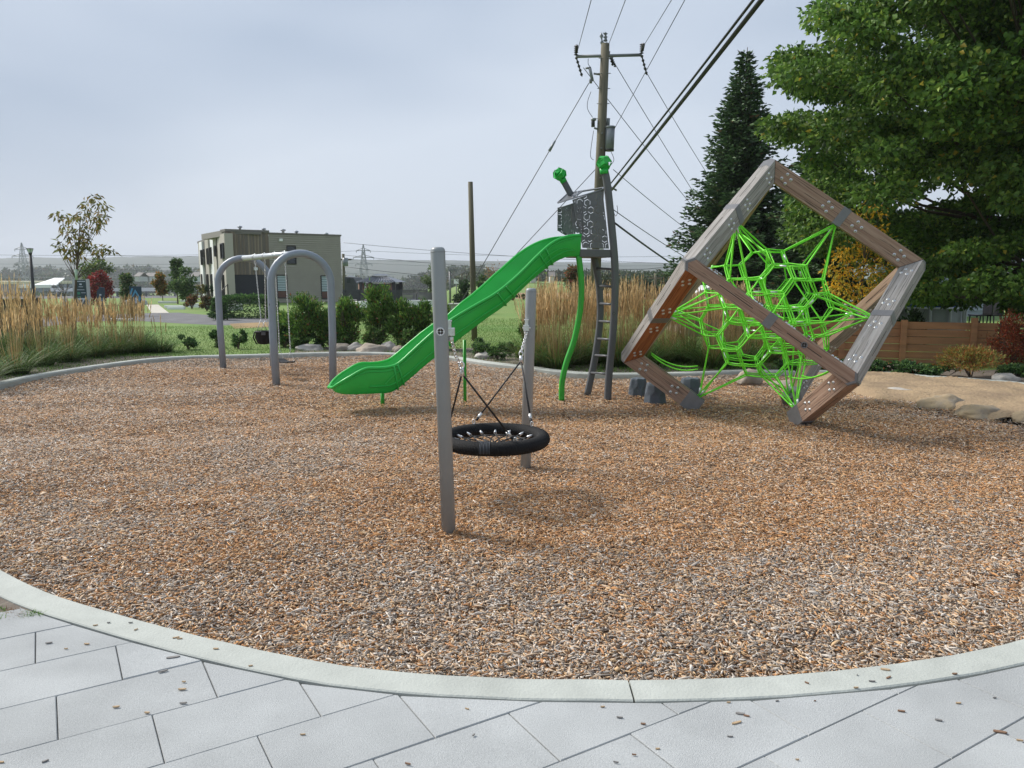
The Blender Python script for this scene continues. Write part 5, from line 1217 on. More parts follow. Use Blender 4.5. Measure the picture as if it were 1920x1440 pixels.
# siding with real lap shadow lines (right section)
b = MB(); nlap = 32; zs_ = np.linspace(0, zr, nlap + 1)
wins = [(W1.hit(536, 461), W1.hit(555, 495)), (W1.hit(517, 515), W1.hit(539, 559)), (W1.hit(600, 516), W1.hit(618, 560))]
def seg_minus(s0, s1, z0, z1):
    segs = [(s0, s1)]
    for (wa, wb) in wins:
        if min(wa[1], wb[1]) < (z0 + z1) / 2 < max(wa[1], wb[1]):
            ns = []
            for a_, c_ in segs:
                if wb[0] <= a_ or wa[0] >= c_: ns.append((a_, c_)); continue
                if wa[0] > a_: ns.append((a_, wa[0]))
                if wb[0] < c_: ns.append((wb[0], c_))
            segs = ns
    return segs
for i in range(nlap):
    z0, z1 = zs_[i], zs_[i + 1]
    for a_, c_ in seg_minus(sm, W1.L, z0, z1):
        b.add([W1.pt(a_, z0, .11), W1.pt(c_, z0, .11), W1.pt(c_, z1, .04), W1.pt(a_, z1, .04), W1.pt(a_, z0, .03), W1.pt(c_, z0, .03)], [(0, 1, 2, 3), (4, 5, 1, 0)])
b.build('lap_siding', [M_tan], bld)
b = MB(); random.seed(4); nb_ = 26; x_ = 0
bm_cols = [mat('board_' + n_, c_, .75, var=.15, vscale=3, stretch=(1, 1, .2)) for n_, c_ in (('brown', (.20, .155, .12)), ('grey_brown', (.16, .135, .115)), ('light', (.27, .215, .165)))]
for i in range(nb_):
    s0, s1 = sm * i / nb_, sm * (i + 1) / nb_; W1.box(b, s0 + .006, s1 - .006, zm, zt - .12, .03, .06 + random.uniform(0, .008), random.choice([0, 0, 1, 1, 2]))
b.build('board_cladding', bm_cols, bld)
b = MB(); W1.box(b, .02, sm, -.3, zm, .0, .04); b.build('brick_base', [M_blk], bld)
b = MB(); W1.box(b, -.08, sm + .05, zt - .12, zt + .02, -1, .12); W1.box(b, sm + .05, W1.L + .05, zr - .04, zr + .06, -1, .12); W2.box(b, .0, W2.L, zt - .25, zt - .10, -2, .05); b.build('roof_edge', [M_trim], bld)
b = MB(); W1.box(b, 0, sm, zr - .2, zt - .02, -6, -.03); b.build('parapet', [M_bg], bld)
def window(Wl, s0, s1, z0, z1, o=.0, blinds=False, fm_=M_frame, par=None):
    s0, s1 = min(s0, s1), max(s0, s1); z0, z1 = min(z0, z1), max(z0, z1); t_ = .05
    b = MB(); Wl.box(b, s0, s1, z0, z0 + t_, o, o + .10); Wl.box(b, s0, s1, z1 - t_, z1, o, o + .10); Wl.box(b, s0, s0 + t_, z0 + t_, z1 - t_, o, o + .10); Wl.box(b, s1 - t_, s1, z0 + t_, z1 - t_, o, o + .10)
    f = b.build('window', [fm_], par or bld); b = MB(); Wl.box(b, s0 + t_, s1 - t_, z0 + t_, z1 - t_, o + .01, o + .03); b.build('pane', [M_glass], f)
    if blinds:
        b = MB(); n = 9; zb_ = z0 + (z1 - z0) * .32
        for i in range(n): q = zb_ + (z1 - t_ - zb_) * i / n; Wl.box(b, s0 + t_, s1 - t_, q, q + (z1 - zb_) / n * .72, o + .032, o + .042)
        b.build('blind', [mat('blind_slats', (.45, .55, .58), .5)], f); b = MB(); Wl.box(b, s0 + t_, s1 - t_, z0 + t_, zb_ - .03, o + .032, o + .042); b.build('reddish_panel', [mat('reddish_panel', (.13, .06, .045), .5)], f)
    return f
for k, (wa, wb) in enumerate(wins): window(W1, wa[0], wb[0], wb[1], wa[1], .03, k > 0)
# left face: vertical panel strips with narrow windows (pixel columns measured on the photo)
M_beige = mat('beige_panel', (.42, .39, .34), .7)
strips = [(376, 381, M_beige), (381, 386, M_bw), (386, 392, M_bd), (392, 398, M_beige), (398, 407.5, M_bw), (407.5, 413, M_beige), (413, 416, M_bd), (416, 430, M_beige)]
for k, (p0, p1, m_) in enumerate(strips):
    s0, s1 = W2.hit(p0, 520)[0], W2.hit(p1, 520)[0]; b = MB(); W2.box(b, min(s0, s1), max(s0, s1), -.2 if k else 2.6, zt - .25, -.3, .05 + (k % 2) * .12); b.build('facade_panel', [m_], bld)
for p0, p1, y0, y1 in ((382.5, 385.7, 469, 497), (387, 389.5, 468, 483), (394, 397.8, 466, 496), (400, 404, 464, 495), (409, 412, 461, 481), (421, 427.5, 457, 485), (384, 386, 514, 552), (394, 398, 514, 556), (402, 406, 514, 556), (424, 428, 515, 560)):
    a_, c_ = W2.hit(p0, y0), W2.hit(p1, y1); window(W2, a_[0], c_[0], c_[1], a_[1], .18)
for px, py, w_ in ((450, 427, 9), (495, 431, 8), (531, 433, 10), (556, 436, 8), (612, 440, 8)):
    q = P(px, py + 4, 49.5); b = MB(); r_ = w_ / FPX * 48 / 2; b.lathe([(r_ * .5, -.1), (r_ * .5, .12), (r_, .14), (r_, .22), (.001, .26)], q, 12); b.build('roof_vent', [mat('vent_metal', (.3, .33, .36), .4, metal=.5)], bld)
for px, py in ((525, 450), (478, 504)):
    s_, z_ = W1.hit(px, py); b = MB(); W1.box(b, s_ - .1, s_ + .1, z_ - .08, z_ + .08, .06, .22); b.build('wall_lamp', [M_bw], bld)
# steps / handrail at the left corner
b = MB(); q0, q1 = P(418, 578, 44), P(428, 555, 45); b.tube([Vector((q0.x, q0.y, .1)), Vector((q0.x, q0.y, .9)), Vector((q1.x, q1.y, 1.25)), Vector((q1.x, q1.y, .1))], .03, 6); tag(b.build('handrail', [M_frame]), 'black sloping metal handrail at the corner entrance of the building', 'handrail')
b = MB(); q = G(420, 586); b.bx(q.x - .5, q.x + .5, q.y, q.y + 1.2, .05, .22); b.bx(q.x - .5, q.x + .5, q.y + .4, q.y + 1.2, .22, .38); tag(b.build('steps', [M_conc]), 'small concrete steps at the corner of the building', 'steps')
b = MB(); q0, q1 = P(370, 552, 60), P(387, 536, 58); b.tube([Vector((q0.x, q0.y, .2)), Vector((q0.x, q0.y, 1.0)), Vector((q1.x, q1.y, q1.z)), Vector((q1.x, q1.y, .2))], .05, 6); tag(b.build('handrail', [M_bark]), 'brown stair handrail at the far left corner of the building', 'handrail')
# terraced white low walls
for i, (x0_, y0_, x1_, dpt) in enumerate(((308, 580, 344, 0), (313, 583, 344, 0), (358, 576, 402, 0), (352, 579, 403, 0), (296, 571, 330, 0), (338, 568, 372, 0))):
    q0, q1 = G(x0_, y0_), G(x1_, y0_); b = MB(); b.bx(q0.x, q1.x, q0.y, q0.y + .25, .0, .2); tag(b.build('terrace_curb', [M_bw], None, bevel=.01), f'{["longer left","nearest left","upper right","lower right","far left","far middle"][i]} low white concrete edge on the terraced lawn', 'terrace curb', 'white edges on the terraced lawn')

# ---- dark gazebo, deck and fences right of the building
M_slat = mat('charcoal_slats', (.05, .052, .06), .6, var=.15, vscale=8); M_gslat = mat('grey_slats', (.16, .155, .15), .7, var=.2, vscale=6)
def slat_fence(name, label, pxs, Y0, Y1, ytop, ybot, npost, m_, nsl=9, ybot2=None, ytop2=None, gapf=.12, zfix=None):
    A_ = P(pxs[0], ytop, Y0); B2 = P(pxs[1], ytop if ytop2 is None else ytop2, Y1); zb0 = P(pxs[0], ybot, Y0).z; Wl = Wall(A_, B2); t_ = thing(name, label, 'fence', (A_.x, A_.y, zb0))
    H_ = A_.z - zb0
    for i in range(npost):
        b = MB(); s_ = Wl.L * i / (npost - 1); Wl.box(b, s_ - .05, s_ + .05, zb0 - .3, A_.z + .03, -.05, .06); b.build('post', [m_], t_)
    for i in range(npost - 1):
        b = MB(); s0, s1 = Wl.L * i / (npost - 1) + .052, Wl.L * (i + 1) / (npost - 1) - .052
        for k in range(nsl): z0 = zb0 + H_ * k / nsl; Wl.box(b, s0, s1, z0, z0 + H_ / nsl * (1 - gapf), -.015, .015 + random.uniform(0, .006))
        b.build('slat_panel', [m_], t_)
    return t_
slat_fence('slat_fence', 'charcoal slatted deck fence below the gazebo', (645, 752), 33, 33, 544, 564, 5, M_slat, 8)
slat_fence('slat_fence', 'grey slatted fence right of the charcoal one, behind the near post', (752, 812), 34, 35, 549, 564, 3, M_gslat, 6)
slat_fence('slat_fence', 'low grey slatted fence piece behind the other grey fence', (752, 800), 38, 38, 543, 552, 3, M_gslat, 3)
b = MB(); q0, q1 = P(676, 565, 32.6), P(812, 565, 34.2); Wd_ = Wall(q0, q1); Wd_.box(b, 0, Wd_.L, q0.z - .28, q0.z, -3, 0); tag(b.build('deck', [M_bw]), 'white edged raised deck carrying the dark fences', 'deck')
b = MB(); Wd_.box(b, .1, Wd_.L - .1, -.1, q0.z - .285, -2.8, -.15); tag(b.build('deck_skirt', [M_frame]), 'dark underside skirt of the white edged deck', 'deck skirt')
gz = thing('gazebo', 'dark framed gazebo with a grey hipped metal roof behind the cedars', 'gazebo', P(707, 545, 35))
g1, g2 = P(674, 545, 34.5), P(742, 545, 34.5); zR = P(707, 529, 34.5).z; cx_, hw = (g1.x + g2.x) / 2, (g2.x - g1.x) / 2; cy_ = 35.6
for sx_ in (-1, 1):
    for sy_ in (-1, 1): b = MB(); b.bx(cx_ + sx_ * (hw - .08) - .07, cx_ + sx_ * (hw - .08) + .07, cy_ + sy_ * 1.1 - .07, cy_ + sy_ * 1.1 + .07, .3, zR); b.build('post', [M_frame], gz)
def hip(b, cx_, cy_, hw, hd, z0, z1, k, mi=0):
    lo = [(cx_ - hw, cy_ - hd, z0), (cx_ + hw, cy_ - hd, z0), (cx_ + hw, cy_ + hd, z0), (cx_ - hw, cy_ + hd, z0)]; hi = [(cx_ - hw * k, cy_ - hd * k, z1), (cx_ + hw * k, cy_ - hd * k, z1), (cx_ + hw * k, cy_ + hd * k, z1), (cx_ - hw * k, cy_ + hd * k, z1)]
    b.add(lo + hi, [(0, 1, 5, 4), (1, 2, 6, 5), (2, 3, 7, 6), (3, 0, 4, 7), (4, 5, 6, 7), (3, 2, 1, 0)], mi)
b = MB(); zT = P(707, 518, 35).z; hip(b, cx_, cy_, hw + .12, 1.35, zR, zT - .02, .36); hip(b, cx_, cy_, hw * .42, .6, zT + .03, P(707, 513.5, 35).z, .5)
for k in range(-6, 7): b.tube([(cx_ + hw * k / 6, cy_ - 1.37, zR + .02), (cx_ + hw * k / 6 * .36, cy_ - .5, zT)], .018, 4)
b.build('roof', [mat('grey_metal_roof', (.14, .155, .185), .4, metal=.3)], gz)
b = MB()
for k in (-.9, -.45, .8): b.tube([(cx_ + hw * k, cy_ - 1.1, .5), (cx_ + hw * k, cy_ - 1.1, zR - .05)], .13, 6, squash=.5)
b.build('curtain', [mat('brown_curtain', (.20, .12, .09), .9)], gz)
b = MB(); b.bx(cx_ - hw, cx_ + hw, cy_ + 1.12, cy_ + 1.16, .3, zR - .1); b.build('back_screen', [M_slat], gz)
# dark box truck / camper beside building edge
cp_ = thing('camper', 'dark camper top showing between the building edge and the gazebo', 'camper', P(655, 545, 40)); q0, q1 = P(646, 531, 40), P(668, 519, 40)
b = MB(); b.prism([(q0.x, 40, .2), (q1.x, 40, .2), (q1.x, 40, q0.z), (q1.x - .15, 40, q1.z - .04), (q0.x, 40, q1.z)], (0, 2.2, 0)); b.build('body', [M_slat], cp_, bevel=.03)
b = MB(); b.bx(q0.x + .14, q0.x + .30, 39.96, 39.99, q0.z + .02, q1.z - .06); b.build('window', [M_glass], cp_); b = MB(); b.bx(q0.x + .1, q0.x + .36, 40.5, 41, q1.z, q1.z + .07); b.build('roof_hatch', [M_bw], cp_)
# grey cabinet and bin right of near post
b = MB(); q0, q1 = P(842, 604, 27.5), P(858, 572, 27.5); b.bx(q0.x, q1.x, 27.5, 28.1, .0, q1.z); b.bx(q0.x - .03, q1.x + .03, 27.46, 28.14, q1.z, q1.z + .05); tag(b.build('utility_cabinet', [mat('cabinet', (.38, .38, .34), .7, var=.2)]), 'pale weathered utility cabinet between the near post and the slide', 'utility cabinet')

# ---- sign boards, lamp post, dark screen left
def board(px0, px1, ytop, Y, label, col, frame=None, kind=0, zb=.05, skew=0):
    a_, c_ = P(px0, ytop, Y), P(px1, ytop, Y); t_ = thing('sign_board', label, 'sign', ((a_.x + c_.x) / 2, Y, zb)); w_ = c_.x - a_.x; b = MB()
    z1 = a_.z; zp = P(px0, 572 if kind != 1 else 580, Y).z
    if kind == 1: b.prism([(a_.x + w_ * .45, Y, z1), (c_.x, Y, z1 - .03), (c_.x - w_ * .12, Y, zb), (a_.x + w_ * .12, Y, zb), (a_.x, Y, zp + .5), (a_.x + w_ * .05, Y, zp + .75)], (0, .05, 0))
    else: b.bx(a_.x, c_.x, Y, Y + .05, zp - .25, z1)
    pnl = b.build('panel', [col], t_)
    if frame:
        for x_ in (a_.x - .05, c_.x + .05): b = MB(); b.bx(x_ - .05, x_ + .05, Y - .01, Y + .07, zb, z1 + .04); b.build('post', [frame], t_)
    else:
        for x_ in (a_.x + w_ * .25, c_.x - w_ * .25): b = MB(); b.bx(x_ - .03, x_ + .03, Y + .055, Y + .1, zb, z1 - .3); b.build('post', [M_frame], t_)
    Wt, Gn, Bl = mat('print_white', (.5, .55, .6), .6), mat('print_green', (.05, .22, .13), .6), mat('print_blue', (.08, .28, .42), .6); b = MB(); h_ = z1 - zp; y_ = Y - .003
    def rect(x0, x1, z0, z1_, mi): b.bx(a_.x + w_ * x0, a_.x + w_ * x1, y_, Y - .0005, zp + h_ * z0, zp + h_ * z1_, mi)
    def tri(ps, mi): b.prism([(a_.x + w_ * x, y_, zp + h_ * z) for x, z in ps], (0, .0025, 0), mi)
    if kind == 0: rect(.08, .92, .93, .96, 0); rect(.4, .6, .8, .86, 0); rect(.3, .7, .72, .74, 0); rect(.15, .8, .6, .62, 0); rect(.15, .4, .42, .52, 1); rect(.5, .9, .48, .5, 0); rect(.15, .45, .32, .35, 1); tri([(.15, .28), (.85, .28), (.5, .02)], 0); tri([(.3, .22), (.6, .22), (.5, .08)], 2)
    if kind == 1: rect(.35, .6, .62, .68, 0); rect(.3, .8, .45, .47, 0); rect(.3, .75, .38, .4, 0)
    if kind == 2: tri([(.15, .45), (.5, .85), (.85, .45), (.7, .45), (.5, .68), (.3, .45)], 2); tri([(.4, .1), (.4, .4), (.6, .4), (.6, .1)], 0); tri([(.0, .6), (.2, .9), (.35, .9), (.1, .55)], 2); tri([(.65, .3), (.85, .5), (.95, .35), (.8, .15)], 2); rect(.05, .3, .05, .08, 1)
    b.build('print', [Wt, Gn, Bl], pnl); return t_
navy = mat('navy_panel', (.018, .035, .06), .5)
board(140, 161, 525, 30, 'tall dark information board in a silver frame behind the left grasses', mat('dark_teal_panel', (.02, .045, .05), .5), mat('silver_frame', (.42, .43, .44), .4, metal=.4), 0)
board(180, 195, 538, 33, 'narrow navy sign with a slanted side in front of the red tree', navy, None, 1)
board(242, 264, 537, 32, 'square navy sign board with pale blue diamond pattern right of the green bush', mat('navy_teal_panel', (.015, .045, .065), .5), None, 2)
board(116, 124, 560, 26, 'small pale notice panel low behind the grasses', mat('pale_panel', (.45, .42, .42), .6), None, 5)
lp = thing('street_lamp', 'slim black lamp post with a small flared lantern on the far left', 'lamp post', P(66, 600, 22)); tpp = P(57, 478, 22); bp_ = P(67, 600, 22); bp_.z = .05
b = MB(); b.tube([bp_, bp_.lerp(tpp, .45), tpp], [.06, .05, .035], 10); b.build('pole', [M_frame], lp)
b = MB(); b.lathe([(.035, 0), (.045, .03), (.05, .06), (.0, .07)], tpp, 10); b.lathe([(.085, .165), (.09, .18), (.0001, .19)], tpp, 10); b.tube([tpp + Vector((0, 0, .0)), tpp + Vector((0, 0, .17))], .01, 5)
for k in range(4): an = k * math.pi / 2 + .6; b.tube([tpp + Vector((.04 * math.cos(an), .04 * math.sin(an), .04)), tpp + Vector((.082 * math.cos(an), .082 * math.sin(an), .17))], .005, 4)
b.build('lantern', [M_frame], lp); b = MB(); b.lathe([(.038, .06), (.078, .165)], tpp, 10); b.build('lantern_glass', [mat('lantern_glass', (.6, .64, .66), .2)], lp)
slat_fence('dark_screen', 'low black screen fence behind the tall grasses at the far left', (-60, 72), 19, 20, 562, 652, 4, M_frame, 7, gapf=.03)

# ---- utility pole
YU = 24.0; pt_, pb_ = P(1135, 82, YU), P(1112, 612, YU); pb_.z = -.1
M_pole = mat('weathered_pole', (.17, .16, .105), .9, var=.4, vscale=5, bump=.6, bscale=25, stretch=(1.5, 1.5, .15), col2=(.10, .085, .06))
up_ = thing('utility_pole', 'tall wooden utility pole with crossarm and transformer behind the slide tower', 'utility pole', (pb_.x, YU, 0))
b = MB(); b.tube([pb_, pb_.lerp(pt_, .5), pt_], [.17, .15, .125], 16); b.build('pole', [M_pole], up_)
def UP(px, py, dy=0): return P(px, py, YU + dy)
cl_, cr_ = UP(1080, 106), UP(1203, 103)
b = MB(); b.tube([cl_, cr_], .045, 10); b.build('crossarm', [mat('crossarm_grey', (.22, .23, .24), .5, metal=.3)], up_)
M_ins = mat('insulator_dark', (.035, .035, .04), .35); M_insg = mat('insulator_grey', (.22, .24, .26), .35)
def insulator(c, d, L_, r_, m_=M_ins, n=5):
    d = Vector(d).normalized(); M = d.to_track_quat('Z', 'Y').to_matrix(); pr_ = []
    for k in range(n): z = L_ * k / n; pr_ += [(r_ * .4, z), (r_, z + L_ / n * .35), (r_ * .4, z + L_ / n * .7)]
    b = MB(); b.lathe([(.0001, 0)] + pr_ + [(.0001, L_)], c, 10, 0, M); return b.build('insulator', [m_], up_)
for q in (cl_, cr_): insulator(q + Vector((0, 0, .03)), (0, 0, 1), .3, .07); insulator(q, (.25, .3, -.6), .62, .05); insulator(q + Vector((0, -.1, .1)), (-.05, -1, .3), .35, .05)
insulator(UP(1135, 78), (0, 0, 1), .28, .07, M_insg, 3); insulator(UP(1129, 84), (-.1, 0, 1), .36, .06, M_insg, 2); insulator(UP(1141, 96), (.3, .3, -.7), .45, .05); insulator(UP(1147, 108), (.3, .2, -.6), .3, .05)
for px0, py0, px1, py1, r_, m_ in ((1106, 128, 1111, 152, .045, M_insg), (1112, 222, 1112, 238, .055, M_ins), (1113, 222, 1113, 226, .08, M_insg), (1141, 222, 1140, 236, .05, M_insg)):
    b = MB(); b.tube([UP(px0, py0), UP(px1, py1)], r_, 10); b.build('fuse_cutout', [m_], up_)
b = MB(); b.tube([UP(1098, 128), UP(1108, 127)], .03, 6); b.tube([UP(1113, 138), UP(1128, 140)], .03, 6); b.tube([UP(1114, 240), UP(1124, 243)], .03, 6); b.tube([UP(1105, 152), UP(1110, 152)], .07, 8)
b.tube([UP(1144, 350, -.2), UP(1156, 357, -.3)], .03, 6); b.build('bracket', [M_steel], up_)
tr_ = thing('pole_transformer', 'grey cylindrical transformer hanging on the right of the tall utility pole', 'transformer', UP(1144, 283, -.1)); b = MB()
c0_, c1_ = UP(1142.5, 282, -.12), UP(1144.5, 240, -.12); b.tube([c0_, c1_], .135, 16); b.tube([c1_, c1_ + Vector((0, 0, .05))], [.15, .145], 16); b.tube([c0_ + Vector((0, 0, -.02)), c0_ + Vector((0, 0, .03))], .142, 16, mi=1); b.build('tank', [M_insg, M_frame], tr_)
b = MB()
for k in range(14): f = .3 + k * .05; q = pb_.lerp(pt_, f); b.tube([q + Vector((-.19, -.1, 0)), q + Vector((.19, -.1, 0))], .012, 4) if k > 8 else b.tube([q + Vector((0, -.2, 0)), q + Vector((0, -.1, 0))], .025, 6)
tag(b.build('pole_steps', [M_steel], up_), kind='stuff')
M_wire = mat('wire_dark', (.045, .048, .055), .5); M_cab = mat('cable_black', (.01, .01, .012), .5)
def wire(a_, c_, r_, label, sag=.2, m_=M_wire, group=None, name='overhead_wire', cat='wire', n=14, par=None):
    b = MB(); b.tube([Vector(a_).lerp(Vector(c_), t) + Vector((0, 0, -sag * 4 * t * (1 - t))) for t in np.linspace(0, 1, n)], r_, 6); o = b.build(name, [m_], par)
    if par is None: tag(o, label, cat, group)
    return o
def thru(p1, Y1, p2, Y2, ext):  # line through two image points, extended
    a_, c_ = P(*p1, Y1), P(*p2, Y2); return a_, a_.lerp(c_, ext)
for (p1, p2, Y2, lab) in (((1083, 95), (1108, 0), 17, 'thin overhead wire from the left crossarm end to the top of the photo'), ((1141, 84), (1172, 0), 17, 'thin overhead wire from the pole top to the top of the photo'),
        ((1203, 92), (1258, 0), 17, 'thin overhead wire from the right crossarm end to the top of the photo')):
    a_, c_ = thru(p1, YU, p2, Y2, 2.6); wire(a_, c_, .009, lab, .02)
a_, c_ = thru((1150, 245), YU, (1283, 0), 16, 2.2); wire(a_, c_, .009, 'thin wire rising from the transformer across the other wires to the top', .02)
for k, (p1, p2, lab) in enumerate((((1146, 343), (1410, 0), 'thinner black cable of the heavy pair crossing the upper middle'), ((1147, 356), (1425, 0), 'thicker black cable of the heavy pair crossing the upper middle'))):
    a_, c_ = thru(p1, YU - .25, p2, 11, 1.35); wire(a_, c_, .022 if k == 0 else .038, lab, .03, M_cab, None, 'overhead_cable', 'cable')
for (p1, p2, Y2, lab, r_) in (((1094, 127), (1280, 362), 30, 'thin wire passing behind the pole down to the spruce', .011), ((1152, 118), (1292, 345), 30, 'thin wire from below the crossarm middle down to the spruce', .011), ((1207, 127), (1300, 282), 30, 'thin wire from the right insulator down to the spruce top side', .011),
        ((1150, 318), (1272, 416), 30, 'thin wire from behind the right green knob down to the spruce', .011), ((1150, 393), (1262, 466), 29, 'lower thin wire sloping right from the tower ladder', .013), ((1150, 416), (1262, 494), 29, 'thick black cable sloping right from the tower ladder to the cube', .03)):
    a_, c_ = thru(p1, YU, p2, Y2, 1.45); wire(a_, c_, r_, lab, .05, M_cab if r_ > .02 else M_wire)
gA = UP(1104, 156); gB = P(900, 506, 24.2); gC = gA + (gB - gA) * ((gA.z - .05) / (gA.z - gB.z)); wire(gA, gC, .013, 'long guy wire from the pole down to the left of the slide', .0)
wire(UP(1116, 318), P(760, 700, 22), .011, 'second guy wire low on the pole reaching left behind the slide', .0)
q = gA.lerp(gB, .3); b = MB(); b.tube([q, q + (gB - gA).normalized() * .35], [.03, .05], 6); tag(b.build('guy_insulator', [M_insg], bpy.data.objects['overhead_wire']), None)
for pts in (((1108, 172), (1102, 190), (1102, 205), (1111, 220)), ((1113, 245), (1107, 290), (1113, 300)), ((1146, 285), (1151, 300), (1143, 312)), ((1103, 110), (1103, 120), (1108, 127)), ((1130, 62), (1136, 64), (1138, 80)), ((1150, 395), (1154, 405), (1158, 398), (1157, 385))):
    b = MB(); b.tube(catm([UP(*p, -.1) for p in pts], 5), .009, 5); b.build('jumper_lead', [M_wire], up_)
# stub pole
sb = G(890, 655); st = P(882, 341, sb.y + 1.5); sb.y += 1.5; sb.x = P(890, 655, sb.y).x; sb.z = 0
b = MB(); b.tube([sb + Vector((0, 0, -.1)), sb.lerp(st, .5), st], [.075, .07, .058], 14); tag(b.build('stub_pole', [M_pole]), 'plain wooden pole with no arms standing left of the slide tower', 'wooden pole')

# ---- right: timber wall, shed, house, pool
M_tim = mat('wall_timber', (.42, .20, .085), .8, var=.6, vscale=1.5, stretch=(1, 1, 9), bump=.3, bscale=30, col2=(.28, .14, .065))
tA, tB = P(1395, 605, 15.6), P(1872, 602, 14.2); Wt_ = Wall(tA, tB); zT_ = P(1700, 603, 14.6).z
tw_ = thing('timber_wall', 'low reddish brown horizontal board wall behind the cube and sand', 'timber wall', (tA.x, tA.y, 0)); b = MB(); nb_ = 6
for k in range(nb_):
    z0 = .0 + zT_ * k / nb_; s_ = 0
    while s_ < Wt_.L: ln_ = random.uniform(1.6, 2.6); Wt_.box(b, s_, min(Wt_.L, s_ + ln_ - .006), z0 + .004, z0 + zT_ / nb_ - .006, 0, .04 + random.uniform(0, .008)); s_ += ln_
b.build('boards', [M_tim], tw_)
for px in (1400, 1490, 1578, 1692, 1822):
    s_ = Wt_.hit(px, 640)[0]; b = MB(); Wt_.box(b, s_ - .05, s_ + .05, 0, zT_ + (.03 if px < 1800 else .09), .05, .13); b.build('post', [M_tim], tw_)
Wt2 = Wall(tB, tB + (tB - tA).normalized() * 2.2)
t2 = slat_fence('slat_fence', 'open brown slat fence section at the right end of the timber wall', (1829, 1990), 14.5, 14.0, 604, 656, 4, mat('aged_slats', (.13, .09, .06), .8, var=.3), 6, gapf=.3)
M_lsid = mat('pale_blue_siding', (.30, .34, .37), .7)
hs = thing('house', 'pale blue grey sided house glimpsed under the maple right of the cube', 'house', P(1690, 600, 30)); h0, h1 = P(1640, 560, 30), P(1850, 560, 32); Wh = Wall(h0, h1); b = MB(); zt_ = 3.0
for i in range(26): z0 = .3 + i * .15; b.add([Wh.pt(0, z0, .03), Wh.pt(Wh.L, z0, .03), Wh.pt(Wh.L, z0 + .15, 0), Wh.pt(0, z0 + .15, 0), Wh.pt(0, z0, 0), Wh.pt(Wh.L, z0, 0)], [(0, 1, 2, 3), (4, 5, 1, 0)])
Wh.box(b, 0, Wh.L, 0, zt_, -5, -.01); b.build('wall', [M_lsid], hs)
a_, c_ = Wh.hit(1708, 534), Wh.hit(1722, 548); window(Wh, a_[0], c_[0], c_[1], a_[1], .03, fm_=M_bw, par=hs)
b = MB(); b.prism([Wh.pt(-.4, zt_, .5), Wh.pt(Wh.L + .4, zt_, .5), Wh.pt(Wh.L + .4, zt_ + .9, -2.5), Wh.pt(-.4, zt_ + .9, -2.5)], (0, 0, .12)); b.build('roof', [M_trim], hs)
pl = thing('swimming_pool', 'round above ground pool with white wall and blue rim under the maple', 'pool', P(1735, 600, 22)); pc0 = P(1735, 600, 22); zp1 = P(1735, 582, 20.3).z; rp0 = 62 / FPX * 22 * 1.0
b = MB(); b.lathe([(rp0, .05), (rp0, zp1), (rp0 - .03, zp1)], (pc0.x, 22, 0), 40); b.build('wall', [mat('pool_wall', (.52, .53, .52), .6)], pl)
b = MB(); b.lathe([(rp0 + .06, zp1), (rp0 + .06, zp1 + .04), (rp0 - .1, zp1 + .04)], (pc0.x, 22, 0), 40); b.build('rim', [M_bw], pl)
b = MB(); b.lathe([(rp0 - .02, zp1 + .045), (rp0 - .02, zp1 + .13), (rp0 - .04, zp1 + .13)], (pc0.x, 22, 0), 40); b.build('blue_liner', [mat('pool_blue', (.015, .07, .35), .4)], pl)
for k in range(12): an = 6.283 * k / 12 + .15; b = MB(); b.tube([(pc0.x + (rp0 + .05) * math.cos(an), 22 + (rp0 + .05) * math.sin(an), .05), (pc0.x + (rp0 + .05) * math.cos(an), 22 + (rp0 + .05) * math.sin(an), zp1)], .035, 6); b.build('upright', [M_bw], pl)
for i, px in enumerate((1838, 1858)):
    q = P(px, 590, 21); t_ = thing('garden_chair', f'{["left","right"][i]} one of two dark garden chairs on the patio beside the pool', 'garden chair', (q.x, q.y, .1), 0, 'dark patio chairs'); z_ = q.z
    b = MB(); b.bx(q.x - .22, q.x + .22, q.y - .2, q.y + .2, z_ - .03, z_); b.build('seat', [M_frame], t_); b = MB(); b.bx(q.x + .18, q.x + .22, q.y - .2, q.y + .2, z_, z_ + .35); b.build('backrest', [M_frame], t_)
    for sx_ in (-.18, .18):
        for sy_ in (-.16, .16): b = MB(); b.tube([(q.x + sx_, q.y + sy_, z_ - .03), (q.x + sx_ * 1.2, q.y + sy_, .08)], .018, 5); b.build('leg', [M_frame], t_)
# shed with gable, dark slatted deck wall
sh = thing('garden_shed', 'small shed with a white trimmed gable roof behind the left half of the net', 'shed', P(1335, 600, 21)); s0, s1, ap = P(1287, 562, 21), P(1385, 562, 21), P(1336, 541, 21); b = MB()
b.prism([(s0.x, 21, 0), (s1.x, 21, 0), (s1.x, 21, s0.z), (ap.x, 21, ap.z - .05), (s0.x, 21, s0.z)], (0, 3, 0)); b.build('wall', [mat('shed_wall', (.25, .2, .15), .8, var=.2, stretch=(1, 1, 8))], sh)
for e_ in (s0 + Vector((-.12, 0, -.04)), s1 + Vector((.12, 0, -.04))):
    b = MB(); d = Vector((ap.x, 21, ap.z)) - Vector((e_.x, 21, e_.z)); b.prism([(e_.x, 20.93, e_.z), (ap.x, 20.93, ap.z), (ap.x, 20.93, ap.z + .08), (e_.x, 20.93, e_.z + .08)], (0, 3.2, 0)); b.build('roof', [M_white], sh)
dk = thing('slatted_house', 'maroon brown slatted deck house with pale flat roof edge behind the net', 'deck house', P(1450, 600, 22)); Wk = Wall(P(1378, 560, 21.8), P(1545, 560, 22.5)); zk0, zk1 = P(1450, 604, 22).z, P(1450, 541, 22).z; b = MB()
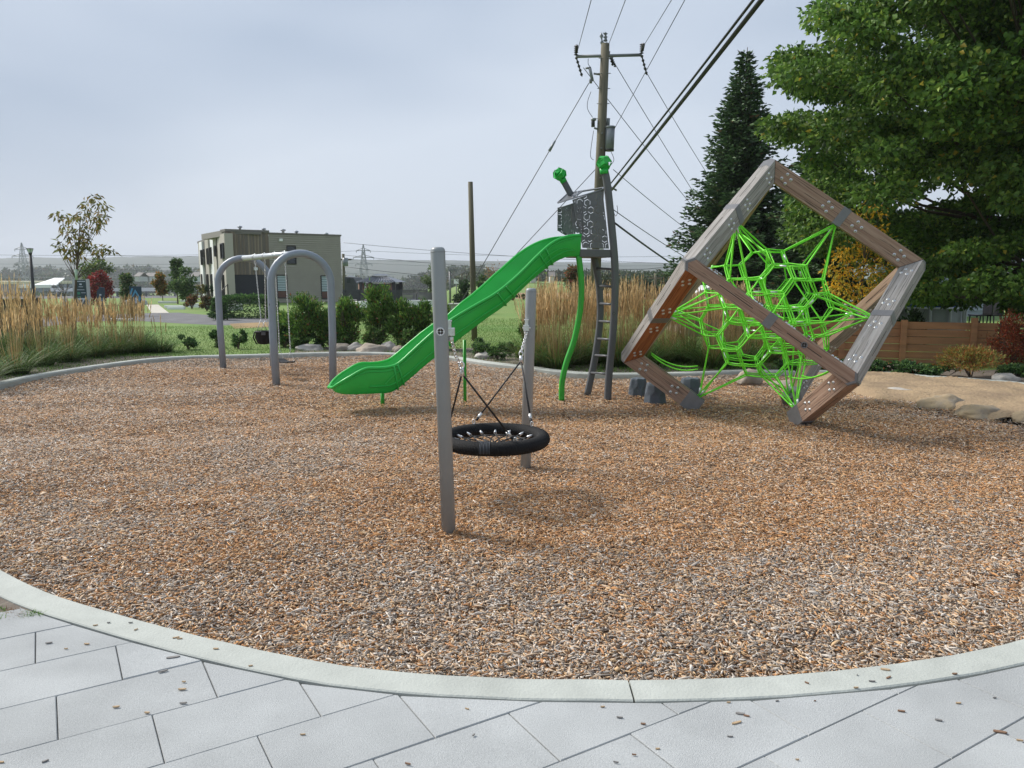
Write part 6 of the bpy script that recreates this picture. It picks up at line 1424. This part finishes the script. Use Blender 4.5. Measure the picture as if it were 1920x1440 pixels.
for k in range(13): z0 = zk0 + (zk1 - zk0) * k / 13; Wk.box(b, 0, Wk.L, z0, z0 + (zk1 - zk0) / 13 * .82, 0, .04)
b.build('slat_wall', [mat('maroon_slats', (.09, .045, .04), .8, var=.3)], dk); b = MB(); Wk.box(b, .02, Wk.L, 0, zk1, -2.5, -.02); b.build('inner_wall', [M_frame], dk); b = MB(); Wk.box(b, Wk.L * .45, Wk.L + .3, zk1 + .0, zk1 + .09, -2.5, .25); b.build('roof_edge', [M_white], dk)

# ---- far: industrial hall, cars, poles, pylons, woods
def far_hall(name, label, x0, x1, ytop, yband, Y, dep, wallc, bandc, sloped=False):
    zb = float(zg(P(x0, 540, Y).x, Y)) - .5; q0, q1 = P(x0, ytop, Y), P(x1, ytop, Y); zw = P(x0, yband, Y).z; t_ = thing(name, label, 'building', ((q0.x + q1.x) / 2, Y, zb))
    b = MB(); b.bx(q0.x, q1.x, Y, Y + dep, zb, zw); b.build('wall', [wallc], t_); b = MB()
    if sloped: b.prism([(q0.x - 1, Y - 1, zw), (q1.x + 2, Y - 1, zw), (q1.x - 3, Y + dep, q0.z), (q0.x - 1, Y + dep, q0.z)], (0, 0, .4))
    else: b.bx(q0.x - .4, q1.x + .4, Y - .4, Y + dep + .4, zw, q0.z)
    b.build('roof', [bandc], t_)
    for k in range(4): b = MB(); xx = q0.x + (q1.x - q0.x) * (k + .3) / 4.2; b.bx(xx, xx + (q1.x - q0.x) * .1, Y - .06, Y - .01, zb, zb + (zw - zb) * .5); b.build('gate', [M_bd], t_)
    return t_
M_hw = mat('hall_wall', (.16, .19, .26), .7)
far_hall('industrial_hall', 'long low grey industrial hall with a cream roof band on the far left', -160, 70, 527.5, 533, 330, 30, M_hw, mat('hall_cream', (.6, .56, .40), .7))
far_hall('warehouse', 'smaller hall with a big white sloping roof right of the cream banded hall', 68, 98, 523, 536, 310, 14, M_hw, M_bw, True)
far_hall('warehouse', 'low annex with a white fascia in front of the long cream banded hall', 34, 70, 534, 540, 300, 8, M_hw, M_bw)
def car(px, Y, label, col, L_=4.4):
    c_ = P(px, 540, Y); zc_ = float(zg(c_.x, Y)) + .1; t_ = thing('parked_car', label, 'car', (c_.x, Y, zc_)); x0 = c_.x - L_ / 2; pr_ = [(0, .35), (.03, .75), (.9, .9), (1.5, 1.4), (3.1, 1.42), (3.8, .95), (4.35, .85), (4.4, .35)]
    b = MB(); b.prism([(x0 + x, Y, zc_ + z) for x, z in pr_], (0, 1.7, 0)); b.build('body', [col], t_, bevel=.06)
    b = MB(); b.prism([(x0 + 1.15, Y - .01, zc_ + .95), (x0 + 1.6, Y - .01, zc_ + 1.32), (x0 + 3.05, Y - .01, zc_ + 1.34), (x0 + 3.5, Y - .01, zc_ + .98)], (0, .02, 0)); b.build('window', [M_glass], t_)
    for x in (.85, 3.5): b = MB(); b.tube([(x0 + x, Y - .04, zc_ + .33), (x0 + x, Y + .2, zc_ + .33)], .33, 14); b.build('wheel', [M_frame], t_)
carw = mat('car_white', (.6, .62, .63), .3, coat=.5); card = mat('car_dark', (.06, .065, .07), .3, coat=.5)
for px, Y, lb, m_ in ((29, 250, 'white car parked leftmost before the industrial hall', carw), (50, 262, 'dark car between two white cars before the hall', card), (92, 256, 'white car parked rightmost before the hall', carw)): car(px, Y, lb, m_)
tl = thing('trailer', 'low white box trailer seen through the grasses right of the ladder', 'trailer', P(1170, 575, 42)); a_, c_ = P(1157, 576, 42), P(1186, 567.5, 42); b = MB(); b.bx(a_.x, c_.x, 42, 43.5, a_.z, c_.z); b.build('box', [carw], tl, bevel=.03)
for x in (.3, .65): b = MB(); q = a_.x + (c_.x - a_.x) * x; b.tube([(q, 41.97, .2), (q, 42.2, .2)], .15, 12); b.build('wheel', [M_frame], tl)
b = MB(); q = G(250, 574); b.prism([(q.x - .55, q.y, .06), (q.x + .55, q.y, .06), (q.x + .5, q.y, .30), (q.x + .3, q.y, .40), (q.x - .3, q.y, .40), (q.x - .5, q.y, .30)], (0, .7, 0)); tag(b.build('stone_block', [mat('pale_stone', (.5, .53, .56), .8)], None, bevel=.06), 'pale rounded stone block below the diamond patterned sign', 'stone block')
b = MB(); q = G(222, 606); b.bx(q.x - .45, q.x + .45, q.y, q.y + .4, .08, .16); tag(b.build('drain_slab', [M_bw], None, bevel=.02), 'small white slab at the near edge of the asphalt path', 'slab')
# guardrail
gr_ = thing('guardrail', 'long pale roadside guardrail across the far left background', 'guardrail', P(200, 550, 75)); a_, c_ = P(96, 553, 62), P(420, 551, 64); Wg = Wall(a_, c_); b = MB(); Wg.box(b, 0, Wg.L, .5, .78, 0, .06); b.build('rail', [M_bw], gr_)
for k in range(12): b = MB(); s_ = Wg.L * (k + .5) / 12; Wg.box(b, s_ - .06, s_ + .06, 0, .7, -.14, -.002); b.build('post', [M_steel], gr_)
def pylon(px, ytop, Y, label, w_=.2):
    tp_ = P(px, ytop, Y); z0_ = float(zg(tp_.x, Y)) if px < 900 else 0.; H = tp_.z - z0_; t_ = thing('transmission_tower', label, 'pylon', (tp_.x, Y, z0_), 0, 'lattice transmission towers'); b = MB(); r_ = Y * .00045; bw = H * .11
    lv = [0, .18, .36, .52, .64, .76, .88, 1]; wd = [1, .75, .5, .62, .42, .3, .2, .03]
    def C(k, sx_, sy_): return Vector((tp_.x + sx_ * bw * wd[k], Y + sy_ * bw * wd[k], z0_ + H * lv[k]))
    for k in range(len(lv) - 1):
        for sx_, sy_ in ((-1, -1), (1, -1), (1, 1), (-1, 1)): b.tube([C(k, sx_, sy_), C(k + 1, sx_, sy_)], r_, 4, cap=False)
        for sy_ in (-1, 1): b.tube([C(k, -1, sy_), C(k + 1, 1, sy_)], r_ * .6, 4, cap=False); b.tube([C(k, 1, sy_), C(k + 1, -1, sy_)], r_ * .6, 4, cap=False); b.tube([C(k, -1, sy_), C(k, 1, sy_)], r_ * .6, 4, cap=False)
    b.build('lattice', [mat('pylon_steel', (.25, .27, .29), .5)], t_)
    for z_, a_ in ((.62, .26), (.75, .32), (.88, .22)):
        b = MB()
        for sx_ in (-1, 1): e_ = Vector((tp_.x + sx_ * H * a_ * .62, Y, z0_ + H * z_)); b.tube([Vector((tp_.x, Y, z0_ + H * z_)), e_], r_, 4); b.tube([Vector((tp_.x, Y, z0_ + H * (z_ + .05))), e_], r_ * .8, 4); b.tube([e_, e_ + Vector((0, 0, -H * .04))], r_, 4)
        b.build('cross_arm', [MATS['pylon_steel']], t_)
    return tp_
pl1 = pylon(40, 455, 420, 'lattice transmission tower on the far left beside the lamp post'); pl2 = pylon(681, 458, 420, 'lattice transmission tower above the gazebo right of the building'); pl3 = pylon(1291, 478, 420, 'lattice transmission tower partly hidden by the spruce')
for i, (z0, y_) in enumerate(((487, 'upper'), (493, 'middle'), (470, 'highest'), (512, 'lowest'))):
    wire(P(-120, z0 + 6, 400), P(681, z0, 420), .10, f'{y_} transmission line wire between the far left tower and the one above the gazebo', 1.6, mat('far_wire', (.2, .22, .25), .6), 'distant transmission line wires'); wire(P(681, z0, 420), P(1291, z0 + 10, 420), .10, f'{y_} transmission line wire from the gazebo tower to the right one', 1.6, MATS['far_wire'], 'distant transmission line wires')
for i, (p1, p2, Y_) in enumerate((((644, 455), (1260, 494), 70), ((644, 478), (1260, 520), 70), ((150, 500), (378, 505), 90), ((150, 474), (378, 480), 90), ((645, 500), (1120, 535), 60), ((1160, 505), (1300, 488), 60), ((1160, 542), (1300, 530), 60), ((0, 545), (136, 538), 26))):
    wire(P(*p1, Y_), P(*p2, Y_), .018 if Y_ > 30 else .012, f'{ORD[i]} of the thin distribution wires strung low across the background, counted from the photo top left', .25, M_wire, 'thin background distribution wires')
wl_ = ['highest thin wire running right from the building roof toward the spruce', 'second highest thin wire running right from the building edge', 'lower thin wire between the red tree pole and the building', 'higher thin wire between the red tree pole and the building', 'low thin wire passing over the gazebo roof toward the pole', 'thin wire rising right from the ladder to the spruce', 'thin wire just above the grasses right of the ladder', 'thin wire low over the grasses at the far left']
for o, l_ in zip([o for o in bpy.data.objects if o.get('group') == 'thin background distribution wires'], wl_): o['label'] = l_
for px, yt, Y, lb, r_ in ((643.5, 476, 62, 'distant utility pole with small transformer at the right edge of the building', .11), (1229, 512, 70, 'distant utility pole right of the ladder conifers', .12), (184, 478, 75, 'distant utility pole above the red tree on the left', .13)):
    a_ = P(px, yt, Y); t_ = thing('distant_pole', lb, 'utility pole', (a_.x, Y, 0)); b = MB(); b.tube([(a_.x, Y, 0), a_], r_, 8); b.build('pole', [M_pole], t_); b = MB(); b.bx(a_.x - .6, a_.x + .6, Y - .06, Y + .06, a_.z - .5, a_.z - .38); b.build('crossarm', [M_pole], t_)
    if px > 640 and px < 650:
        q = P(647.5, 492, Y - .3); b = MB(); b.tube([q + Vector((0, 0, -.3)), q + Vector((0, 0, .35))], .22, 10); b.build('transformer', [M_insg], t_); b = MB(); b.tube(catm([P(644, 495, Y), P(650, 487, Y), P(661, 486, Y)], 4), .04, 6); b.build('lamp_arm', [M_insg], t_)
sl = thing('street_lamp', 'short grey street lamp with a boxy head beside the stub pole', 'street lamp', P(845, 570, 45)); a_ = P(843.5, 508, 45); b = MB(); b.tube([(a_.x, 45, 0), a_], .06, 8); b.build('pole', [M_steel], sl); b = MB(); b.bx(a_.x - .05, a_.x + .45, 44.9, 45.1, a_.z - .02, a_.z + .1); b.build('lamp_head', [M_steel], sl)
b = MB(); q0, q1 = P(851, 532, 50), P(860, 523, 50); b.bx(q0.x, q1.x, 50, 50.04, q0.z, q1.z); b.tube([((q0.x + q1.x) / 2, 50.08, 0), ((q0.x + q1.x) / 2, 50.08, q1.z)], .03, 6, mi=1); tag(b.build('road_sign', [M_bw, M_steel]), 'small white rectangular road sign right of the near post', 'sign')
# far houses
for i, (px, py, w_, Y, c_) in enumerate(((258, 537, 8, 260, (.5, .5, .5)), (275, 532, 6, 280, (.45, .45, .47)), (284, 531, 7, 280, (.55, .55, .55)), (365, 531, 12, 240, (.5, .52, .56)), (378, 530, 8, 250, (.5, .48, .45)), (1000, 541, 9, 200, (.5, .48, .45)), (985, 540, 7, 210, (.42, .42, .44)), (1035, 540, 8, 200, (.55, .55, .55)), (975, 545, 8, 180, (.3, .33, .4)))):
    a_, e_ = P(px - w_ / 2, py, Y), P(px + w_ / 2, py, Y); t_ = thing('distant_house', f'{ORD[i]} from the left of the tiny pale houses far away in the misty valley' if i < 5 else f'{ORD[i-5]} of the tiny far houses behind the far post, counted in depth order', 'house', (a_.x, Y, 0), 0, 'tiny far houses'); zz = max(1.6, a_.z)
    b = MB(); b.bx(a_.x, e_.x, Y, Y + 6, 0, zz); b.build('wall', [mat('house_%d' % i, c_, .8)], t_); b = MB(); b.prism([(a_.x - .3, Y - .3, zz), (e_.x + .3, Y - .3, zz), (e_.x + .3, Y + 3, zz + 1.3), (a_.x - .3, Y + 3, zz + 1.3)], (0, 0, .1)); b.prism([(a_.x - .3, Y + 6.3, zz), (e_.x + .3, Y + 6.3, zz), (e_.x + .3, Y + 3, zz + 1.3), (a_.x - .3, Y + 3, zz + 1.3)], (0, 0, .1)); b.build('roof', [M_trim], t_)
# woods: far tree masses (nobody could count them) and hills
def woods(name, x0, x1, Y, zt, n, pal_, seed, dz=.35, deep=25, blob=3.2):
    g = np.random.default_rng(seed); nb_ = n // 60; bx_ = g.uniform(x0, x1, nb_); by_ = Y + g.uniform(0, deep, nb_); hh = zt * (1 - dz * g.random(nb_)) * (.75 + .5 * vnoise(bx_, by_ * 0, 26, seed)); i_ = g.integers(0, nb_, n)
    f = g.random(n) ** .7; rr_ = blob * np.sqrt(np.clip(1 - (f - .45) ** 2 * 2.6, .05, 1)); an = g.random(n) * 6.283; q = g.random(n) ** .5
    gx_ = bx_[i_] + rr_ * q * np.cos(an); gy_ = by_[i_] + rr_ * q * np.sin(an); pos = np.stack([gx_, gy_, hh[i_] * f + zg(gx_, gy_)], 1); ls = Y * .0045
    d = g.normal(size=(n, 3)) + np.array([0, 0, .3]); tone = (.7 + .6 * g.random(nb_))[i_][:, None]
    o = leaves(name, pos, d, ls * g.uniform(.6, 1.3, n), ls * .8, pal(n, pal_, [3, 3, 2, 1]) * tone, M_leaf, None); tag(o, 'misty mass of far trees along the valley', kind='stuff')
WP = [(.05, .08, .035), (.07, .10, .045), (.04, .06, .03), (.12, .10, .04)]
woods('far_woods', -520, -20, 480, 9.5, 42000, WP, 41, blob=7, deep=60); woods('far_woods', -330, -40, 260, 5.0, 14000, WP, 44, blob=4, deep=20, dz=.6); woods('far_woods', -420, -150, 620, 17, 20000, WP, 46, blob=9, deep=60)
woods('far_woods', 20, 150, 210, 2.6, 12000, WP, 43, blob=5); woods('far_woods', 6, 24, 75, 1.9, 5000, WP, 45, deep=6, blob=1.6); woods('far_woods', -30, 60, 240, 3.0, 9000, WP, 47, blob=5)
def ridge(name, Y, zmax, seed, x0, x1, prof_, col):
    n = 260; xs = np.linspace(x0, x1, n); g = vnoise(xs, xs * 0, (x1 - x0) / 7, seed) * .65 + vnoise(xs, xs * 0, (x1 - x0) / 40, seed + 1) * .12 + .5; h = zmax * g * np.interp(np.linspace(0, 1, n), *prof_)
    h = h + np.random.default_rng(seed).random(n) * zmax * .035; rows = []
    for k, (dy, fz) in enumerate(((0, 0), (60, .45), (140, .8), (230, 1), (500, .9), (700, 0))): rows.append(np.stack([xs, np.full(n, Y + dy), h * fz - 1 - 9 * (1 - fz)], 1))
    V = np.concatenate(rows); i_ = np.arange(n - 1); F = np.concatenate([np.stack([k * n + i_, k * n + i_ + 1, (k + 1) * n + i_ + 1, (k + 1) * n + i_], 1) for k in range(5)]); tag(npmesh(name, V, [F], col, None, None, True), kind='structure')
M_hill = mat('hill_forest', (.03, .05, .032), .95, var=.4, vscale=.03, col2=(.045, .06, .035))
ridge('hills', 1350, 36, 51, -1700, 1500, ([0, .15, .3, .45, .6, .75, 1], [.9, .9, 1, .8, .75, .5, .35]), M_hill); ridge('hills', 850, 14, 53, -1000, 900, ([0, .2, .4, .6, 1], [1, 1, .8, .6, .4]), M_hill)

# ---- loose chips on kerb and pavement, weed corner
lc = [(92, 1206, 14, .3), (124, 1217, 8, .1), (163, 1208, 12, 0), (306, 1259, 20, .5), (342, 1293, 18, .1), (345, 1279, 9, 0), (344, 1319, 16, .2), (276, 1337, 12, 0), (218, 1326, 15, .1), (85, 1428, 14, .7), (3, 1430, 12, 0), (568, 1378, 12, 0), (245, 1168, 9, .1), (255, 1181, 9, .8), (179, 1173, 10, .4), (204, 1168, 7, .1), (330, 1196, 14, .5), (337, 1198, 12, 0), (325, 1233, 28, .35), (405, 1217, 12, 0), (470, 1249, 9, .2),
      (876, 1330, 10, -.4), (888, 1379, 9, .9), (765, 1433, 14, -.4), (1130, 1326, 10, 0), (1162, 1346, 14, -.2), (1206, 1358, 11, -.2), (1233, 1405, 10, 0), (1155, 1430, 12, -.3), (1189, 1416, 10, -.1), (1366, 1318, 9, 0), (1388, 1339, 20, -.2), (1400, 1343, 13, -.3), (1381, 1356, 26, .35), (1369, 1382, 13, 0), (1513, 1281, 10, -.8), (1605, 1290, 11, 0), (1635, 1278, 14, -.1), (1666, 1271, 16, .6), (1660, 1256, 20, -.2), (1607, 1266, 6, .9), (1690, 1334, 16, -.35), (1797, 1319, 12, 0), (1760, 1351, 15, -.4), (1875, 1373, 28, -.35), (1912, 1389, 14, -.3), (1865, 1309, 8, 0), (1528, 1315, 5, 0), (1495, 1425, 8, -.2), (1457, 1315, 8, .3), (1790, 1264, 12, .1)]
cc_ = [('pale tan', (.42, .30, .18)), ('grey', (.2, .19, .18)), ('brown', (.22, .13, .08))]
lchips = {}
for i, (px, py, L_, an) in enumerate(lc):
    onk = G(px, py, KZ); p2 = np.array([[onk.x, onk.y]]); z_ = .1055 if inside(p2, off(KW))[0] else .1015; p = G(px, py, z_); ln_ = L_ / FPX * p.y * .9; wd_ = ln_ * random.uniform(.22, .4); k = (1 if i % 3 == 0 else 0) if px < 640 else i % 3; q = MB()
    M = Matrix.Rotation(an + random.uniform(-.1, .1), 3, 'Z'); pts = [(-.5, -.2), (-.3, -.5), (.3, -.45), (.5, -.1), (.42, .3), (-.1, .5), (-.45, .25)]
    top_ = [M @ Vector((x * ln_, y * wd_, .004 + .003 * abs(x))) + p for x, y in pts]; bot_ = [M @ Vector((x * ln_, y * wd_, .0006)) + p for x, y in pts]
    q.add(top_ + bot_, [tuple(range(7)), tuple(range(7, 14))[::-1]] + [(j, (j + 1) % 7, 7 + (j + 1) % 7, 7 + j) for j in range(7)])
    where = 'kerb' if z_ > .103 else 'pavement'
    o_ = tag(q.build('loose_chip', [mat('loose_' + cc_[k][0].replace(' ', '_'), cc_[k][1], .8)]), 'x', 'wood chip', f'loose {cc_[k][0]} chips on the {where}'); lchips.setdefault((cc_[k][0], where), []).append((px, o_))
for (c_n, where), l_ in lchips.items():
    for i, (px, o_) in enumerate(sorted(l_, key=lambda a: a[0])): o_['label'] = f'{ORD[i]} loose {c_n} wood chip counted from the left on the {where}'
wc = G(5, 1165, .09)
b = MB(); b.add([G(x, y, .094) for x, y in ((-60, 1110), (10, 1122), (60, 1146), (84, 1155), (60, 1160), (0, 1172), (-60, 1185))], [tuple(range(7))]); tag(b.build('soil', [M_soil]), kind='structure')
n = 700; X_ = rng.uniform(-50, 78, n); Yp = 1128 + (X_ + 50) * .2 + rng.uniform(0, 1, n) * (42 - (X_ + 50) * .3).clip(3); bs = np.array([G(a, c, .094) for a, c in zip(X_, Yp)]); gm = (X_ > 45) | (X_ < 12)
kk = rng.random(n) < .5; bs = bs[gm | kk]; gm = gm[gm | kk]; n = len(bs); cA = np.where(gm[:, None], pal(n, [(.10, .22, .03), (.16, .30, .05)], [1, 1]), pal(n, [(.35, .2, .09), (.25, .13, .06)], [1, 1])); hd = rng.normal(size=(n, 3)) * .8 + np.array([0, 0, .8])
tag(blades('weed_patch', bs, hd, rng.uniform(.015, .04, n), .004, .7, cA * .6, cA, M_grass, None, 3), 'patch of weeds and dry litter in the left corner outside the kerb', kind='stuff')

# ---- haze
b = MB(); b.bx(-1900, 1900, -60, 2120, -12, 95); hz = MATS.get('haze') or bpy.data.materials.new('haze'); hz.use_nodes = True; t = hz.node_tree; t.nodes.clear()
vo = t.nodes.new('ShaderNodeVolumePrincipled'); vo.inputs['Color'].default_value = (.90, .95, 1.0, 1); vo.inputs['Density'].default_value = .00036; vo.inputs['Anisotropy'].default_value = .2; om = t.nodes.new('ShaderNodeOutputMaterial'); t.links.new(vo.outputs[0], om.inputs['Volume'])
o = b.build('haze', [hz]); tag(o, kind='stuff'); o['label'] = 'pale misty air over the whole valley'
